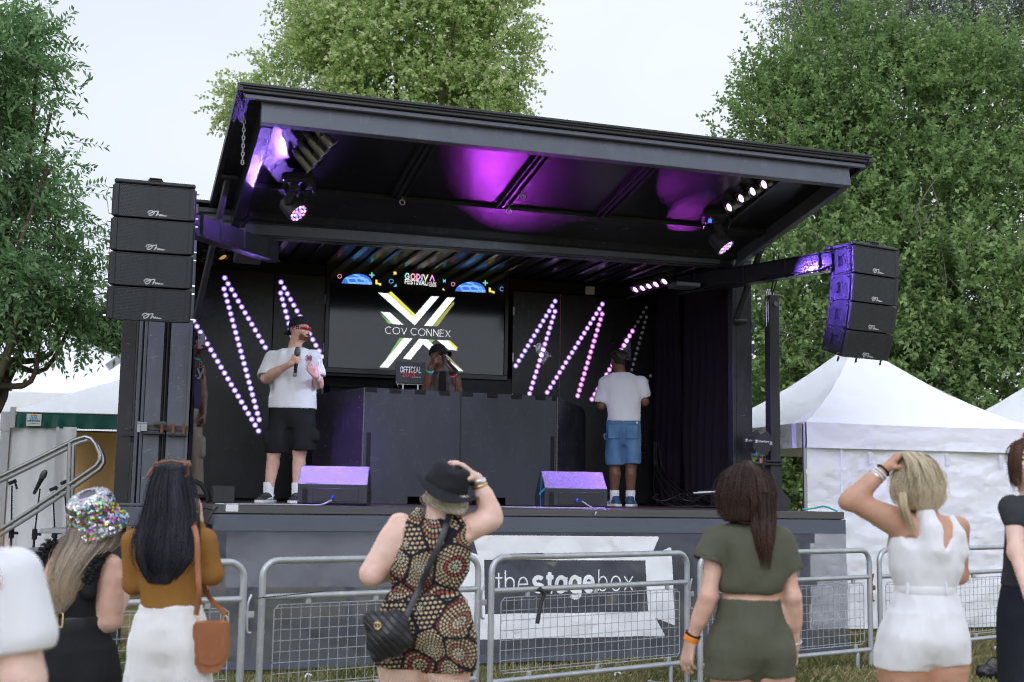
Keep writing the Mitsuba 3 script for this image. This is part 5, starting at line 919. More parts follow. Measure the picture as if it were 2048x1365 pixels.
def hair(key, rows, n, seed, c0, c1, core=True, h=.009, name='hair', extra=(), **kw):
    """a mass of hair with locks over it, one mesh"""
    ms, cs = [], []; r0_ = max(rows, key=lambda q_: q_[0][2]); rows = [(r0_[0]+V(0, 0, .007), r0_[1]*.4, r0_[2]*.4)]+list(rows)
    if core:
        F = Field(np.min([q_[0]-V(q_[1]+.06, q_[1]+.06, .05) for q_ in rows], 0)-.05, np.max([q_[0]+V(q_[1]+.06, q_[1]+.06, .05) for q_ in rows], 0)+.05, h)
        F.loft([(q_[0], q_[1]*.96, q_[2]*.96) for q_ in rows], 0, kw.get('tilt')); m = rumple(F.mesh(), .02, (30, 30, 4), seed, 3); ms.append(m)
        sh = meshkit.fbm(m[0]*V(60, 60, 5), 3, seed)[:, None]; cs.append(V(*c0)+(V(*c1)-V(*c0))*sh*.8)
    m, c = strands(rows, n, seed, c0, c1, **kw); ms.append(m); cs.append(c)
    k2 = {**kw, 'jit': .42, 'r': .0012, 'wave': kw.get('wave', .006)*2.5, 'clump': 200}; m, c = strands(rows, max(80, n//7), seed+1, c0, c1, **{**k2, 'lock': .05}); ms.append(m); cs.append(c)
    for m, c in extra: ms.append(m); cs.append(c)
    return put(key+'__'+name, cat(ms), 'mat_hair_strand', True, color=np.clip(np.vstack(cs), .001, 1))
def R_(px0, px1, y, v, b, dv=0.):
    """a slice seen between two pixels on a row: centre, half width, half depth"""
    c = at((px0+px1)/2, y, v+dv); return (c, (px1-px0)/2*(v+dv)/FPX, b)
def rows(v, tab, b=None): return [R_(t[0], t[1], t[2], v, t[3] if len(t) > 3 else b, t[4] if len(t) > 4 else 0.) for t in tab]
def bounds(ps, m=.2): ps = np.array([p for p in ps]); return ps.min(0)-m, ps.max(0)+m
def seam_strip(pts, w, t=.003, nrm=None):
    """a flat band through the points, facing away from nrm's camera side"""
    p = np.asarray(pts, float); tg = np.gradient(p, axis=0); tg /= np.linalg.norm(tg, axis=1, keepdims=True)+1e-9; n = -FH if nrm is None else norm(nrm); s = np.cross(tg, n); s /= np.linalg.norm(s, axis=1, keepdims=True)+1e-9; n2 = np.cross(s, tg); w = np.broadcast_to(w, (len(p),))[:, None]/2
    v = np.stack([p-s*w-n2*t, p+s*w-n2*t, p+s*w+n2*t, p-s*w+n2*t], 1).reshape(-1, 3); i = np.arange(len(p)-1)[:, None]*4
    f = np.concatenate([np.stack([i[:, 0]+k, i[:, 0]+(k+1) % 4, i[:, 0]+4+(k+1) % 4, i[:, 0]+4+k], 1) for k in range(4)]); e = (len(p)-1)*4; f = np.vstack([f, [[3, 2, 1, 0], [e, e+1, e+2, e+3]]])
    return v, np.vstack([f[:, [0, 1, 2]], f[:, [0, 2, 3]]])
# ---------------------------------------------------------------- the figures
Z3 = V(0, 0, 1)
def gz(p, z): return V(p[0], p[1], z)
def garment(key, name, mat_, build, lo, hi, h=.008, amp=.012, s=(9, 9, 6), seed=1, fold=.6, smooth=True, color=None, oct_=3):
    F = Field(lo, hi, h); build(F); WORN.setdefault(key, []).append(F); m = relax(F.mesh(), 9); m = rumple(m, amp*.62, s, seed, oct_, fold); return put(key+'__'+name, m, mat_, smooth)
WORN, BODY = {}, {}
def body(key, F, mat_): BODY[key] = (F, mat_)
def finish_bodies():
    """meshes the bodies; skin that would poke through a garment is drawn in under it"""
    from scipy.ndimage import map_coordinates as mc
    for key, (F, mat_) in BODY.items():
        v, f = relax(F.mesh(), 3)
        for G_ in WORN.get(key, []):
            for it in range(2):
                n = vnorm(v, f); q_ = ((v-G_.lo)/G_.h).T; d = mc(G_.d, q_, order=1, mode='nearest')
                gr = np.stack([mc(G_.d, q_+np.eye(3)[k][:, None], order=1, mode='nearest')-mc(G_.d, q_-np.eye(3)[k][:, None], order=1, mode='nearest') for k in range(3)], 1)
                ca = (unit_(gr)*n).sum(1); inside = np.all((q_ > 1) & (q_ < (G_.n[:, None]-2)), 0)
                mv = np.where(inside & (d > -.014) & (d < .016), (d+.014)*np.clip((ca-.7)/.2, 0, 1), 0); v = v-n*mv[:, None]
        put(key+'__body', (v, f), mat_, True)
def unit_(a): return a/(np.linalg.norm(a, axis=-1, keepdims=True)+1e-9)
def legs(F, hips, knees, ankles, toes, r=(.085, .058, .056, .036), k=.03, foot=True):
    for h_, kn, an, to in zip(hips, knees, ankles, toes):
        F.limb(h_, kn, r[0], r[1], k); F.limb(kn, an, r[1]*.95, r[3], .02); F.limb(kn*.72+an*.28-norm(to)*.022, kn*.45+an*.55-norm(to)*.008, r[2]*.86, r[2]*.62, .03)
        if foot: F.limb(an-V(0, 0, .035)-norm(to)*.03, an-V(0, 0, .045)+norm(to)*.10, .034, .028, .02); F.limb(an-V(0, 0, .05)+norm(to)*.10, an-V(0, 0, .058)+norm(to)*.16, .027, .02, .015)
def shoes(key, ankles, toes, mat_, sole, zb, size=1., name='shoe', strap=False):
    for an, to in zip(ankles, toes):
        t = norm(to); sd = np.cross(t, Z3); o = gz(an, zb); F = Field(o-.22, o+.25, .006)
        F.limb(o-t*.045*size+Z3*.05, o+t*.04*size+Z3*.055, .042, .043, .02); F.limb(o+t*.05*size+Z3*.045, o+t*.165*size+Z3*.036, .045, .034, .03); F.limb(o-t*.045*size+Z3*.035, o+t*.17*size+Z3*.03, .044, .036, .02); F.limb(o-t*.02+Z3*.06, o-t*.015+Z3*.115, .046, .043, .02); F.half(o+Z3*.022, -Z3); F.half(o+Z3*.115, Z3)
        s_ = put(key+'__'+name, rumple(F.mesh(), .003, (40, 40, 40), 3), mat_, True)
        out = np.array([(u, w) for u, w in [(-.095, 0), (-.08, .036), (0, .043), (.10, .050), (.17, .044), (.205, .018), (.205, -.018), (.17, -.044), (.10, -.05), (0, -.043), (-.08, -.036)]])*size; pg = Polygon(out).buffer(.006)
        put(s_+'__sole', ext(pg, o+Z3*.002, t, np.cross(Z3, t), .026), sole)
        if strap: put(s_+'__stripe', cat([tube(smoothpath([o+sd*s2*.047+t*.11+Z3*.035, o+sd*s2*.049+t*.03+Z3*.05, o+sd*s2*.047-t*.03+Z3*.075], 4), .007, 5) for s2 in (-1, 1)]+[tube([o+t*(.06+.025*i)-sd*.022+Z3*(.088-.011*i), o+t*(.06+.025*i)+sd*.022+Z3*(.088-.011*i)], .0045, 5) for i in range(3)]), strap)
def cuff_ring(p, d, r0, r1, mat_, key): 
    d = norm(d); put(key, lathe([(r0, -r1), (r0+.004, -r1*.8), (r0+.004, r1*.8), (r0, r1), (r0-.004, r1*.8), (r0-.004, -r1*.8), (r0, -r1)], p, d, 20), mat_, True)
cl_white = cloth('white', (.78, .79, .83), (.74, .75, .80), amt=0., sheen=0., fold=.0028); cl_black = cloth('black', (.014, .014, .016), (.022, .022, .025)); cl_olive = cloth('olive', (.085, .088, .062), (.11, .112, .082), .9, 700, .18); cl_brown = cloth('brown', (.30, .145, .040), (.24, .11, .028), .8, 600, .15); cl_cream = cloth('cream', (.73, .72, .72), (.68, .67, .68), .9, 500, .0, 0., fold=.003)
cl_navy = cloth('navy', (.018, .020, .032), (.028, .030, .042)); cl_charcoal = cloth('charcoal', (.035, .038, .045), (.055, .058, .066), .9, 60, .3); cl_linen = cloth('linen', (.78, .785, .82), (.74, .745, .79), .9, 420, .02, 0., fold=.0035)
def denim(p, n, uv): return mix((.045, .12, .26), (.16, .29, .46), fbm(p.x*9, p.y*9, p.z*5, 3))*(.75+.5*noise(p.x*500, p.y*500, p.z*160))
bsdf('mat_denim', two(P(mikit.proc(denim), .85, 0, .15))); cl_khaki = cloth('khaki', (.19, .16, .13), (.26, .22, .18)); cl_vest = cloth('vest', (.075, .062, .062), (.11, .09, .09)); cl_purple = cloth('tee_dark', (.03, .028, .06), (.045, .04, .08))
mat('leather_tan', worn((.30, .105, .045), (.38, .15, .07), 12), .38, 0, .5); mat('leather_black', (.014, .014, .018), .35, 0, .5); mat('felt', worn((.020, .021, .025), (.032, .033, .038), 30), .9, 0, .1, sheen=.4); mat('gold', (.85, .62, .28), .25, 1); mat('tortoise', worn((.20, .085, .05), (.35, .17, .10), 40), .2); mat('red_gloss', (.75, .03, .04), .15); mat('dark_lens', (.02, .015, .02), .08)
GR = 0.0
def stand(F, v, pL, pR, ytop, zb=0., to=None, r=(.085, .056, .056, .036), zk=.48, za=.085, bend=0., k=.03):
    """two legs standing below the pixels pL and pR"""
    to = FH if to is None else to; hips = [at(pL, ytop, v), at(pR, ytop, v)]; kn = [gz(h_, zb+zk)+to*.02 for h_ in hips]; an = [gz(h_, zb+za) for h_ in hips]; legs(F, hips, kn, an, [to, to], r, k); return hips, kn, an

# ======== woman in olive, seen from behind
v = 5.4; K = thing('person', 'woman with long dark brown hair in an olive crop top and shorts, seen from behind', 'person')
PT = lambda x, y, dv=0.: at(x, y, v+dv)
F = Field(gz(PT(1495, 1000), 0)-V(.42, .42, .02), PT(1495, 900)+V(.42, .42, .1), .0075)
hc = PT(1494, 982); head(F, hc, FH*.95-RH*.3, Z3, .98, False)
F.limb(PT(1495, 1010), PT(1496, 1062, .02), .056, .060, .03)
F.loft(rows(v, [(1452, 1540, 1058, .06), (1432, 1565, 1075, .085), (1440, 1562, 1110, .10), (1446, 1560, 1150, .095), (1447, 1557, 1185, .09), (1444, 1560, 1205, .10), (1430, 1574, 1260, .12), (1434, 1570, 1295, .11), (1465, 1545, 1325, .07)]), .03)
L_ = [PT(1432, 1076), PT(1418, 1192, -.03), PT(1381, 1284, .02)]; F.chain(L_, [.043, .033, .025], .03); F.limb(L_[1]*.75+L_[2]*.25, L_[1]*.5+L_[2]*.5, .035, .031, .03)
Rr_ = [PT(1563, 1078), PT(1585, 1195, -.02), PT(1589, 1290, .05)]; F.chain(Rr_, [.042, .032, .024], .03); F.limb(Rr_[1]*.75+Rr_[2]*.25, Rr_[1]*.5+Rr_[2]*.5, .037, .033, .03)
hand(F, L_[2], PT(1369, 1345, .03)-L_[2], RH*.7+FH*.4, FH, .92, (.25, .3, .38, .45), .05)
hand(F, Rr_[2], PT(1590, 1345, .07)-Rr_[2], -RH*.8+FH*.3, FH, .92, (.3, .35, .4, .45), .04)
stand(F, v, 1465, 1545, 1345, r=(.098, .06, .058, .037))
F.ell(L_[1]+RH*-.012-FH*.012, np.stack([RH, FH, Z3]), (.020, .020, .024), .03); F.ell(Rr_[1]-FH*.022, np.stack([RH, FH, Z3]), (.020, .018, .024), .03)
body(K, F, SKF)
def top_(F):
    F.loft(rows(v, [(1462, 1530, 1044, .052, .01), (1440, 1556, 1056, .085), (1428, 1570, 1080, .115), (1434, 1576, 1110, .128), (1437, 1578, 1145, .132), (1436, 1572, 1170, .128), (1441, 1564, 1182, .118), (1445, 1560, 1186, .112)]), .02, e=2.3)
    F.limb(PT(1434, 1080), PT(1417, 1114, -.02), .064, .067, .03); F.limb(PT(1562, 1082), PT(1580, 1137, -.02), .058, .058, .03)
    F.half(PT(1414, 1120, -.02), norm(PT(1414, 1120)-PT(1428, 1082)), lo=PT(1395, 1160)-.13, hi=PT(1440, 1060, 0)+V(-.0, .2, .02)) if False else None
    F.limb(PT(1416, 1120, -.02), PT(1408, 1150, -.03), .058, .075, .004, True); F.limb(PT(1582, 1143, -.02), PT(1588, 1170, -.02), .05, .066, .004, True)
lo, hi = PT(1490, 1120)-V(.36, .36, .2), PT(1490, 1120)+V(.36, .36, .25)
garment(K, 'crop_top', cl_olive, top_, lo, hi, .0075, .024, (13, 13, 6), 3, 1.1)
def shorts_(F):
    F.loft(rows(v, [(1438, 1560, 1203, .11), (1434, 1567, 1230, .13), (1424, 1578, 1270, .15), (1418, 1584, 1305, .145), (1440, 1565, 1335, .10)]), .01)
    F.loft(rows(v, [(1428, 1500, 1262, .09), (1414, 1514, 1300, .135), (1407, 1514, 1354, .118)]), .045); F.loft(rows(v, [(1505, 1572, 1262, .09), (1504, 1586, 1300, .135), (1508, 1590, 1351, .118)]), .045)
    F.loft(rows(v, [(1440, 1560, 1197, .104), (1437, 1562, 1207, .110)]), .004, pleat=(.03, 26, 0))
garment(K, 'shorts', cl_olive, shorts_, PT(1500, 1280)-V(.36, .36, .25), PT(1500, 1280)+V(.36, .36, .25), .0075, .024, (22, 22, 4), 5, 1.0)
hr = rows(v, [(1480, 1508, 926, .03, -.0), (1462, 1524, 934, .065), (1449, 1536, 950, .095), (1441, 1545, 972, .112), (1437, 1549, 1000, .118), (1438, 1549, 1024, .108, -.01), (1446, 1546, 1044, .075, -.03)])
sw = strands(rows(v, [(1500, 1546, 985, .05, -.07), (1503, 1548, 1030, .045, -.08), (1509, 1545, 1070, .04, -.11), (1517, 1542, 1105, .03, -.125), (1527, 1536, 1145, .02, -.125)]), 420, 8, (.010, .006, .006), (.05, .026, .020), (0, .35), .3, .0026, .006, tipc=(.085, .042, .03))
hair(K, hr, 1000, 7, (.007, .005, .006), (.060, .032, .026), zend=(0, .25), jit=.10, r=.0026, wave=.004, extra=(sw,), tipc=(.07, .035, .025))
cuff_ring(PT(1383, 1277, .02), L_[2]-L_[1], .030, .013, 'mat_orange', K+'__wristband'); cuff_ring(PT(1386, 1270, .02), L_[2]-L_[1], .0305, .008, 'mat_matt_black', K+'__wristband')
cuff_ring(PT(1589, 1284, .05), Rr_[2]-Rr_[1], .029, .004, 'mat_chrome', K+'__bracelet')

# ======== woman in the patterned playsuit and black hat
K = thing('person', 'woman in a patterned black and cream playsuit holding the black hat on her head', 'person'); v = 5.4
F = Field(gz(PT(870, 1000), 0)-V(.48, .48, .02), PT(880, 900)+V(.48, .48, .12), .0075)
hc = PT(886, 982, .02); head(F, hc, FH*.9-RH*.5, Z3*.95-RH*.1, .98, False); F.limb(PT(884, 1000, .02), PT(876, 1046, .02), .054, .062, .03)
F.loft(rows(v, [(818, 930, 1044, .055), (797, 940, 1062, .09), (794, 936, 1100, .115), (790, 934, 1140, .12), (790, 914, 1178, .115), (775, 930, 1215, .135), (775, 932, 1258, .13), (800, 905, 1290, .07)]), .03)
L_ = [PT(800, 1052), PT(744, 1148, -.03), PT(790, 1150, .24)]; F.chain(L_, [.056, .046, .029], .04); F.limb(PT(784, 1080, -.01), PT(759, 1126, -.02), .053, .050, .03)
Rr_ = [PT(928, 1058), PT(984, 1038, .04), PT(954, 958, .02)]; F.chain(Rr_, [.054, .040, .027], .035); F.limb(PT(945, 1054), PT(970, 1046, .02), .050, .045, .03); F.limb(PT(981, 1020, .04), PT(970, 992, .03), .041, .036, .03)
hand(F, L_[2], FH*.8+Z3*.5+RH*.3, -Z3*.3-RH, Z3, .92)
hand(F, Rr_[2], PT(927, 932, .0)-Rr_[2], -RH*.45-Z3*.75, -FH, .92, (.30, .30, .35, .4), .10, (.8, .4))
stand(F, v, 803, 895, 1330, r=(.105, .062, .062, .038))
body(K, F, SKP)
u0 = (PT(870, 1200)@RH); 
zwaist = float(at(870, 1185, 5.4)[2])
def batik(p, n, uv):
    u = (p.x*float(RH[0])+p.y*float(RH[1])-float(u0)); z = p.z; lo_ = z < zwaist
    x = dr.select(lo_, u*7.2+.55, u*6.8+9.3)+.25*noise(u*9, z*9, 1.); y = z*7.2+.2+.25*noise(u*9, z*9, 5.)
    d1, d2, wc = mikit.voronoi(x, y); ring = dr.floor(d1*10.0); fr = d1*10.0-ring
    e = .01; gx = mikit.voronoi(x+e, y)[0]-d1; gy = mikit.voronoi(x, y+e)[0]-d1; an = dr.atan2(gy, gx)/(2*math.pi)
    sg_ = an*(6+ring*5); sg_ = sg_-dr.floor(sg_); bead = sst(.50, .30, dr.sqrt(dr.square((sg_-.5)*1.25)+dr.square((fr-.5)*1.05)))
    # some fields carry rows of dots instead of rings
    gx2, gz2 = u*48+z*6, z*52-u*5; row = dr.floor(gz2); gx2 = gx2+.5*(row-2*dr.floor(row*.5)); cx = gx2-dr.floor(gx2)-.5; cz = gz2-row-.5
    dots = sst(.42, .26, dr.sqrt(cx*cx+cz*cz*1.3)); grid = (wc > .70) & (d1 > .12)
    hue = mikit.cell_rand(ring+wc*50, wc*91, 2.); cream, org, red = C3(.60, .47, .30), C3(.48, .21, .12), C3(.42, .09, .07)
    c = dr.select(hue < .72, cream, dr.select(hue < .93, org, red)); c = dr.select(ring < 1.5, C3(.70, .62, .46), c); c = dr.select(grid, dr.select(wc > .93, red, cream), c)
    a = dr.select(grid, dots, bead)*dr.select(dr.abs(d2-d1) < .07, .0, 1.)
    return mix((.012, .011, .016), c, a*(.75+.25*noise(u*60, z*60, 2.)))
bsdf('mat_batik', two(P(mikit.proc(batik), .8, 0, .2)))
def play(F):
    F.loft(rows(v, [(826, 918, 1036, .06, .01), (806, 936, 1052, .095), (801, 938, 1080, .122), (790, 941, 1105, .135), (783, 938, 1135, .138), (784, 924, 1165, .13), (786, 917, 1179, .122), (776, 927, 1192, .135), (764, 939, 1225, .155), (762, 944, 1265, .165), (790, 920, 1305, .11)]), .012)
    F.limb(PT(822, 1050, -.03), PT(838, 1022, .0), .03, .022, .03); F.limb(PT(922, 1052, -.03), PT(912, 1026, .0), .028, .020, .03)
    F.loft(rows(v, [(775, 845, 1225, .10), (757, 856, 1265, .15), (747, 856, 1300, .14), (748, 850, 1332, .122)]), .045); F.loft(rows(v, [(862, 930, 1225, .10), (852, 947, 1265, .15), (850, 954, 1300, .14), (856, 955, 1340, .122)]), .045)
    F.limb(PT(868, 1092, -.16), PT(864, 1120, -.16), .012, .020, .01, True)
FILL = lambda F, a, b, r: F.limb(a, b, r, r, .05)
play_ = play
def play(F): play_(F); FILL(F, PT(825, 1295, -.05), PT(878, 1300, -.05), .075)
garment(K, 'playsuit', 'mat_batik', play, PT(860, 1180)-V(.40, .40, .40), PT(860, 1180)+V(.40, .40, .42), .0075, .026, (17, 17, 6), 6, .8)
hb_ = rows(v, [(868, 912, 980, .07, .01), (858, 924, 988, .092), (852, 930, 997, .102), (856, 930, 1008, .095), (880, 929, 1020, .075, -.02), (893, 927, 1030, .05, -.04)])
hair(K, hb_, 800, 17, (.32, .26, .21), (.82, .76, .68), zend=(0, .4), jit=.16, r=.0030, wave=.006, tipc=(.72, .67, .58), seg=9)
# her hat: crown, brim, band
ax_ = norm(RH*.37+Z3*.92-FH*.08); hx = norm(RH-ax_*(RH@ax_)); hy = np.cross(ax_, hx); ho = PT(889, 981, .0)
def hatmesh(o, prof, ax, hx, hy, sx=1., sy=1.15, dent=0., wav=0., n=48):
    g = np.arange(n)*2*math.pi/n; P_ = []
    for r_, z_ in prof:
        for t in g: P_.append(o+hx*math.cos(t)*r_*sx+hy*math.sin(t)*r_*sy+ax*(z_+wav*max(0, r_-.10)*math.cos(2*t)-dent*(z_ > .09)*math.exp(-(math.cos(t)*r_/.03)**2)))
    m_ = len(prof); i, j = np.meshgrid(np.arange(m_-1), np.arange(n), indexing='ij'); q_ = np.stack([i*n+j, i*n+(j+1) % n, (i+1)*n+(j+1) % n, (i+1)*n+j], -1).reshape(-1, 4); return np.array(P_), np.vstack([q_[:, [0, 1, 2]], q_[:, [0, 2, 3]]])
put(K+'__hat', hatmesh(ho, [(.092, .004), (.099, .0), (.120, -.001), (.150, -.001), (.154, .001), (.150, .004), (.120, .006), (.102, .010), (.097, .02), (.095, .05), (.091, .085), (.085, .105), (.071, .118), (.046, .123), (.02, .121), (.0005, .12)], ax_, hx, hy, .98, 1.12, .020, .55), 'mat_felt', True)
put(K+'__hat__band', hatmesh(ho, [(.0975, .012), (.0992, .014), (.0985, .034), (.0965, .036)], ax_, hx, hy, .98, 1.15), 'mat_matt_black', True)
cuff_ring(PT(956, 964, .02), Rr_[2]-Rr_[1], .033, .010, 'mat_chrome', K+'__bracelet'); cuff_ring(PT(959, 972, .02), Rr_[2]-Rr_[1], .034, .004, 'mat_gold', K+'__bracelet')
B_ = thing('shoulder_bag', 'small quilted black bag hanging on a long strap across the patterned playsuit', 'bag'); bc = PT(775, 1268, -.24); bt = math.radians(8)
bx_, bz_ = RH*math.cos(bt)+Z3*math.sin(bt), Z3*math.cos(bt)-RH*math.sin(bt)
F = Field(bc-.17, bc+.17, .006)
sh = [(-.078, .085), (.055, .080), (.082, .04), (.088, -.05), (.03, -.085), (-.06, -.10), (-.075, -.04)]
shp = [bc+bx_*a_*.80+bz_*b_*.80 for a_, b_ in sh]
for i in range(len(sh)): F.limb(shp[i], shp[(i+1) % len(sh)], .026, .026, .02); F.limb(shp[i]*.5+bc*.5, bc, .040, .044, .03)
put(B_+'__body', rumple(F.mesh(), .006, (25, 25, 25), 3), bump('quilt', P((.016, .016, .02), .34, 0, .5), lambda p, n, uv: dr.minimum(dr.abs(dr.sin((p.z+(p.x*float(RH[0])+p.y*float(RH[1])))*95)), .5), .006), True)
put(B_+'__clasp', tube([PT(755, 1252, -.305)+bx_*.013*math.cos(t)+bz_*.013*math.sin(t) for t in np.linspace(0, 6.28, 15)]+[], .0028, 6), 'mat_gold', True)
put(B_+'__clasp', tube([PT(752, 1252, -.305)+bx_*.007*math.cos(t)+bz_*.013*math.sin(t) for t in np.linspace(0, 6.28, 15)], .0024, 6), 'mat_gold', True)
put(B_+'__strap', seam_strip(smoothpath([PT(900, 1022, -.03), PT(894, 1045, -.115), PT(880, 1085, -.15), PT(858, 1135, -.155), PT(838, 1180, -.15), PT(818, 1222, -.185), PT(806, 1250, -.21)], 5), .026, .003), 'mat_leather_black', True)

# ======== woman with long black hair, brown top, cream trousers
K = thing('person', 'woman with long straight black hair in a brown long-sleeved top and cream trousers', 'person'); v = 5.4
F = Field(gz(PT(340, 1000), 0)-V(.46, .46, .02), PT(340, 900)+V(.46, .46, .1), .0075)
hc = PT(343, 980, .02); q_, A = head(F, hc, FH*.9+RH*.45, Z3, .98); F.limb(PT(343, 1010, .02), PT(342, 1060, .02), .054, .060, .03)
F.loft(rows(v, [(290, 392, 1058, .06), (268, 414, 1078, .09), (276, 405, 1120, .11), (286, 398, 1170, .10), (288, 397, 1205, .098), (278, 408, 1260, .13), (270, 414, 1310, .135)]), .03)
L_ = [PT(268, 1080), PT(270, 1168, .03), PT(320, 1165, .25)]; F.chain(L_, [.043, .035, .025], .03)
Rr_ = [PT(408, 1078), PT(423, 1150, .0), PT(394, 1046, .10)]; F.chain(Rr_, [.045, .036, .024], .03)
hand(F, Rr_[2], PT(386, 1000, .10)-Rr_[2], -RH*.6+FH*.6, -FH*.4-RH, .92, (.25, .35, .4, .45), .12)
hand(F, L_[2], RH*.6+Z3*.5+FH*.3, FH-RH*.2, Z3, .92)
stand(F, v, 296, 378, 1310, r=(.09, .058, .056, .036)); body(K, F, SKF)
def brown(F):
    F.loft(rows(v, [(312, 374, 1046, .055, .01), (290, 394, 1058, .075), (266, 416, 1080, .105), (272, 409, 1120, .122), (281, 402, 1165, .112), (284, 401, 1195, .108), (283, 402, 1214, .112)]), .012)
    F.chain([PT(266, 1082), PT(267, 1168, .03), PT(318, 1166, .24)], [.050, .043, .031], .025); F.chain([PT(409, 1080), PT(424, 1149, .0), PT(397, 1056, .095)], [.052, .044, .031], .025)
garment(K, 'top', cl_brown, brown, PT(340, 1130)-V(.36, .40, .25), PT(340, 1130)+V(.36, .45, .28), .0075, .008, (14, 14, 9), 8, .6)
def trous(F):
    F.loft(rows(v, [(283, 402, 1207, .112), (281, 404, 1222, .118), (272, 411, 1255, .14), (266, 416, 1290, .14), (290, 392, 1330, .09)]), .01, pleat=(.008, 30, 0))
    a, b = at(300, 1335, v), at(376, 1335, v)
    for c, s2 in ((a, -1), (b, 1)): F.loft([(c+Z3*.20, .05, .08), (c+Z3*.10, .085, .135), (c, .097, .14), (gz(c, .45)+RH*.02*s2, .12, .13), (gz(c, .05)+RH*.03*s2, .125, .13)], .05)
garment(K, 'trousers', cl_cream, trous, gz(PT(340, 1280), 0)-V(.36, .36, 0.02), PT(340, 1200)+V(.36, .36, .1), .009, .032, (19, 19, 2.2), 12, 1.1)
bh_ = rows(v, [(326, 360, 921, .03), (314, 371, 932, .065, -.01), (307, 378, 952, .092, -.01), (303, 382, 980, .112, -.01), (297, 386, 1015, .115, -.02), (287, 386, 1048, .09, -.05), (274, 384, 1085, .075, -.08), (274, 382, 1115, .066, -.09), (283, 366, 1142, .055, -.09), (298, 350, 1168, .04, -.085)])
hair(K, bh_, 1700, 27, (.004, .004, .006), (.042, .042, .060), zend=(0, .16), jit=.07, r=.0026, wave=.002, clump=30)
shoes(K, [gz(at(300, 1335, v), .085), gz(at(376, 1335, v), .085)], [FH, FH], 'mat_white_plastic', 'mat_white_plastic', 0.)
# sunglasses pushed up on her head
SG = thing('sunglasses', 'tortoiseshell sunglasses pushed up on the black-haired woman\'s head', 'sunglasses'); g0_ = PT(343, 926, .02)
for s2 in (-1, 1):
    c = g0_+RH*.035*s2+FH*.05+Z3*.0; ring = [c+RH*.030*x_+(Z3*.35+FH*.9)*y_*.022 for x_, y_ in ((-1, 1), (1, 1), (1, -.6), (.6, -1), (-.6, -1), (-1, -.6), (-1, 1))]
    put(SG+'__frame', cat([tube(ring, .0055, 6), tube([c+RH*.032*s2+FH*.015, g0_+RH*.078*s2-FH*.02-Z3*.025, g0_+RH*.082*s2-FH*.075-Z3*.062], .0048, 6)]), 'mat_tortoise', True)
    put(SG+'__lens', cat([(np.array([ring[0], ring[1], ring[2], ring[3], ring[4], ring[5]]), np.array([[0, 1, 2], [0, 2, 3], [0, 3, 4], [0, 4, 5]]))]), 'mat_dark_lens', False)
put(SG+'__frame', cat([tube([PT(309, 928, -.10), PT(343, 921, -.11), PT(377, 927, -.10)], .0058, 6), tube([PT(309, 928, -.10), PT(304, 950, -.07)], .005, 6), tube([PT(377, 927, -.10), PT(377, 950, -.07)], .005, 6)]), 'mat_tortoise', True)
TB = thing('handbag', 'tan leather saddle bag hanging at the hip of the woman in cream trousers', 'bag'); tc = PT(419, 1292, -.05)
sad = Polygon([(-.068, .085), (.068, .085), (.072, .0), (.062, -.06), (.03, -.10), (-.03, -.10), (-.062, -.06), (-.072, 0)]).buffer(.008); ta = .42; tx_, tn = RH*math.cos(ta)+FH*math.sin(ta), norm(np.cross(RH*math.cos(ta)+FH*math.sin(ta), Z3))
put(TB+'__body', ext(sad, tc-tn*.03, tx_, Z3, .062), 'mat_leather_tan', 35)
flap_ = Polygon([(-.066, .094), (.066, .094), (.062, -.02), (.04, -.062), (0, -.072), (-.04, -.062), (-.062, -.02)]).buffer(.006)
put(TB+'__flap', cat([ext(flap_, tc+tn*.034, tx_, Z3, .006), ext(affinity.scale(flap_, .86, .82, origin=(0, .09)), tc+tn*.0405, tx_, Z3, .003), obx(tc+Z3*.096+tn*.002, tx_, tn, Z3, .068, .036, .006)]), 'mat_leather_tan', 35)
for s2, px, dv in ((-1, 399, -.1), (1, 431, .0)):
    e = tc+tx_*.062*s2+Z3*.085; put(TB+'__ring', cat([tube([e+Z3*(.022+.016*math.cos(t))+RH*.010*math.sin(t) for t in np.linspace(0, 6.28, 12)], .003, 6), cyl(e, e+Z3*.012, .006, sides=8)]), 'mat_gold', True)
e1, e2 = tc+tx_*-.062+Z3*.13, tc+tx_*.062+Z3*.13
put(TB+'__strap', cat([seam_strip(smoothpath([PT(388, 1052, -.11), PT(394, 1080, -.135), PT(396, 1140, -.14), PT(398, 1190, -.14), e1], 5), .022, .0025), seam_strip(smoothpath([PT(388, 1052, -.11), PT(388, 1046, -.02), PT(396, 1058, .10), PT(402, 1130, .11), PT(412, 1185, .08), e2], 5), .020, .0025)]), 'mat_leather_tan', True)

# ======== woman with the sequin hat
K = thing('person', 'woman in black with a rainbow sequin bucket hat, looking down at a phone', 'person'); v = 5.75
F = Field(gz(PT(160, 1000), 0)-V(.46, .46, .02), PT(180, 940)+V(.46, .46, .1), .0075)
hc = PT(188, 1030, .03); head(F, hc, FH*.8+RH*.3-Z3*.35, Z3+FH*.3, .98, False); F.limb(PT(182, 1060, .02), PT(160, 1105, .0), .055, .062, .03)
F.loft(rows(v, [(100, 205, 1102, .06), (72, 226, 1122, .09), (72, 214, 1160, .115), (84, 200, 1210, .11), (92, 204, 1245, .115), (88, 222, 1300, .145), (84, 228, 1360, .15)]), .03)
L_ = [PT(80, 1128), PT(72, 1215, .06), PT(140, 1200, .30)]; F.chain(L_, [.052, .042, .027], .03)
Rr_ = [PT(218, 1134, -.01), PT(221, 1240, -.01), PT(247, 1195, .20)]; F.chain(Rr_, [.056, .047, .028], .035); F.limb(PT(222, 1160, -.02), PT(221, 1210, -.02), .054, .052, .03)
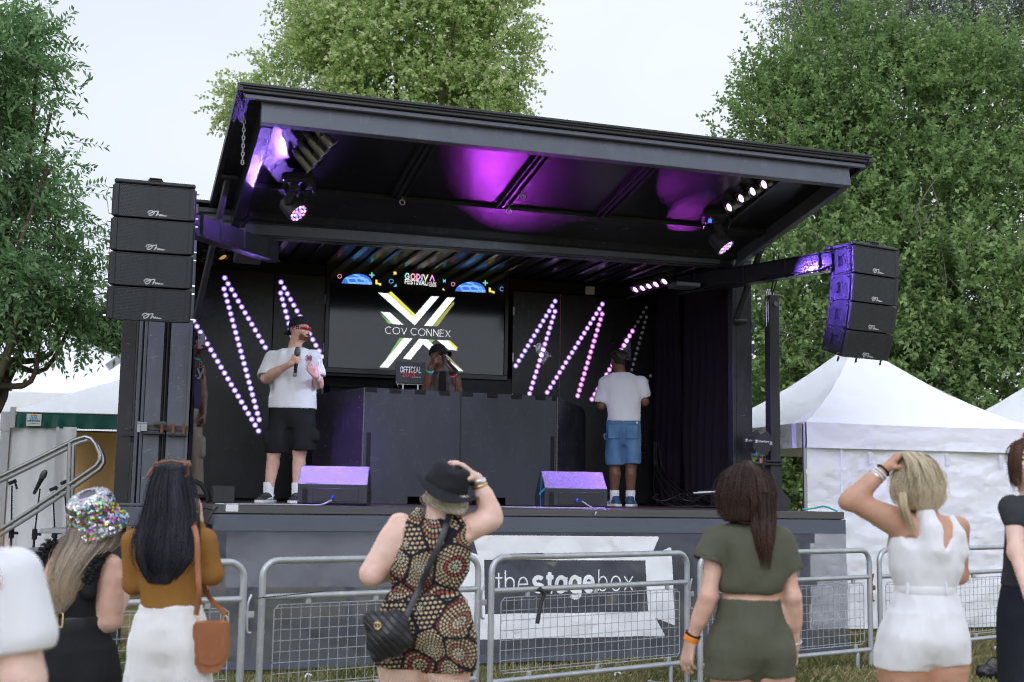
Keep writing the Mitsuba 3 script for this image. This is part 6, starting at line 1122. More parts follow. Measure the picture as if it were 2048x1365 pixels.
hand(F, Rr_[2], PT(246, 1160, .26)-Rr_[2], -RH*.6+FH*.4, -RH, .92, (.35, .4, .45, .5), .05); hand(F, L_[2], RH*.6+Z3*.4+FH*.4, Z3, -RH, .92)
stand(F, v, 125, 192, 1355, r=(.105, .06, .058, .037)); body(K, F, SKF)
def blk(F):
    F.loft(rows(v, [(74, 214, 1178, .125), (80, 206, 1205, .122), (88, 206, 1240, .122), (87, 214, 1262, .135), (82, 227, 1300, .165), (82, 229, 1350, .16), (105, 208, 1400, .10)]), .012)
    a, b = at(120, 1400, v), at(196, 1400, v)
    for c, s2 in ((a, -1), (b, 1)): F.loft([(c+Z3*.22, .05, .08), (c+Z3*.10, .09, .15), (c, .10, .15), (gz(c, .40), .12, .13), (gz(c, .06), .125, .13)], .05)
    F.chain([PT(90, 1190, -.09), PT(78, 1150, -.085), PT(92, 1112, -.07), PT(112, 1082, -.03)], [.03, .022, .018, .014], .02); F.chain([PT(178, 1185, -.10), PT(188, 1150, -.10), PT(203, 1118, -.07), PT(210, 1100, -.02)], [.035, .024, .018, .014], .02)
garment(K, 'jumpsuit', cl_black, blk, gz(PT(160, 1280), 0)-V(.38, .38, .02), PT(160, 1080)+V(.38, .38, .1), .009, .022, (11, 11, 4), 14, .8)
ruf = []
for pts in ([PT(66, 1150, -.09), PT(72, 1125, -.095), PT(88, 1100, -.085), PT(108, 1080, -.05)], [PT(172, 1165, -.12), PT(186, 1140, -.12), PT(200, 1117, -.095), PT(214, 1102, -.04)]):
    p_ = smoothpath(pts, 9)
    for i in range(len(p_)): t = i*1.9; ruf.append(tube([p_[i], p_[i]+RH*.020*math.cos(t)-FH*.012+Z3*.012*math.sin(t), p_[i]+RH*.030*math.cos(t+1)-FH*.004+Z3*.018*math.sin(t+.6)], [.008, .009, .003], 5))
ruf_n = len(ruf)//2; put(K+'__jumpsuit__ruffle', cat(ruf[:ruf_n]), cl_black, True); put(K+'__jumpsuit__ruffle', cat(ruf[ruf_n:]), cl_black, True)
put(K+'__belt', hatmesh(PT(148, 1246), [(.128, -.035), (.134, -.03), (.134, .03), (.128, .035)], Z3, RH, FH, 1.03, .98), 'mat_leather_black', True)
bq = PT(120, 1241, -.135); put(K+'__belt__buckle', tube([bq+RH*x_+Z3*y_ for x_, y_ in ((-.012, -.03), (.012, -.03), (.012, .03), (-.012, .03), (-.012, -.03), (.012, -.03))], .0038, 6), 'mat_gold', True)
ah = rows(v, [(150, 228, 1040, .095), (140, 232, 1062, .10, -.01), (128, 226, 1085, .085, -.03), (114, 200, 1112, .07, -.07), (106, 172, 1145, .055, -.10), (99, 155, 1178, .045, -.115), (97, 142, 1205, .035, -.12), (106, 128, 1226, .02, -.12)])
hair(K, ah, 1100, 37, (.13, .10, .08), (.46, .40, .35), zend=(0, .3), jit=.10, r=.0025, wave=.004, tipc=(.46, .36, .25))
ax2 = norm(-RH*.20+Z3*.88-FH*.42); hx2 = norm(RH-ax2*(RH@ax2)); hy2 = np.cross(ax2, hx2); ho2 = PT(189, 1036, .0)
prof = [(.140, -.052), (.142, -.05), (.128, -.022), (.110, .006), (.104, .03), (.100, .070), (.092, .098), (.070, .112), (.035, .118), (.001, .119)]
HK = put(K+'__hat', hatmesh(ho2, prof, ax2, hx2, hy2, 1., 1.08), mat('hat_base', (.10, .10, .12), .5), True)
rg = np.random.default_rng(5); S_v, S_f, S_c = [], [], []; pa = np.array(prof); cols = np.array([(.85, .86, .9), (.9, .9, .95), (.15, .75, .8), (.85, .10, .45), (.25, .75, .15), (.95, .62, .05), (.35, .12, .75), (.7, .05, .1), (.1, .3, .85), (.85, .85, .9)])
g8 = np.arange(7)*2*math.pi/7
for i in range(2600):
    s_ = rg.random()**.75*(len(pa)-2.2); i0 = int(s_); fr_ = s_-i0; rr_, zz_ = pa[i0]*(1-fr_)+pa[i0+1]*fr_; t = rg.uniform(0, 2*math.pi); c = ho2+hx2*math.cos(t)*rr_+hy2*math.sin(t)*rr_*1.08+ax2*zz_
    dn = pa[i0+1]-pa[i0]; nr = norm((hx2*math.cos(t)+hy2*math.sin(t))*dn[1]-ax2*dn[0]); nr = nr if nr@(c-ho2-ax2*.02) > 0 else -nr; nr = norm(nr+rg.normal(0, .38, 3)); a_ = norm(np.cross(nr, (.3, .5, .8))); b_ = np.cross(nr, a_); r_ = rg.uniform(.0055, .0085)
    vv = c+nr*.004+r_*(np.cos(g8)[:, None]*a_+np.sin(g8)[:, None]*b_); S_f.append(np.array([[0, k_, k_+1] for k_ in range(1, 6)])+7*i); S_v.append(vv)
    zone = meshkit.noise(np.array([[c[0]*16, c[1]*16, c[2]*22]]), 3)[0]; ci = 0 if (zz_ > .093 and rg.random() < .85) or zone > .68 else int((zone*23+rg.random()*2.2) % len(cols)); S_c.append(np.repeat(cols[ci][None]*rg.uniform(.6, 1.), 7, 0))
bsdf('mat_sequin', two(P(VC, .22, .85, .5))); lab(put(HK+'__sequins', (np.vstack(S_v), np.vstack(S_f)), 'mat_sequin', False, color=np.vstack(S_c)), kind='stuff')
shoes(K, [gz(at(125, 1355, v), .085), gz(at(192, 1355, v), .085)], [FH, FH], 'mat_matt_black', 'mat_matt_black', 0.)
PH = thing('phone', 'phone in a shiny purple and green case held by the woman in the sequin hat', 'phone'); pc = PT(243, 1148, .25); pu = norm(Z3*.92-RH*.12+FH*.35); px_ = norm(np.cross(pu, -RH)); 
put(PH+'__case', obx(pc, norm(np.cross(pu, norm(RH-FH*.6))), pu, norm(RH-FH*.6), .036, .075, .005, .004), bsdf('mat_irid', two(P(mikit.proc(lambda p, n, uv: mix((.30, .10, .42), (.06, .32, .20), sst(.45, .55, fbm(p.x*22, p.y*22, p.z*22, 2)))), .15, .4, .6))))
put(PH+'__lens', cat([cyl(pc+pu*.055+norm(RH-FH*.6)*.005, pc+pu*.055+norm(RH-FH*.6)*.008, .008)]), 'mat_dark_lens')

# ======== blonde woman in white
K = thing('person', 'blonde woman in a white linen playsuit with one hand on her head', 'person'); v = 5.5
F = Field(gz(PT(1840, 1000), 0)-V(.50, .50, .02), PT(1820, 880)+V(.50, .50, .1), .0075)
hc = PT(1838, 966, .02); head(F, hc, FH*.85-RH*.5, Z3, .98, False); F.limb(PT(1842, 995, .02), PT(1852, 1045, .02), .054, .060, .03)
F.loft(rows(v, [(1812, 1900, 1032, .06), (1790, 1922, 1052, .09), (1790, 1922, 1085, .11), (1786, 1918, 1125, .115), (1796, 1905, 1172, .10), (1782, 1920, 1225, .13), (1778, 1914, 1270, .12), (1800, 1892, 1300, .07)]), .03)
L_ = [PT(1804, 1046), PT(1702, 1002, .0), PT(1770, 938, .01)]; F.chain(L_, [.053, .039, .025], .035); F.limb(PT(1790, 1040), PT(1735, 1018), .049, .042, .03); F.limb(PT(1712, 992, .0), PT(1742, 963, .0), .040, .033, .03)
Rr_ = [PT(1916, 1055, .02), PT(1917, 1150, .05), PT(1880, 1165, .28)]; F.chain(Rr_, [.050, .038, .026], .03)
hand(F, L_[2], PT(1806, 902, -.02)-L_[2], -Z3*.45+RH*.8, -FH-RH*.2, .92, (.25, .6, .65, .7), .05, (.6, .6)); hand(F, Rr_[2], -RH*.5+FH*.6+Z3*.3, -RH, Z3, .92)
stand(F, v, 1803, 1888, 1335, r=(.108, .062, .06, .037)); F.ell(L_[1]-RH*.028-Z3*.010, np.stack([RH, FH, Z3]), (.022, .022, .022), .03); F.limb(PT(1795, 1060, .02), PT(1760, 1040, .0), .035, .03, .03)
body(K, F, SKT)
def romper(F):
    F.loft(rows(v, [(1783, 1924, 1075, .118), (1778, 1925, 1100, .130), (1779, 1926, 1130, .132), (1788, 1917, 1162, .118), (1794, 1908, 1178, .112), (1786, 1917, 1200, .125), (1774, 1925, 1235, .15), (1764, 1928, 1275, .16), (1790, 1905, 1315, .10)]), .012)
    F.loft(rows(v, [(1785, 1840, 1232, .09), (1764, 1850, 1275, .15), (1752, 1852, 1310, .14), (1751, 1852, 1338, .126)]), .045); F.loft(rows(v, [(1855, 1912, 1232, .09), (1846, 1930, 1275, .15), (1846, 1935, 1305, .14), (1852, 1936, 1326, .126)]), .045)
    F.chain([PT(1872, 1100, -.105), PT(1862, 1060, -.095), PT(1852, 1028, -.055), PT(1850, 1018, -.01)], [.055, .042, .032, .026], .03); F.chain([PT(1920, 1105, -.06), PT(1916, 1070, -.075), PT(1904, 1040, -.04)], [.036, .026, .020], .02)
    F.ell(PT(1822, 1066, -.12), np.stack([RH, FH, Z3]), (.040, .07, .065), .01, True); F.ell(PT(1898, 1072, -.13), np.stack([norm(RH-Z3*.3), FH, norm(Z3+RH*.3)]), (.020, .07, .065), .01, True)
romper_ = romper
def romper(F): romper_(F); FILL(F, PT(1822, 1292, -.05), PT(1872, 1290, -.05), .078)
garment(K, 'playsuit', cl_linen, romper, PT(1845, 1180)-V(.40, .40, .40), PT(1845, 1180)+V(.40, .40, .42), .0075, .020, (20, 20, 6), 16, .9)
put(K+'__playsuit__waist_tie', cat([hatmesh(PT(1851, 1179), [(.112, -.02), (.120, -.015), (.120, .015), (.112, .02)], Z3, RH, FH, 1.07, 1.0)]+[obx(PT(x_, 1178, -.118), RH, FH, Z3, .006, .004, .026) for x_ in (1815, 1893)]), cl_linen, True)
yh = rows(v, [(1818, 1850, 909, .03), (1803, 1862, 918, .07), (1795, 1873, 936, .10), (1791, 1880, 960, .115), (1790, 1884, 985, .118), (1795, 1884, 1004, .105), (1812, 1878, 1020, .07, -.02)])
ext1 = strands(rows(v, [(1796, 1812, 985, .02, -.10), (1800, 1814, 1010, .02, -.11), (1810, 1824, 1038, .015, -.10), (1824, 1834, 1068, .008, -.10)]), 120, 3, (.48, .38, .24), (.72, .62, .44), (0, .3), .3, .0024, .008)
ext2 = strands(rows(v, [(1782, 1800, 1060, .02, .03), (1778, 1794, 1085, .02, .03), (1774, 1784, 1106, .01, .03)]), 90, 4, (.45, .36, .22), (.68, .58, .42), (0, .4), .3, .0024, .008)
ext3 = strands([(PT(1815, 906, -.06), .03, .02), (PT(1832, 925, -.10), .035, .02), (PT(1842, 955, -.115), .045, .02), (PT(1846, 985, -.12), .05, .02)], 160, 5, (.50, .42, .28), (.76, .68, .5), (0, .5), .4, .0026, .008)
hair(K, yh, 1000, 47, (.25, .18, .10), (.72, .62, .45), zend=(0, .3), jit=.14, lock=.26, r=.0027, wave=.010, wf=7, extra=(ext1, ext2, ext3), tipc=(.74, .66, .50), clump=10)
for d_, r_, m_ in ((0, .030, 'mat_matt_black'), (.02, .031, 'mat_white_plastic'), (.034, .032, 'mat_white_plastic'), (.046, .033, 'mat_chrome')): cuff_ring(L_[2]-norm(L_[2]-L_[1])*(.01+d_), L_[2]-L_[1], r_, .0045, m_, K+'__bracelet')
shoes(K, [gz(at(1803, 1335, v), .085), gz(at(1888, 1335, v), .085)], [FH, FH], 'mat_white_plastic', 'mat_white_plastic', 0.)

# ======== person at the right edge
K = thing('person', 'person with shoulder-length brown hair in a dark tee at the right edge', 'person'); v = 5.6
F = Field(gz(PT(2070, 1000), 0)-V(.44, .44, .02), PT(2060, 880)+V(.44, .44, .12), .0075)
hc = PT(2060, 926, .0); fw = -RH*.35-FH*.93; q_, A = head(F, hc, fw, Z3, 1.0); F.limb(PT(2060, 955, .0), PT(2066, 1005, .02), .055, .062, .03)
F.loft(rows(v, [(2030, 2104, 998, .06), (2014, 2122, 1018, .09), (2018, 2120, 1060, .11), (2022, 2112, 1120, .105), (2020, 2112, 1175, .11), (2012, 2120, 1230, .12), (2012, 2120, 1290, .12)]), .03)
L_ = [PT(2026, 1022, -.02), PT(2033, 1105, -.13), PT(2058, 1190, -.26)]; F.chain(L_, [.044, .034, .025], .03); Rr_ = [PT(2116, 1022), PT(2125, 1115), PT(2120, 1200, .02)]; F.chain(Rr_, [.044, .034, .025], .03)
hand(F, L_[2], V(0, 0, -1)+RH*.15-FH*.2, RH, -FH, .95); hand(F, Rr_[2], V(0, 0, -1), -RH, -FH, .95)
stand(F, v, 2038, 2094, 1290, r=(.085, .056, .056, .036), to=-FH); body(K, F, SKP); eyes(K, q_, A)
def tee(F):
    F.loft(rows(v, [(2044, 2090, 990, .06), (2022, 2116, 1004, .09), (2012, 2126, 1030, .12), (2014, 2122, 1070, .128), (2010, 2120, 1120, .128), (2006, 2122, 1174, .13)]), .015)
    F.limb(PT(2024, 1016, -.02), PT(2029, 1036, -.06), .058, .056, .02); F.limb(PT(2116, 1014), PT(2122, 1040), .058, .058, .02)
garment(K, 'tee', cl_charcoal, tee, PT(2066, 1080)-V(.34, .34, .26), PT(2066, 1080)+V(.34, .34, .26), .0075, .016, (10, 10, 7), 18, .8)
def pants(F):
    F.loft(rows(v, [(2006, 2122, 1172, .128), (2002, 2124, 1220, .135), (2020, 2106, 1280, .09)]), .012)
    for px in (2035, 2092): c = at(px, 1280, v); F.loft([(c+Z3*.2, .05, .07), (c+Z3*.1, .08, .115), (c, .085, .115), (gz(c, .48), .085, .09), (gz(c, .05), .078, .085)], .02)
garment(K, 'trousers', cl_navy, pants, gz(PT(2066, 1200), 0)-V(.34, .34, .02), PT(2066, 1165)+V(.34, .34, .05), .009, .02, (10, 10, 4), 19, .8)
rh_ = rows(v, [(2048, 2076, 876, .03), (2034, 2090, 884, .07), (2026, 2098, 902, .09, .015), (2024, 2100, 930, .08, .03), (2025, 2100, 955, .07, .035), (2030, 2098, 975, .06, .04)])
sd = strands(rows(v, [(2026, 2046, 890, .05, -.02), (2023, 2036, 925, .05, -.02), (2024, 2036, 955, .045, -.02), (2028, 2038, 985, .03, -.02)]), 200, 9, (.07, .035, .022), (.17, .09, .055), (0, .4), .3, .0026, .006)
hair(K, rh_, 700, 57, (.06, .03, .02), (.16, .085, .05), zend=(0, .3), jit=.1, r=.0026, wave=.006, extra=(sd,))
shoes(K, [gz(at(2038, 1290, v), .085), gz(at(2094, 1290, v), .085)], [-FH, -FH], 'mat_matt_black', 'mat_matt_black', 0.)
bgc = onZ(1990, 1345, .06); BG = thing('bag', 'black bag lying on the grass behind the barrier at far right', 'bag'); F = Field(bgc-.3, bgc+.3, .012); F.limb(bgc-RH*.10, bgc+RH*.12+FH*.05, .06, .08, .04); F.limb(bgc+RH*.08+Z3*.05, bgc+RH*.1+Z3*.12, .05, .03, .04)
put(BG+'__body', rumple(F.mesh(), .05, (14, 14, 14), 3), 'mat_leather_black', True); put(BG+'__handle', tube(smoothpath([bgc-RH*.08+Z3*.06, bgc-RH*.02+Z3*.12, bgc+RH*.08+Z3*.10], 5), .008, 6), 'mat_leather_black', True)

# ======== close person at the left edge, white tee and red hair
K = thing('person', 'red-haired person in a white tee cut off by the left edge, nearest of all', 'person'); v = 3.1
F = Field(gz(PT(-90, 1000), 0)-V(.42, .42, .02), PT(-90, 880)+V(.42, .42, .12), .009)
hc = PT(-132, 985, .0); head(F, hc, FH*.9+RH*.2, Z3, 1., False); F.limb(PT(-130, 1030), PT(-100, 1100, .02), .055, .062, .03)
F.loft(rows(v, [(-170, -10, 1095, .06), (-215, 40, 1125, .09), (-205, 30, 1200, .11), (-195, 15, 1330, .10), (-190, 10, 1400, .1), (-205, 20, 1500, .12), (-215, 30, 1620, .13)]), .03)
Rr_ = [PT(28, 1140), PT(50, 1360, .0), PT(70, 1560, .08)]; F.chain(Rr_, [.052, .045, .030], .03); L_ = [PT(-205, 1140), PT(-225, 1360), PT(-200, 1560, .1)]; F.chain(L_, [.05, .042, .028], .03)
hand(F, Rr_[2], V(0, 0, -1), -RH, FH, .95); hand(F, L_[2], V(0, 0, -1), RH, FH, .95); stand(F, v, -155, -25, 1600, r=(.09, .056, .056, .036)); body(K, F, SKP)
def wt(F):
    F.loft(rows(v, [(-140, -45, 1080, .06, .01), (-205, 15, 1102, .09), (-225, 45, 1150, .12), (-215, 35, 1250, .13), (-212, 30, 1400, .128), (-215, 32, 1500, .13)]), .02)
    F.limb(PT(28, 1150), PT(52, 1268, -.0), .068, .075, .03); F.limb(PT(-205, 1150), PT(-225, 1268), .068, .072, .03); F.limb(PT(54, 1308), PT(57, 1380), .05, .055, .004, True); F.half(PT(54, 1303), norm(PT(56, 1330)-PT(50, 1260)), lo=PT(-15, 1380)-V(.02, .2, .1), hi=PT(130, 1290)+V(.1, .2, 0.01))
garment(K, 'tee', cl_white, wt, PT(-90, 1290)-V(.36, .36, .34), PT(-90, 1290)+V(.36, .36, .34), .008, .010, (5, 5, 3), 22, .8)
def jn(F):
    F.loft(rows(v, [(-213, 30, 1495, .128), (-218, 34, 1560, .14), (-170, -14, 1640, .09)]), .012)
    for px in (-155, -28): c = at(px, 1620, v); F.loft([(c+Z3*.2, .05, .07), (c+Z3*.08, .085, .12), (c, .088, .12), (gz(c, .45), .07, .085), (gz(c, .05), .06, .07)], .05)
garment(K, 'jeans', 'mat_denim', jn, gz(PT(-90, 1500), 0)-V(.34, .34, .02), PT(-90, 1480)+V(.34, .34, .05), .010, .02, (10, 10, 4), 23, .8)
gh = rows(v, [(-150, -105, 895, .03), (-195, -70, 925, .09), (-208, -58, 975, .115), (-205, -45, 1040, .11, -.01), (-180, -6, 1115, .09, -.04), (-150, 10, 1180, .06, -.06)])
hair(K, gh, 900, 67, (.20, .065, .025), (.42, .16, .07), zend=(0, .2), jit=.1, r=.0024, wave=.005)

# stitched hems and seams on the front row's clothes
def on_garment(F_, p, n, off=.002):
    """slides p along -n until it meets the garment's surface"""
    from scipy.ndimage import map_coordinates as mc
    p = np.asarray(p, float).copy()
    for _ in range(40):
        d = mc(F_.d, ((p-F_.lo)/F_.h).reshape(3, 1), order=1, mode='nearest')[0]
        if d < off: break
        p = p-np.asarray(n)*max(d-off*.5, .001)
    return p
def seam(key, gi, pts, name, mat_, r=.0022):
    F_ = WORN[key][gi]; put(key+'__'+name+'__seam', tube([on_garment(F_, q_-FH*.3, -FH, .0015) for q_ in smoothpath(pts, 6)], r, 5), mat_, True)
_k = [k for k in labels if k.startswith('person') and '__' not in k]
seam(_k[0], 1, [at(1500, y, 5.4) for y in (1212, 1240, 1280, 1320, 1345)], 'shorts', cl_olive); seam(_k[0], 0, [at(x, 1058+abs(x-1500)*.05, 5.4) for x in (1445, 1470, 1500, 1530, 1555)], 'crop_top', cl_olive)
seam(_k[2], 1, [at(334+(y-1230)*.03, y, 5.4) for y in (1230, 1260, 1290, 1320, 1350)], 'trousers', cl_cream); seam(_k[2], 1, [at(x, 1236-(x-284)*.13, 5.4) for x in (284, 310, 343, 375, 400)], 'trousers', cl_cream, .003)
seam(_k[4], 0, [at(1852+(y-1190)*.02, y, 5.5) for y in (1192, 1220, 1250, 1285)], 'playsuit', cl_linen); seam(_k[4], 0, [at(x, 1328+abs(x-1800)*.04, 5.5) for x in (1758, 1780, 1805, 1830, 1846)], 'playsuit', cl_linen)
# ======== man with the microphone
K = thing('person', 'bearded man in white tee, black shorts, red sunglasses and backward cap, holding a microphone', 'person'); v = 12.15
PT = lambda x, y, dv=0.: at(x, y, v+dv)
F = Field(gz(PT(580, 800), ZD)-V(.5, .5, .02), PT(590, 620)+V(.5, .5, .08), .0085)
fw = norm(RH*.93-FH*.32-Z3*.05); hc = PT(599, 661, 0); q_, A = head(F, hc, fw, Z3, 1.03, True, 1.08); F.limb(hc-Z3*.05-fw*.015, PT(587, 706, .02), .062, .070, .03)
F.loft(rows(v, [(560, 616, 704, .06), (548, 626, 718, .09), (548, 626, 750, .108), (547, 624, 790, .108), (545, 624, 830, .11)]), .03)
L_ = [PT(541, 718), PT(531, 757, -.05), PT(581, 728, -.30)]; F.chain(L_, [.055, .046, .031], .03); F.limb(L_[1]*.75+L_[2]*.25, L_[1]*.5+L_[2]*.5, .051, .043, .03)
Rr_ = [PT(630, 716), PT(637, 768, -.02), PT(631, 752, -.25)]; F.chain(Rr_, [.058, .046, .031], .03)
md = norm(Z3*1.0+RH*.07); mp_ = PT(593, 722, -.335)
hand(F, L_[2], mp_-L_[2]-Z3*.0-RH*.02, RH*.2+FH*.9, Z3, 1.02, (1.0, 1.0, 1.0, 1.0), .02, (.75, .45), .5, first=.8)
hand(F, Rr_[2], PT(621, 738, -.30)-Rr_[2], -RH*.2+FH*.8, Z3, 1.02, (.35, .5, .55, .6), .05, (.9, .5), .1)
hk = [PT(556, 850), PT(608, 850)]; kn = [PT(548, 905, -.03), PT(599, 905, .02)]; an = [gz(PT(537, 985, -.02), ZD+.085), gz(PT(594, 985, .02), ZD+.085)]; tt = [norm(-FH-RH*.25), norm(-FH+RH*.0)]
legs(F, hk, kn, an, tt, (.095, .068, .068, .042)); body(K, F, SKF)
def tshirt(F):
    F.loft(rows(v, [(566, 611, 697, .07, .0), (548, 627, 705, .10), (538, 634, 722, .128), (537, 634, 750, .140), (537, 633, 785, .142), (536, 633, 812, .145), (537, 633, 818, .142)]), .02, e=2.3)
    F.limb(PT(545, 717), PT(533, 748, -.025), .078, .094, .04); F.limb(PT(628, 716), PT(636, 746, -.01), .072, .080, .04); F.limb(PT(532, 757, -.05), PT(530, 775, -.08), .078, .10, .004, True); F.limb(PT(637, 757, -.02), PT(639, 775, -.04), .066, .085, .004, True)
garment(K, 'tshirt', cl_white, tshirt, PT(585, 760)-V(.4, .4, .36), PT(585, 760)+V(.4, .4, .36), .0085, .036, (10, 10, 4), 31, 1.1)
def sh_(F):
    F.loft(rows(v, [(543, 629, 806, .130), (540, 630, 830, .138), (548, 622, 855, .10)]), .01)
    F.loft(rows(v, [(548, 578, 825, .09), (537, 584, 850, .135), (530, 583, 895, .132), (531, 582, 907, .125)]), .04); F.loft(rows(v, [(588, 622, 825, .09), (583, 631, 850, .135), (586, 632, 893, .132), (587, 631, 902, .125)]), .04)
    F.limb(PT(535, 872, -.06), PT(536, 882, -.06), .05, .05, .02); F.limb(PT(630, 868, -.05), PT(630, 876, -.05), .05, .05, .02)
garment(K, 'shorts', cl_black, sh_, PT(582, 855)-V(.38, .38, .34), PT(582, 855)+V(.38, .38, .30), .0085, .020, (9, 9, 5), 32, .8)
for a_ in an: put(K+'__sock', lathe([(.050, .0), (.049, .04), (.052, .10), (.055, .165), (.050, .168)], gz(a_, ZD+.03), Z3, 18), cl_white, True)
shoes(K, an, tt, 'mat_plastic_black', 'mat_white_plastic', ZD, 1.12, strap='mat_white_plastic')
# cap worn backwards, sunglasses, beard, chain
capA = norm(Z3*.95-fw*.28)
def dome_cap(key, c, ax, fr_, rad, m_, bill=None, h_=1.0):
    x = norm(np.cross(fr_, ax)); y = np.cross(ax, x); g = np.linspace(0, math.pi/2, 8)
    prof = [(rad+.002, -.012)]+[(rad*math.cos(t)**.8, rad*h_*math.sin(t)) for t in g[:-1]]+[(.001, rad*h_)]
    k = put(key+'__cap', hatmesh(c, prof, ax, x, y, .95, 1.2), m_, True)
    if bill is not None:
        b = norm(bill-ax*(bill@ax)); s_ = np.cross(ax, b); u, w = np.meshgrid(np.linspace(-1, 1, 13), np.linspace(0, 1, 6)); 
        pt = c+b*(rad*1.14*np.sqrt(np.clip(1-(u*.78)**2, 0, 1))+w*.075*(1-.35*u**2))[..., None]+s_*(u*rad*.86)[..., None]+ax*(-.006-.022*w-.03*u**2)[..., None]
        vv = pt.reshape(-1, 3); i, j = np.meshgrid(np.arange(5), np.arange(12), indexing='ij'); q4 = np.stack([i*13+j, i*13+j+1, (i+1)*13+j+1, (i+1)*13+j], -1).reshape(-1, 4)
        put(k+'__bill', cat([(vv, q4), (vv-ax*.005, q4[:, ::-1])]), m_, True)
    return k
dome_cap(K, q_(0, -.010, .045), capA, fw, .090, cl_navy, -fw*.8-Z3*.6)
brc = ((.20, .09, .05), (.34, .17, .10))
def fuzz(key, name, pts, nrm, n, L, c0, c1, seed, w=.0022):
    r = np.random.default_rng(seed); i = r.integers(0, len(pts), n); o = pts[i]+r.normal(0, .004, (n, 3)); d = unit_(nrm[i]+r.normal(0, .5, (n, 3))+V(0, 0, -.6)); s = unit_(np.cross(d, V(.3, .7, .2)))*w
    v_ = np.stack([o-s, o+s, o+d*L*r.uniform(.6, 1.3, (n, 1))], 1).reshape(-1, 3); c = V(*c0)+(V(*c1)-V(*c0))*r.random((n, 1)); return put(key+'__'+name, (v_, np.arange(3*n).reshape(-1, 3)), 'mat_hair_strand', False, color=np.repeat(c, 3, 0))
def beard(key, q_, A, c0, c1, L=.013, n=1900, seed=3):
    r = np.random.default_rng(seed); P_, N_ = [], []
    for i in range(900):
        t = r.uniform(-1, 1); a_ = t*1.25; zz = r.uniform(-.095, -.066+.050*abs(t)**2); p = q_(.066*math.sin(a_)*(1-.15*(zz < -.08)), .012+.078*math.cos(a_)*(1-.1*(zz < -.085)), zz); P_.append(p); N_.append(A[0]*math.sin(a_)+A[1]*math.cos(a_))
    for i in range(200): t = r.uniform(-.024, .024); P_.append(q_(t, .090, -.038+.1*abs(t)*-1)); N_.append(A[1])
    return fuzz(key, 'beard', np.array(P_), np.array(N_), n, L, c0, c1, seed)
beard(K, q_, A, *brc); eyes(K, q_, A, 1.03)
put(K+'__hair', cat([tube([q_(.076*s2, -.03+.02*i, .035), q_(.0775*s2, -.03+.02*i, .0)], [.008, .004], 6) for s2 in (-1, 1) for i in range(4)]+[tube([q_(x_, .088-abs(x_)*.4, .075), q_(x_+.008, .096-abs(x_)*.4, .055)], [.006, .002], 5) for x_ in np.linspace(-.03, .05, 9)]), 'mat_brow', True)
SG = thing('sunglasses', 'red wraparound sunglasses on the bearded man', 'sunglasses')
arcp = [q_(.082*math.sin(t), .018+.092*math.cos(t), .014) for t in np.linspace(-1.2, 1.2, 19)]
put(SG+'__lens', seam_strip(arcp, .030, .002, A[1]) if False else cat([tube([p+A[2]*z_ for p in arcp], .0045, 6) for z_ in (-.005, .003)]), bsdf('mat_red_lens', two(P((.30, .015, .02), .12, 0, .5))), True)
put(SG+'__temple', cat([tube([q_(.080*s2, .035, .016), q_(.082*s2, -.02, .016)], .005, 6) for s2 in (-1, 1)]+[tube([p+A[2]*.013 for p in arcp], .0045, 6)]), 'mat_pink_plastic', True)
put(K+'__necklace', tube([PT(588, 694, -.0)+RH*.075*math.sin(t)-FH*(.075*math.cos(t))-Z3*.03*math.cos(t) for t in np.linspace(-1.5, 1.5, 14)], .003, 5), 'mat_chrome', True)
lg = PT(617.5, 717, -.145); put(K+'__tshirt__print', cat([ext(Point(0, 0).buffer(.022), lg-RH*.0, RH, Z3, .002)]), 'mat_pink_plastic'); put(K+'__tshirt__print', cat([ext(unary_union([LineString(arc(0, .0, .03, .03, a0, a0+50)).buffer(.004) for a0 in (20, 110, 200, 290)]), lg-FH*.001, RH, Z3, .002), xf(text_poly('98', .028, True), np.stack([RH, Z3, -FH], 1), lg+RH*-.018-Z3*.014-FH*.003)]), 'mat_matt_black', False)
MK = mic(mp_+md*.02, md, .26, .027, 'microphone', 'black wireless microphone in the hand of the bearded man'); put(MK+'__antenna', lathe([(.012, -.145), (.019, -.14), (.019, -.165), (.012, -.175), (0, -.175)], mp_+md*.02, md, 12), 'mat_par', 40)
cuff_ring(PT(633, 755, -.20), Rr_[2]-Rr_[1], .036, .006, 'mat_white_plastic', K+'__wristband')

# ======== DJ behind the booth
K = thing('person', 'DJ in black cap and grey waistcoat speaking into a microphone behind the booth', 'person'); v = 13.15
F = Field(gz(PT(880, 760), ZD)-V(.46, .46, .02), PT(880, 680)+V(.46, .46, .08), .0085)
fw = norm(-FH*.80+RH*.60-Z3*.05); hc = PT(876, 713, 0); q_, A = head(F, hc, fw, Z3, 1.0); F.limb(hc-Z3*.05-fw*.01, PT(880, 752, .02), .060, .066, .03)
F.loft(rows(v, [(862, 900, 748, .065), (848, 914, 757, .10), (852, 910, 790, .12), (854, 908, 840, .12), (852, 910, 890, .125)]), .03)
L_ = [PT(850, 760), PT(848, 790, -.16), PT(861, 736, -.30)]; F.chain(L_, [.056, .046, .032], .03); Rr_ = [PT(912, 760), PT(917, 792, -.08), PT(904, 738, -.24)]; F.chain(Rr_, [.056, .046, .031], .03)
hand(F, L_[2], norm(PT(874, 711, -.33)-L_[2]), RH*.6+FH*.5, Z3+RH*.4, 1.05, (.05, 1.0, 1.1, 1.1), .05, (.8, .6), .2)
m0, m1 = PT(885, 717, -.20), PT(908, 737, -.27); md = norm(m0-m1); hand(F, Rr_[2], norm((m0*.55+m1*.45)-Rr_[2]), -RH*.7+FH*.5, Z3, 1.05, (.95, .95, 1., 1.), .02, (.7, .5), .4, first=.8)
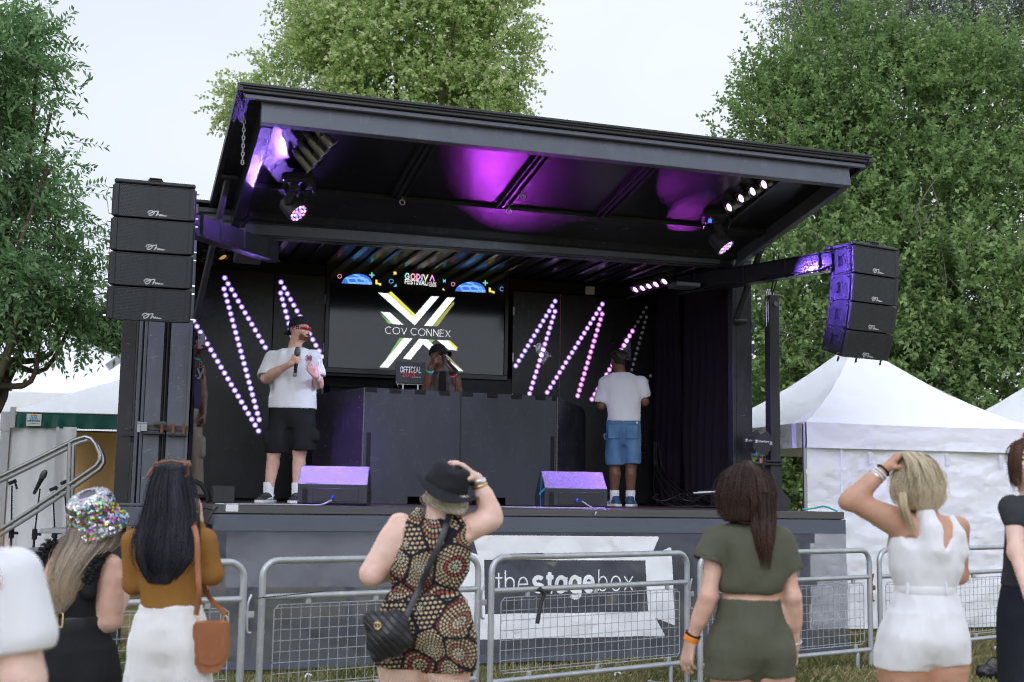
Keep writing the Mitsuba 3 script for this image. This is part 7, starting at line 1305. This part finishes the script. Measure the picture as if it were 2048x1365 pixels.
hips, kn, an = stand(F, v, 866, 897, 880, ZD, -FH, (.09, .062, .06, .04), .50); body(K, F, SKD); eyes(K, q_, A)
def tee2(F): F.loft(rows(v, [(866, 896, 744, .066, .0), (852, 911, 754, .105), (853, 909, 790, .128), (854, 908, 850, .13), (853, 909, 880, .13)]), .02)
garment(K, 'tee', cl_black, tee2, PT(880, 810)-V(.34, .34, .42), PT(880, 810)+V(.34, .34, .38), .0085, .014, (10, 10, 7), 41, .6)
def vest(F):
    F.loft(rows(v, [(860, 902, 743, .072, .01), (848, 915, 753, .115), (848, 914, 785, .142), (848, 914, 830, .145), (849, 913, 872, .145)]), .02, e=2.3)
    F.loft([(PT(884, y, -.16), w_, .10) for y, w_ in ((738, .05), (760, .042), (790, .046), (830, .055), (880, .07))], .01, cut=True); F.limb(PT(842, 762), PT(838, 790), .06, .07, .01, True); F.limb(PT(921, 762), PT(926, 790), .06, .07, .01, True)
garment(K, 'waistcoat', cl_vest, vest, PT(880, 805)-V(.34, .34, .40), PT(880, 805)+V(.34, .34, .38), .0085, .020, (9, 9, 7), 42, .8)
for x_, y_ in ((861, 778), (905, 776)): put(K+'__waistcoat__pocket', obx(PT(x_, y_, -.165), RH, Z3, FH, .042, .05, .008, .006), cl_vest)
put(K+'__tee__print', xf(text_poly('WAX', .075, True), np.stack([RH*.75, Z3*1.3, -FH], 1), PT(873, 786, -.136)), 'mat_silver_print', False) if False else None
garment(K, 'trousers', cl_black, lambda F: ([F.loft([(c+Z3*.15, .06, .09), (c, .10, .12), (gz(c, ZD+.4), .085, .09), (gz(c, ZD+.05), .075, .085)], .05) for c in (at(866, 890, v), at(897, 890, v))], F.loft(rows(v, [(853, 909, 872, .13), (852, 911, 905, .13), (868, 896, 930, .08)]), .03)), gz(PT(880, 880), ZD)-V(.3, .3, .02), PT(880, 860)+V(.3, .3, .05), .010, .015, (9, 9, 5), 43, .8)
shoes(K, an, [-FH, -FH], 'mat_matt_black', 'mat_white_plastic', ZD)
dome_cap(K, q_(0, -.006, .040), norm(Z3*.97-fw*.16), fw, .092, cl_black, norm(fw*.85+RH*.25-Z3*.05))
r = np.random.default_rng(8); put(K+'__dreadlocks', cat([tube(smoothpath([q_(-.078+.02*r.random(), -.05+.03*i/4, .02), q_(-.088, -.055+.03*i/4, -.03), q_(-.09-.01*r.random(), -.05, -.075-.02*r.random())], 4), np.linspace(.008, .004, 9), 6) for i in range(5)]), 'mat_brow', True)
put(K+'__earring', lathe([(0, -.004), (.005, 0), (0, .004)], q_(-.086, .0, -.032), A[1], 8), 'mat_chrome', True)
cuff_ring(L_[2]+(L_[1]-L_[2])*.12, L_[2]-L_[1], .036, .012, 'mat_teal', K+'__wristband'); cuff_ring(Rr_[2]+(Rr_[1]-Rr_[2])*.12, Rr_[2]-Rr_[1], .035, .014, 'mat_matt_black', K+'__watch'); cuff_ring(Rr_[2]+(Rr_[1]-Rr_[2])*.24, Rr_[2]-Rr_[1], .036, .005, 'mat_pink_plastic', K+'__wristband')
MK = mic(m0-md*.10, md, .24, .026, 'microphone', 'wired microphone held at the DJ\'s mouth'); put(MK+'__cable', tube(smoothpath([m1, m1+V(0, 0, -.05)+RH*.02, PT(911, 770, -.26), PT(908, 830, -.2)], 5), .006, 6), 'mat_cable', True)

# ======== man in denim shorts with his back turned
K = thing('person', 'man in white tee and blue denim shorts, back turned, right of the booth', 'person'); v = 13.9
F = Field(gz(PT(1246, 800), ZD)-V(.44, .44, .02), PT(1240, 700)+V(.44, .44, .08), .0085)
fw = norm(FH*.9-RH*.35-Z3*.2); hc = PT(1236, 722, .0); q_, A = head(F, hc, fw, Z3, 1.0); F.limb(PT(1238, 730, .01), PT(1243, 756, .01), .060, .066, .03)
F.loft(rows(v, [(1224, 1264, 752, .06), (1212, 1279, 764, .085), (1216, 1277, 790, .105), (1219, 1276, 840, .108), (1217, 1278, 870, .11)]), .03)
L_ = [PT(1208, 766), PT(1203, 812, .0), PT(1222, 808, .28)]; F.chain(L_, [.056, .046, .030], .03); Rr_ = [PT(1284, 766), PT(1289, 804, .0), PT(1268, 806, .28)]; F.chain(Rr_, [.056, .046, .030], .03)
hand(F, L_[2], FH+Z3*.2, -Z3*.3+RH, Z3, 1.); hand(F, Rr_[2], FH+Z3*.2, -Z3*.3-RH, Z3, 1.)
to_ = [norm(FH-RH*.5), norm(FH+RH*.25)]; hk = [PT(1231, 870), PT(1263, 870)]; kn = [PT(1229, 930, -.01), PT(1262, 930, .0)]; an = [gz(PT(1229, 985), ZD+.085), gz(PT(1261, 985, .0), ZD+.085)]
legs(F, hk, kn, an, to_, (.092, .066, .068, .042)); body(K, F, SKM)
def ts3(F):
    F.loft(rows(v, [(1224, 1262, 746, .066, .005), (1212, 1276, 752, .09), (1203, 1287, 766, .122), (1207, 1285, 790, .136), (1211, 1282, 815, .138), (1213, 1281, 843, .138)]), .02, e=2.3)
    F.limb(PT(1210, 766), PT(1203, 798, .0), .074, .080, .04); F.limb(PT(1282, 766), PT(1288, 788, .0), .074, .078, .04); F.limb(PT(1202, 809, .01), PT(1203, 830, .03), .070, .09, .004, True); F.limb(PT(1289, 799, .01), PT(1291, 820, .03), .068, .09, .004, True)
garment(K, 'tshirt', cl_white, ts3, PT(1246, 795)-V(.4, .4, .36), PT(1246, 795)+V(.4, .4, .36), .0085, .036, (10, 10, 4), 51, 1.1)
def dn(F):
    F.loft(rows(v, [(1214, 1280, 838, .130), (1212, 1281, 860, .14), (1224, 1272, 890, .10)]), .01); F.loft(rows(v, [(1222, 1240, 855, .08), (1212, 1246, 880, .13), (1210, 1246, 915, .13), (1212, 1246, 931, .125)]), .04); F.loft(rows(v, [(1252, 1272, 855, .08), (1247, 1282, 880, .13), (1248, 1282, 912, .13), (1249, 1281, 928, .125)]), .04)
S3 = garment(K, 'shorts', 'mat_denim', dn, PT(1246, 880)-V(.36, .36, .34), PT(1246, 880)+V(.36, .36, .32), .0085, .016, (10, 10, 6), 52, .8)
for x_ in (1228, 1264): put(K+'__shorts__pocket', obx(PT(x_, 864, -.143), RH, Z3, FH, .062, .075, .005, .004), 'mat_denim')
put(K+'__shorts__patch', obx(PT(1274, 846, -.115), norm(RH+FH*.5), Z3, norm(FH-RH*.5), .015, .012, .004), 'mat_white_plastic'); put(K+'__shorts__loop', tube(smoothpath([PT(1211, 868, -.08), PT(1208, 872, -.10), PT(1211, 880, -.09)], 4), .010, 6), 'mat_denim', True)
for a_ in an: put(K+'__sock', lathe([(.050, .0), (.049, .04), (.052, .10), (.054, .145), (.049, .148)], gz(a_, ZD+.03), Z3, 18), cl_white, True)
shoes(K, an, to_, bsdf('mat_shoe_blue', two(P((.03, .06, .14), .6))), 'mat_white_plastic', ZD, 1.08, strap='mat_white_plastic')
def hair_cap(key, q_, A, cut, grow=.004, mat_='mat_brow', ear=True):
    F = Field(q_(0, 0, 0)-.17, q_(0, 0, 0)+.17, .006); F.ell(q_(0, -.014, .030), A, (.075+grow, .094+grow, .083+grow), 0); F.limb(q_(0, -.06, .0), q_(0, -.055, cut), .055, .045, .03); n = norm(A[1]*.75-A[2]*.65); F.half(q_(0, .03, .02), n); F.half(q_(0, -.07, cut-.01), norm(-A[2]+A[1]*.2)); return put(key+'__hair', rumple(F.mesh(), .004, (60, 60, 60), 4), mat_, True)
hair_cap(K, q_, A, -.045)
for i in range(9):
    a0 = (i-4)*.27; t = np.linspace(-.9, 2.2, 30); pts = [q_(.086*math.sin(a0)*(.55+.45*math.cos(x-.4)), -.012-.104*math.sin(x), .030+.092*math.cos(a0)*math.cos(x)-.01*(x > 1.6)) for x in t]
    put(K+'__hair__braid', tube(pts, .0068+.003*np.abs(np.sin(np.arange(30)*1.25)), 7), bsdf('mat_braid_dark', two(P((.030, .022, .018), .5))) if 'mat_braid_dark' not in scene else 'mat_braid_dark', True)

# ======== person filming behind the left posts
K = thing('person', 'person with pink braids filming with a phone, half hidden behind the left stage posts', 'person'); v = 12.55
F = Field(gz(PT(380, 800), ZD)-V(.44, .44, .02), PT(380, 650)+V(.44, .44, .08), .0085)
fw = norm(RH*.85-FH*.5); hc = PT(377, 684, 0); q_, A = head(F, hc, fw, Z3, 1.0); F.limb(hc-Z3*.05-fw*.01, PT(374, 725, .02), .058, .064, .03)
F.loft(rows(v, [(356, 394, 722, .065), (342, 404, 732, .10), (346, 402, 770, .115), (346, 402, 820, .115), (344, 402, 860, .12)]), .03)
Rr_ = [PT(401, 736), PT(407, 790, .02), PT(408, 828, -.05)]; F.chain(Rr_, [.050, .040, .028], .03); L_ = [PT(352, 738, -.02), PT(376, 770, -.22), PT(396, 712, -.26)]; F.chain(L_, [.050, .042, .030], .03)
hand(F, Rr_[2], V(0, 0, -1)+RH*.1, -RH, -FH, 1., (.6, .8, .9, 1.)); hand(F, L_[2], norm(Z3+RH*.45), -FH*.3+RH, RH*.2-FH, 1., (.7, .8, .8, .8), .03)
hips, kn, an = stand(F, v, 362, 389, 850, ZD, norm(RH*.5-FH), (.088, .06, .058, .04), .50); body(K, F, SKD); eyes(K, q_, A)
def tk(F):
    F.loft(rows(v, [(360, 391, 716, .066, .005), (344, 403, 728, .105), (343, 405, 765, .13), (342, 405, 812, .132), (343, 404, 818, .13)]), .02); F.limb(PT(348, 738), PT(345, 770, -.03), .066, .072, .03)
garment(K, 'tee', cl_purple, tk, PT(374, 770)-V(.38, .38, .36), PT(374, 770)+V(.38, .38, .36), .0085, .016, (9, 9, 7), 61, .8)
put(K+'__tee__print', cat([xf(text_poly('ity', .10, True), np.stack([RH, Z3, -FH], 1), PT(377, 752, -.142)), xf(text_poly('98', .07, False), np.stack([RH*.8, Z3, -FH], 1), PT(386, 736, -.128))]), 'mat_silver_print', False)
def kt(F):
    F.loft(rows(v, [(345, 402, 812, .125), (345, 403, 850, .13), (360, 390, 885, .08)]), .01); F.loft([(PT(362, 850), .06, .08), (PT(361, 880), .088, .12), (PT(361, 930), .082, .10), (gz(PT(361, 985), ZD+.06), .080, .09)], .04); F.loft([(PT(388, 850), .06, .08), (PT(388, 880), .085, .12), (PT(390, 930), .080, .10), (gz(PT(392, 985), ZD+.06), .080, .09)], .04); F.limb(PT(401, 880, -.03), PT(402, 908, -.03), .05, .05, .02)
garment(K, 'trousers', cl_khaki, kt, gz(PT(374, 900), ZD)-V(.34, .34, .02), PT(374, 805)+V(.34, .34, .05), .0085, .022, (9, 9, 6), 62, .9)
shoes(K, an, [norm(RH*.5-FH)]*2, 'mat_matt_black', 'mat_white_plastic', ZD); dome_cap(K, q_(0, -.006, .042), norm(Z3*.97-fw*.16), fw, .092, cl_navy, fw)
r = np.random.default_rng(12); put(K+'__hair', cat([tube(smoothpath([q_(sx*(.078), -.03+.016*i, .02), q_(sx*.088, -.02+.016*i, -.04), q_(sx*.085+.01*r.normal(), -.01+.016*i, -.13-.03*r.random())], 4), np.linspace(.007, .004, 9), 6) for i in range(6) for sx in (-1, 1)]), bsdf('mat_braid', two(P((.42, .10, .12), .6))), True)
cuff_ring(L_[2]+(L_[1]-L_[2])*.10, L_[2]-L_[1], .034, .012, 'mat_teal', K+'__wristband')
PH = thing('phone', 'phone held up by the person behind the left stage posts', 'phone'); pc = PT(402.5, 683, -.30); put(PH+'__case', obx(pc, norm(RH*.9+FH*.3), Z3, norm(FH*.9-RH*.3), .037, .078, .005, .004), bsdf('mat_phone', two(P((.20, .17, .24), .25, .3)))); put(PH+'__camera', cat([cyl(pc-norm(RH*.9+FH*.3)*.018+Z3*z_-norm(FH*.9-RH*.3)*.005, pc-norm(RH*.9+FH*.3)*.018+Z3*z_-norm(FH*.9-RH*.3)*.009, .009) for z_ in (.055, .03)]), 'mat_dark_lens')
finish_bodies()
# ================================================================ GROUND AND GRASS
def turf(p, n, uv):
    a = fbm(p.x*.9, p.y*.9, 0, 4); b = fbm(p.x*9, p.y*9, 1., 3); c = fbm(p.x*45, p.y*45, 2., 2)
    col = mix((.10, .105, .035), (.27, .22, .12), dr.clip(a*1.5-.3+.7*(b-.5), 0, 1)); return col*(.55+.9*c)
bsdf('mat_turf', two(P(mikit.proc(turf), .95, 0, .1)))
GX, GY = np.meshgrid(np.linspace(-1, 1, 121), np.linspace(-1, 1, 121)); GX = np.sign(GX)*np.abs(GX)**3*900+3; GY = np.sign(GY)*np.abs(GY)**3*900
gz = .05*(meshkit.fbm(np.stack([GX*.25, GY*.25, GX*0], -1), 3, 5)-.5)*np.clip((np.hypot(GX-3, GY)-9)/8, 0, 1)
gi, gj = np.meshgrid(np.arange(120), np.arange(120), indexing='ij'); gq = np.stack([gi*121+gj, gi*121+gj+1, (gi+1)*121+gj+1, (gi+1)*121+gj], -1).reshape(-1, 4)
lab(put('ground', (np.stack([GX, GY, gz], -1).reshape(-1, 3), gq), 'mat_turf', True), kind='structure')
bsdf('mat_blade', two(P(VC, .7, 0, .2)))
def blades(n, x0, x1, y0, y1, h0, h1, seed, cols, w=.004, keep=None):
    r = np.random.default_rng(seed); x, y = r.uniform(x0, x1, n), r.uniform(y0, y1, n)
    if keep is not None: m = keep(x, y); x, y = x[m], y[m]; n = len(x)
    h = r.uniform(h0, h1, n)*(.6+.8*meshkit.noise(np.stack([x*1.2, y*1.2, x*0], -1), 4)); a = r.uniform(0, 2*math.pi, n); l = r.uniform(.2, .9, n)*h
    d = np.stack([np.cos(a), np.sin(a), a*0], -1); s = np.stack([-np.sin(a), np.cos(a), a*0], -1)*w; o = np.stack([x, y, x*0-.003], -1); z = V(0, 0, 1)
    v = np.stack([o-s, o+s, o+d*l[:, None]*.35+z*(h*.65)[:, None]+s*.7, o+d*l[:, None]+z*h[:, None]], 1).reshape(-1, 3)
    b = np.arange(n)[:, None]*4; f = np.stack([b+[0, 1, 2], b+[0, 2, 3]], 1).reshape(-1, 3)
    t = np.clip(meshkit.fbm(np.stack([x*.9, y*.9, x*0], -1), 4, 9)*1.6-.35+r.normal(0, .28, n), 0, 1)[:, None]
    c = (V(*cols[0])*(1-t)+V(*cols[1])*t)*r.uniform(.7, 1.3, n)[:, None]
    return (v, f), np.repeat(c, 4, 0)
gm, gc = blades(95000, -2.2, 9.5, -3.9, .3, .025, .075, 3, ((.075, .10, .025), (.34, .29, .15)))
lab(put('grass', gm, 'mat_blade', False, color=gc), 'short dry green and straw coloured grass in front of the stage', 'grass', kind='stuff')
def pink_keep(x, y): return (meshkit.fbm(np.stack([x*3, y*3, x*0], -1), 3, 2)+.25*np.exp(-((x-3.25)**2+(y+3.2)**2)*3) > .62)
gm, gc = blades(16000, 2.3, 9.0, -3.5, -.6, .006, .03, 8, ((.50, .12, .25), (.58, .30, .36)), .006, pink_keep)
lab(put('pink_powder', gm, 'mat_blade', False, color=gc), 'pink powder scattered over the grass behind the barriers', 'powder', kind='stuff')
gm, gc = blades(2600, 7.0, 8.6, 4.2, 6.0, .5, 1.1, 5, ((.16, .16, .05), (.45, .36, .18)), .006)
lab(put('tall_grass', gm, 'mat_blade', False, color=gc), 'tall dry grass between the stage and the hedge', 'tall grass', kind='stuff')
for k, (px, py, dx) in enumerate(((1716, 1304, .06), (1990, 1300, .04), (1230, 1352, .03), (610, 1356, .03))):
    c = onZ(px, py, .03); one('litter', ['crumpled white litter on the grass between two barriers', 'small white scrap on the grass at far right', 'small pale scrap on the grass under the lettering', 'small pale scrap on the grass left of the bag'][k], 'litter', tube(smoothpath([c, c+V(dx*.6, .02, .025), c+V(dx*1.4, -.01, .02), c+V(dx*1.8, .02, .0)], 4), .008, 5), 'mat_white_plastic', True)
# ================================================================ TREES
bsdf('mat_leaf', {'type': 'principledthin', 'base_color': VC, 'roughness': .42, 'spec_trans': 0., 'diff_trans': .9, 'eta': 1.4})
mat('bark', worn((.09, .07, .05), (.20, .17, .13), 6), .9, 0, .2)
mat('bark_pale', worn((.16, .14, .12), (.30, .27, .23), 9), .9, 0, .2)
def leaves(o, d, L, Wd, seed, fold=.35):
    """a folded leaf of two triangles at each point o along each direction d"""
    r = np.random.default_rng(seed); n = len(o); u = r.normal(size=(n, 3)); u[:, 2] = np.abs(u[:, 2])+.5
    s = np.cross(d, u); s /= np.linalg.norm(s, axis=1, keepdims=True)+1e-9; m = np.cross(s, d)
    L = np.broadcast_to(L, (n,))[:, None]*r.uniform(.7, 1.2, (n, 1)); Wd = np.broadcast_to(Wd, (n,))[:, None]
    mid = o+d*L*.45; v = np.stack([o, mid+s*Wd+m*Wd*fold, o+d*L-m*L*.08, mid-s*Wd+m*Wd*fold], 1).reshape(-1, 3)
    b = np.arange(n)[:, None]*4; return v, np.stack([b+[0, 1, 2], b+[0, 2, 3]], 1).reshape(-1, 3)
def unit(a): return a/(np.linalg.norm(a, axis=-1, keepdims=True)+1e-9)
def lobes_points(lobes, n, r, shell=.5, clump=0, cs=.3):
    """points in the outer part of a union of ellipsoids, with the outward direction; denser lobes by size"""
    L = np.array(lobes, float); w = (L[:, 3]*L[:, 4]*L[:, 5])**(2/3); k = r.choice(len(L), n, p=w/w.sum())
    u = unit(r.normal(size=(n, 3))); q = 1-shell*r.random(n)**1.6
    if clump:
        m = max(1, n//clump); j = np.arange(n)//clump % m; k, u, q = k[j], u[j], q[j]; p = L[k, :3]+u*L[k, 3:]*q[:, None]+r.normal(0, 1, (n, 3))*cs*r.uniform(.5, 1.4, (m, 1))[j]
        u = unit(u+.5*unit(p-(L[k, :3]+u*L[k, 3:]*q[:, None])))
    else: p = L[k, :3]+u*L[k, 3:]*q[:, None]
    e = np.min([np.linalg.norm((p-l[:3])/l[3:], axis=1)+(k == i)*9 for i, l in enumerate(L)], axis=0) if len(L) > 1 else np.full(n, 9.)
    ok = e > .66; return p[ok], unit(u/L[k, 3:])[ok], q[ok]
def sprigs(p, out, r, nl, length, leafL, leafW, up, droop, tones, pair=False, tipc=None, seed=1):
    """leafy shoots at the points p: positions, leaves along a bent stem"""
    n = len(p); d = unit(out*.9+r.normal(0, .55, (n, 3))+V(0, 0, up)); ln = length*r.uniform(.6, 1.25, n)[:, None]
    O, D, C = [], [], []; tone = V(*tones[0])+(V(*tones[1])-V(*tones[0]))*np.clip(r.normal(.45, .3, (n, 1)), 0, 1)
    side0 = unit(np.cross(d, r.normal(size=(n, 3))))
    for j in range(nl):
        t = (j+.6)/nl; pos = p+d*ln*t+V(0, 0, -droop)*ln*t*t
        if pair: sd = side0*(1 if j % 2 else -1); sd = sd+r.normal(0, .12, (n, 3))
        else:
            a = j*2.4; sd = side0*math.cos(a)+np.cross(d, side0)*math.sin(a)+r.normal(0, .2, (n, 3))
        O.append(pos); D.append(unit(sd*.85+d*.7+V(0, 0, -droop*.6))); c = tone*r.uniform(.75, 1.25, (n, 1))
        if tipc is not None: c = c+(V(*tipc)-c)*(t**2)*r.random((n, 1))
        C.append(c)
    stem = np.stack([p, p+d*ln*.5+V(0, 0, -droop)*ln*.25, p+d*ln+V(0, 0, -droop)*ln], 1)
    O, D, C = np.vstack(O), np.vstack(D), np.vstack(C); m = leaves(O, D, leafL, leafW, seed)
    return m, np.repeat(np.clip(C, .003, .9), 4, 0), stem
def stems_mesh(st, w):
    n = len(st); s = unit(np.cross(st[:, 2]-st[:, 0], V(.3, .5, .8)))*w; s2 = unit(np.cross(s, st[:, 2]-st[:, 0]))*w
    v = np.concatenate([st[:, 0:1]+s[:, None], st[:, 0:1]-s[:, None], st[:, 1:2]+s2[:, None]*.6, st[:, 1:2]-s2[:, None]*.6, st[:, 2:3]], 1).reshape(-1, 3)
    b = np.arange(n)[:, None]*5; return v, np.stack([b+[0, 1, 2], b+[1, 3, 2], b+[2, 3, 4]], 1).reshape(-1, 3)
def limbs(base, tips, r, r0=.16, bend=.25):
    out = []
    for t in tips:
        t = V(*t); m1 = base+(t-base)*.35+V(*r.normal(0, bend, 3))*.6+V(0, 0, .15*np.linalg.norm(t-base)); m2 = base+(t-base)*.7+V(*r.normal(0, bend, 3))*.6
        pts = smoothpath([base, m1, m2, t], 5); out.append(tube(pts, np.linspace(r0, .015, len(pts)), 6))
    return out
def tree(key, label, cat_, base, lobes, n, r_seed, nl, length, leafL, leafW, up, droop, tones, pair=False, tipc=None, shell=.5, bark='mat_bark', stemw=.004, r0=.16, ntips=16, group=None, clump=14, cs=.26):
    r = np.random.default_rng(r_seed); p, out, q = lobes_points(lobes, n, r, shell, clump, cs)
    k = thing(key, label, cat_, group); m, c, st = sprigs(p, out, r, nl, length, leafL, leafW, up, droop, tones, pair, tipc, r_seed)
    lab(put(k+'__leaves', m, 'mat_leaf', True, color=c), kind='stuff')
    lab(put(k+'__twigs', stems_mesh(st, stemw), bark, False), kind='stuff')
    L = np.array(lobes); base = V(*base); tips = [L[i % len(L), :3]+r.normal(0, .45, 3)*L[i % len(L), 3:] for i in range(ntips)]
    trunk_top = base+(L[:, :3].mean(0)-base)*.35
    put(k+'__trunk', cat([tube(smoothpath([base-V(0, 0, .2), base+(trunk_top-base)*.5+V(*r.normal(0, .08, 3)), trunk_top], 5), np.linspace(r0*1.5, r0, 11), 10)]), bark, True)
    put(k+'__branches', cat(limbs(trunk_top, tips, r, r0*.75)), bark, True)
    return k
def lob(px, py, v, rx, rz, ry=None): c = at(px, py, v); s = v/FPX; return (*c, rx*s, (ry or rx)*s, rz*s)
def grd(px, v): c = at(px, 900, v); return (c[0], c[1], 0)
# left ash tree, feathery leaves
ash = [lob(-20, 130, 12.5, 95, 120), lob(-70, 320, 12.5, 150, 130), lob(65, 430, 12.8, 65, 60), lob(10, 560, 12.5, 85, 90), lob(-90, 700, 12.6, 80, 60), lob(90, 580, 13.2, 65, 40), lob(130, 640, 13.0, 60, 40), lob(165, 610, 13.3, 35, 25), lob(140, 500, 13.2, 38, 22), lob(50, 200, 12.6, 55, 40), lob(100, 330, 12.6, 35, 25), lob(25, 90, 12.5, 55, 45)]
tree('ash_tree', 'feathery green ash tree reaching in from the left edge over the marquee', 'tree', grd(-140, 12.6), ash, 3000, 11, 11, .34, .085, .0175, .15, .28, ((.14, .27, .11), (.30, .46, .22)), True, None, .8, stemw=.003, r0=.07, ntips=24, cs=.15)
# linden behind the stage, pale with blossom
lin = [lob(800, 60, 27, 190, 150), lob(960, 110, 26.5, 100, 110), lob(690, 20, 27, 110, 130), lob(640, 150, 26.5, 100, 70), lob(565, 185, 26, 70, 45), lob(505, 215, 26, 42, 45), lob(880, -60, 27, 160, 110), lob(1000, 30, 26.8, 62, 75), lob(1010, 205, 26.4, 62, 60), lob(780, 180, 25.5, 130, 70), lob(740, 90, 25.6, 100, 70), lob(880, 60, 25.6, 80, 60), lob(930, 200, 25.6, 80, 50), lob(640, 70, 26, 60, 60), lob(780, 330, 27, 260, 120)]
tree('linden_tree', 'pale green linden tree in blossom behind the stage roof', 'tree', grd(800, 27), lin, 10500, 12, 9, .5, .10, .042, .25, .25, ((.28, .44, .12), (.50, .64, .25)), False, (.80, .78, .52), .45, stemw=.004, r0=.25, cs=.18)
# big sallow and the willow above it on the right
tn = ((.12, .225, .075), (.29, .43, .155))
sal = [lob(1605, 240, 21.8, 90, 90), lob(1685, 140, 22.3, 120, 120), lob(1790, 220, 21.8, 150, 140), lob(1960, 200, 21.8, 140, 130), lob(1700, 330, 21.3, 130, 110), lob(1860, 400, 20.8, 140, 120), lob(2020, 440, 20.8, 120, 150), lob(1620, 420, 21.3, 90, 80), lob(1545, 235, 21.8, 75, 35), lob(1495, 250, 21.7, 45, 18), lob(1590, 170, 22.1, 48, 36), lob(1535, 185, 22.1, 36, 22)]
tree('sallow_tree', 'dense green sallow tree rising behind the right end of the stage', 'tree', grd(1850, 22), sal, 7200, 13, 12, .50, .095, .031, .35, .05, tn, False, (.42, .55, .25), .5, 'mat_bark_pale', .0055, .14, 26, cs=.27)
hed = [lob(1600, 560, 20.5, 110, 110), lob(1760, 560, 20.3, 120, 120), lob(1930, 600, 20.0, 130, 120), lob(2060, 640, 20.0, 100, 140), lob(1560, 720, 20.5, 90, 130), lob(1700, 720, 20.5, 130, 110), lob(1860, 730, 20.2, 130, 110), lob(2010, 760, 20.0, 120, 110), lob(1590, 880, 20.5, 90, 130), lob(1760, 900, 20.8, 150, 120), lob(1570, 1010, 20.5, 90, 80), lob(1500, 930, 21.0, 80, 120)]
tree('sallow_bush', 'bushy sallow thicket with light shoots behind the white gazebos', 'bush', grd(1800, 20.5), hed, 7600, 14, 12, .52, .10, .033, .6, .0, ((.13, .24, .08), (.32, .46, .17)), False, (.48, .60, .28), .5, 'mat_bark_pale', .0055, .10, 30, cs=.34)
wil = [lob(1800, 30, 25.0, 180, 90), lob(1960, -10, 25.0, 160, 110), lob(1690, -10, 25.5, 110, 60), lob(1670, 60, 25.5, 70, 60), lob(2060, 80, 25.0, 120, 120)]
tree('willow_tree', 'grey green willow with narrow leaves above the sallow at top right', 'tree', grd(1900, 26), wil, 5200, 15, 12, .6, .10, .015, .1, .35, ((.17, .23, .17), (.30, .36, .27)), False, None, .6, stemw=.003, r0=.16)
far = [lob(200, 690, 45, 40, 40), lob(245, 680, 46, 45, 35), lob(285, 700, 45, 50, 60), lob(160, 730, 45, 40, 40), lob(230, 760, 45, 80, 60)]
tree('distant_tree', 'dark green tree far behind the white tents on the left', 'tree', grd(230, 46), far, 3500, 16, 8, .8, .22, .08, .2, .1, ((.035, .07, .028), (.07, .11, .05)), False, None, .5, ntips=8)
far2 = [lob(1430, 860, 40, 120, 60), lob(1560, 840, 40, 120, 90), lob(60, 900, 30, 160, 70), lob(-100, 860, 30, 120, 90)]
tree('distant_hedge', 'dark hedge seen low between stage and tents', 'hedge', grd(60, 33), far2, 3500, 17, 8, .7, .2, .07, .2, .1, ((.035, .07, .02), (.07, .11, .04)), False, None, .6, ntips=6)
# bare twigs among the sallow
r = np.random.default_rng(21); tw = []
for k in range(46):
    px, py = r.uniform(1560, 2040), r.uniform(250, 780); v = 19.2+1.4*(py < 420); c = at(px, py, v); a = r.uniform(.5, 2.4); l = r.uniform(.35, .9)
    e = c+RH*math.cos(a)*l+V(0, 0, math.sin(a)*l); tw.append(tube(smoothpath([c, (c+e)/2+r.normal(0, .08, 3), e], 4), np.linspace(.012, .004, 9), 5))
lab(put('sallow_bush__bare_twigs', cat(tw), 'mat_bark_pale', True), kind='stuff')
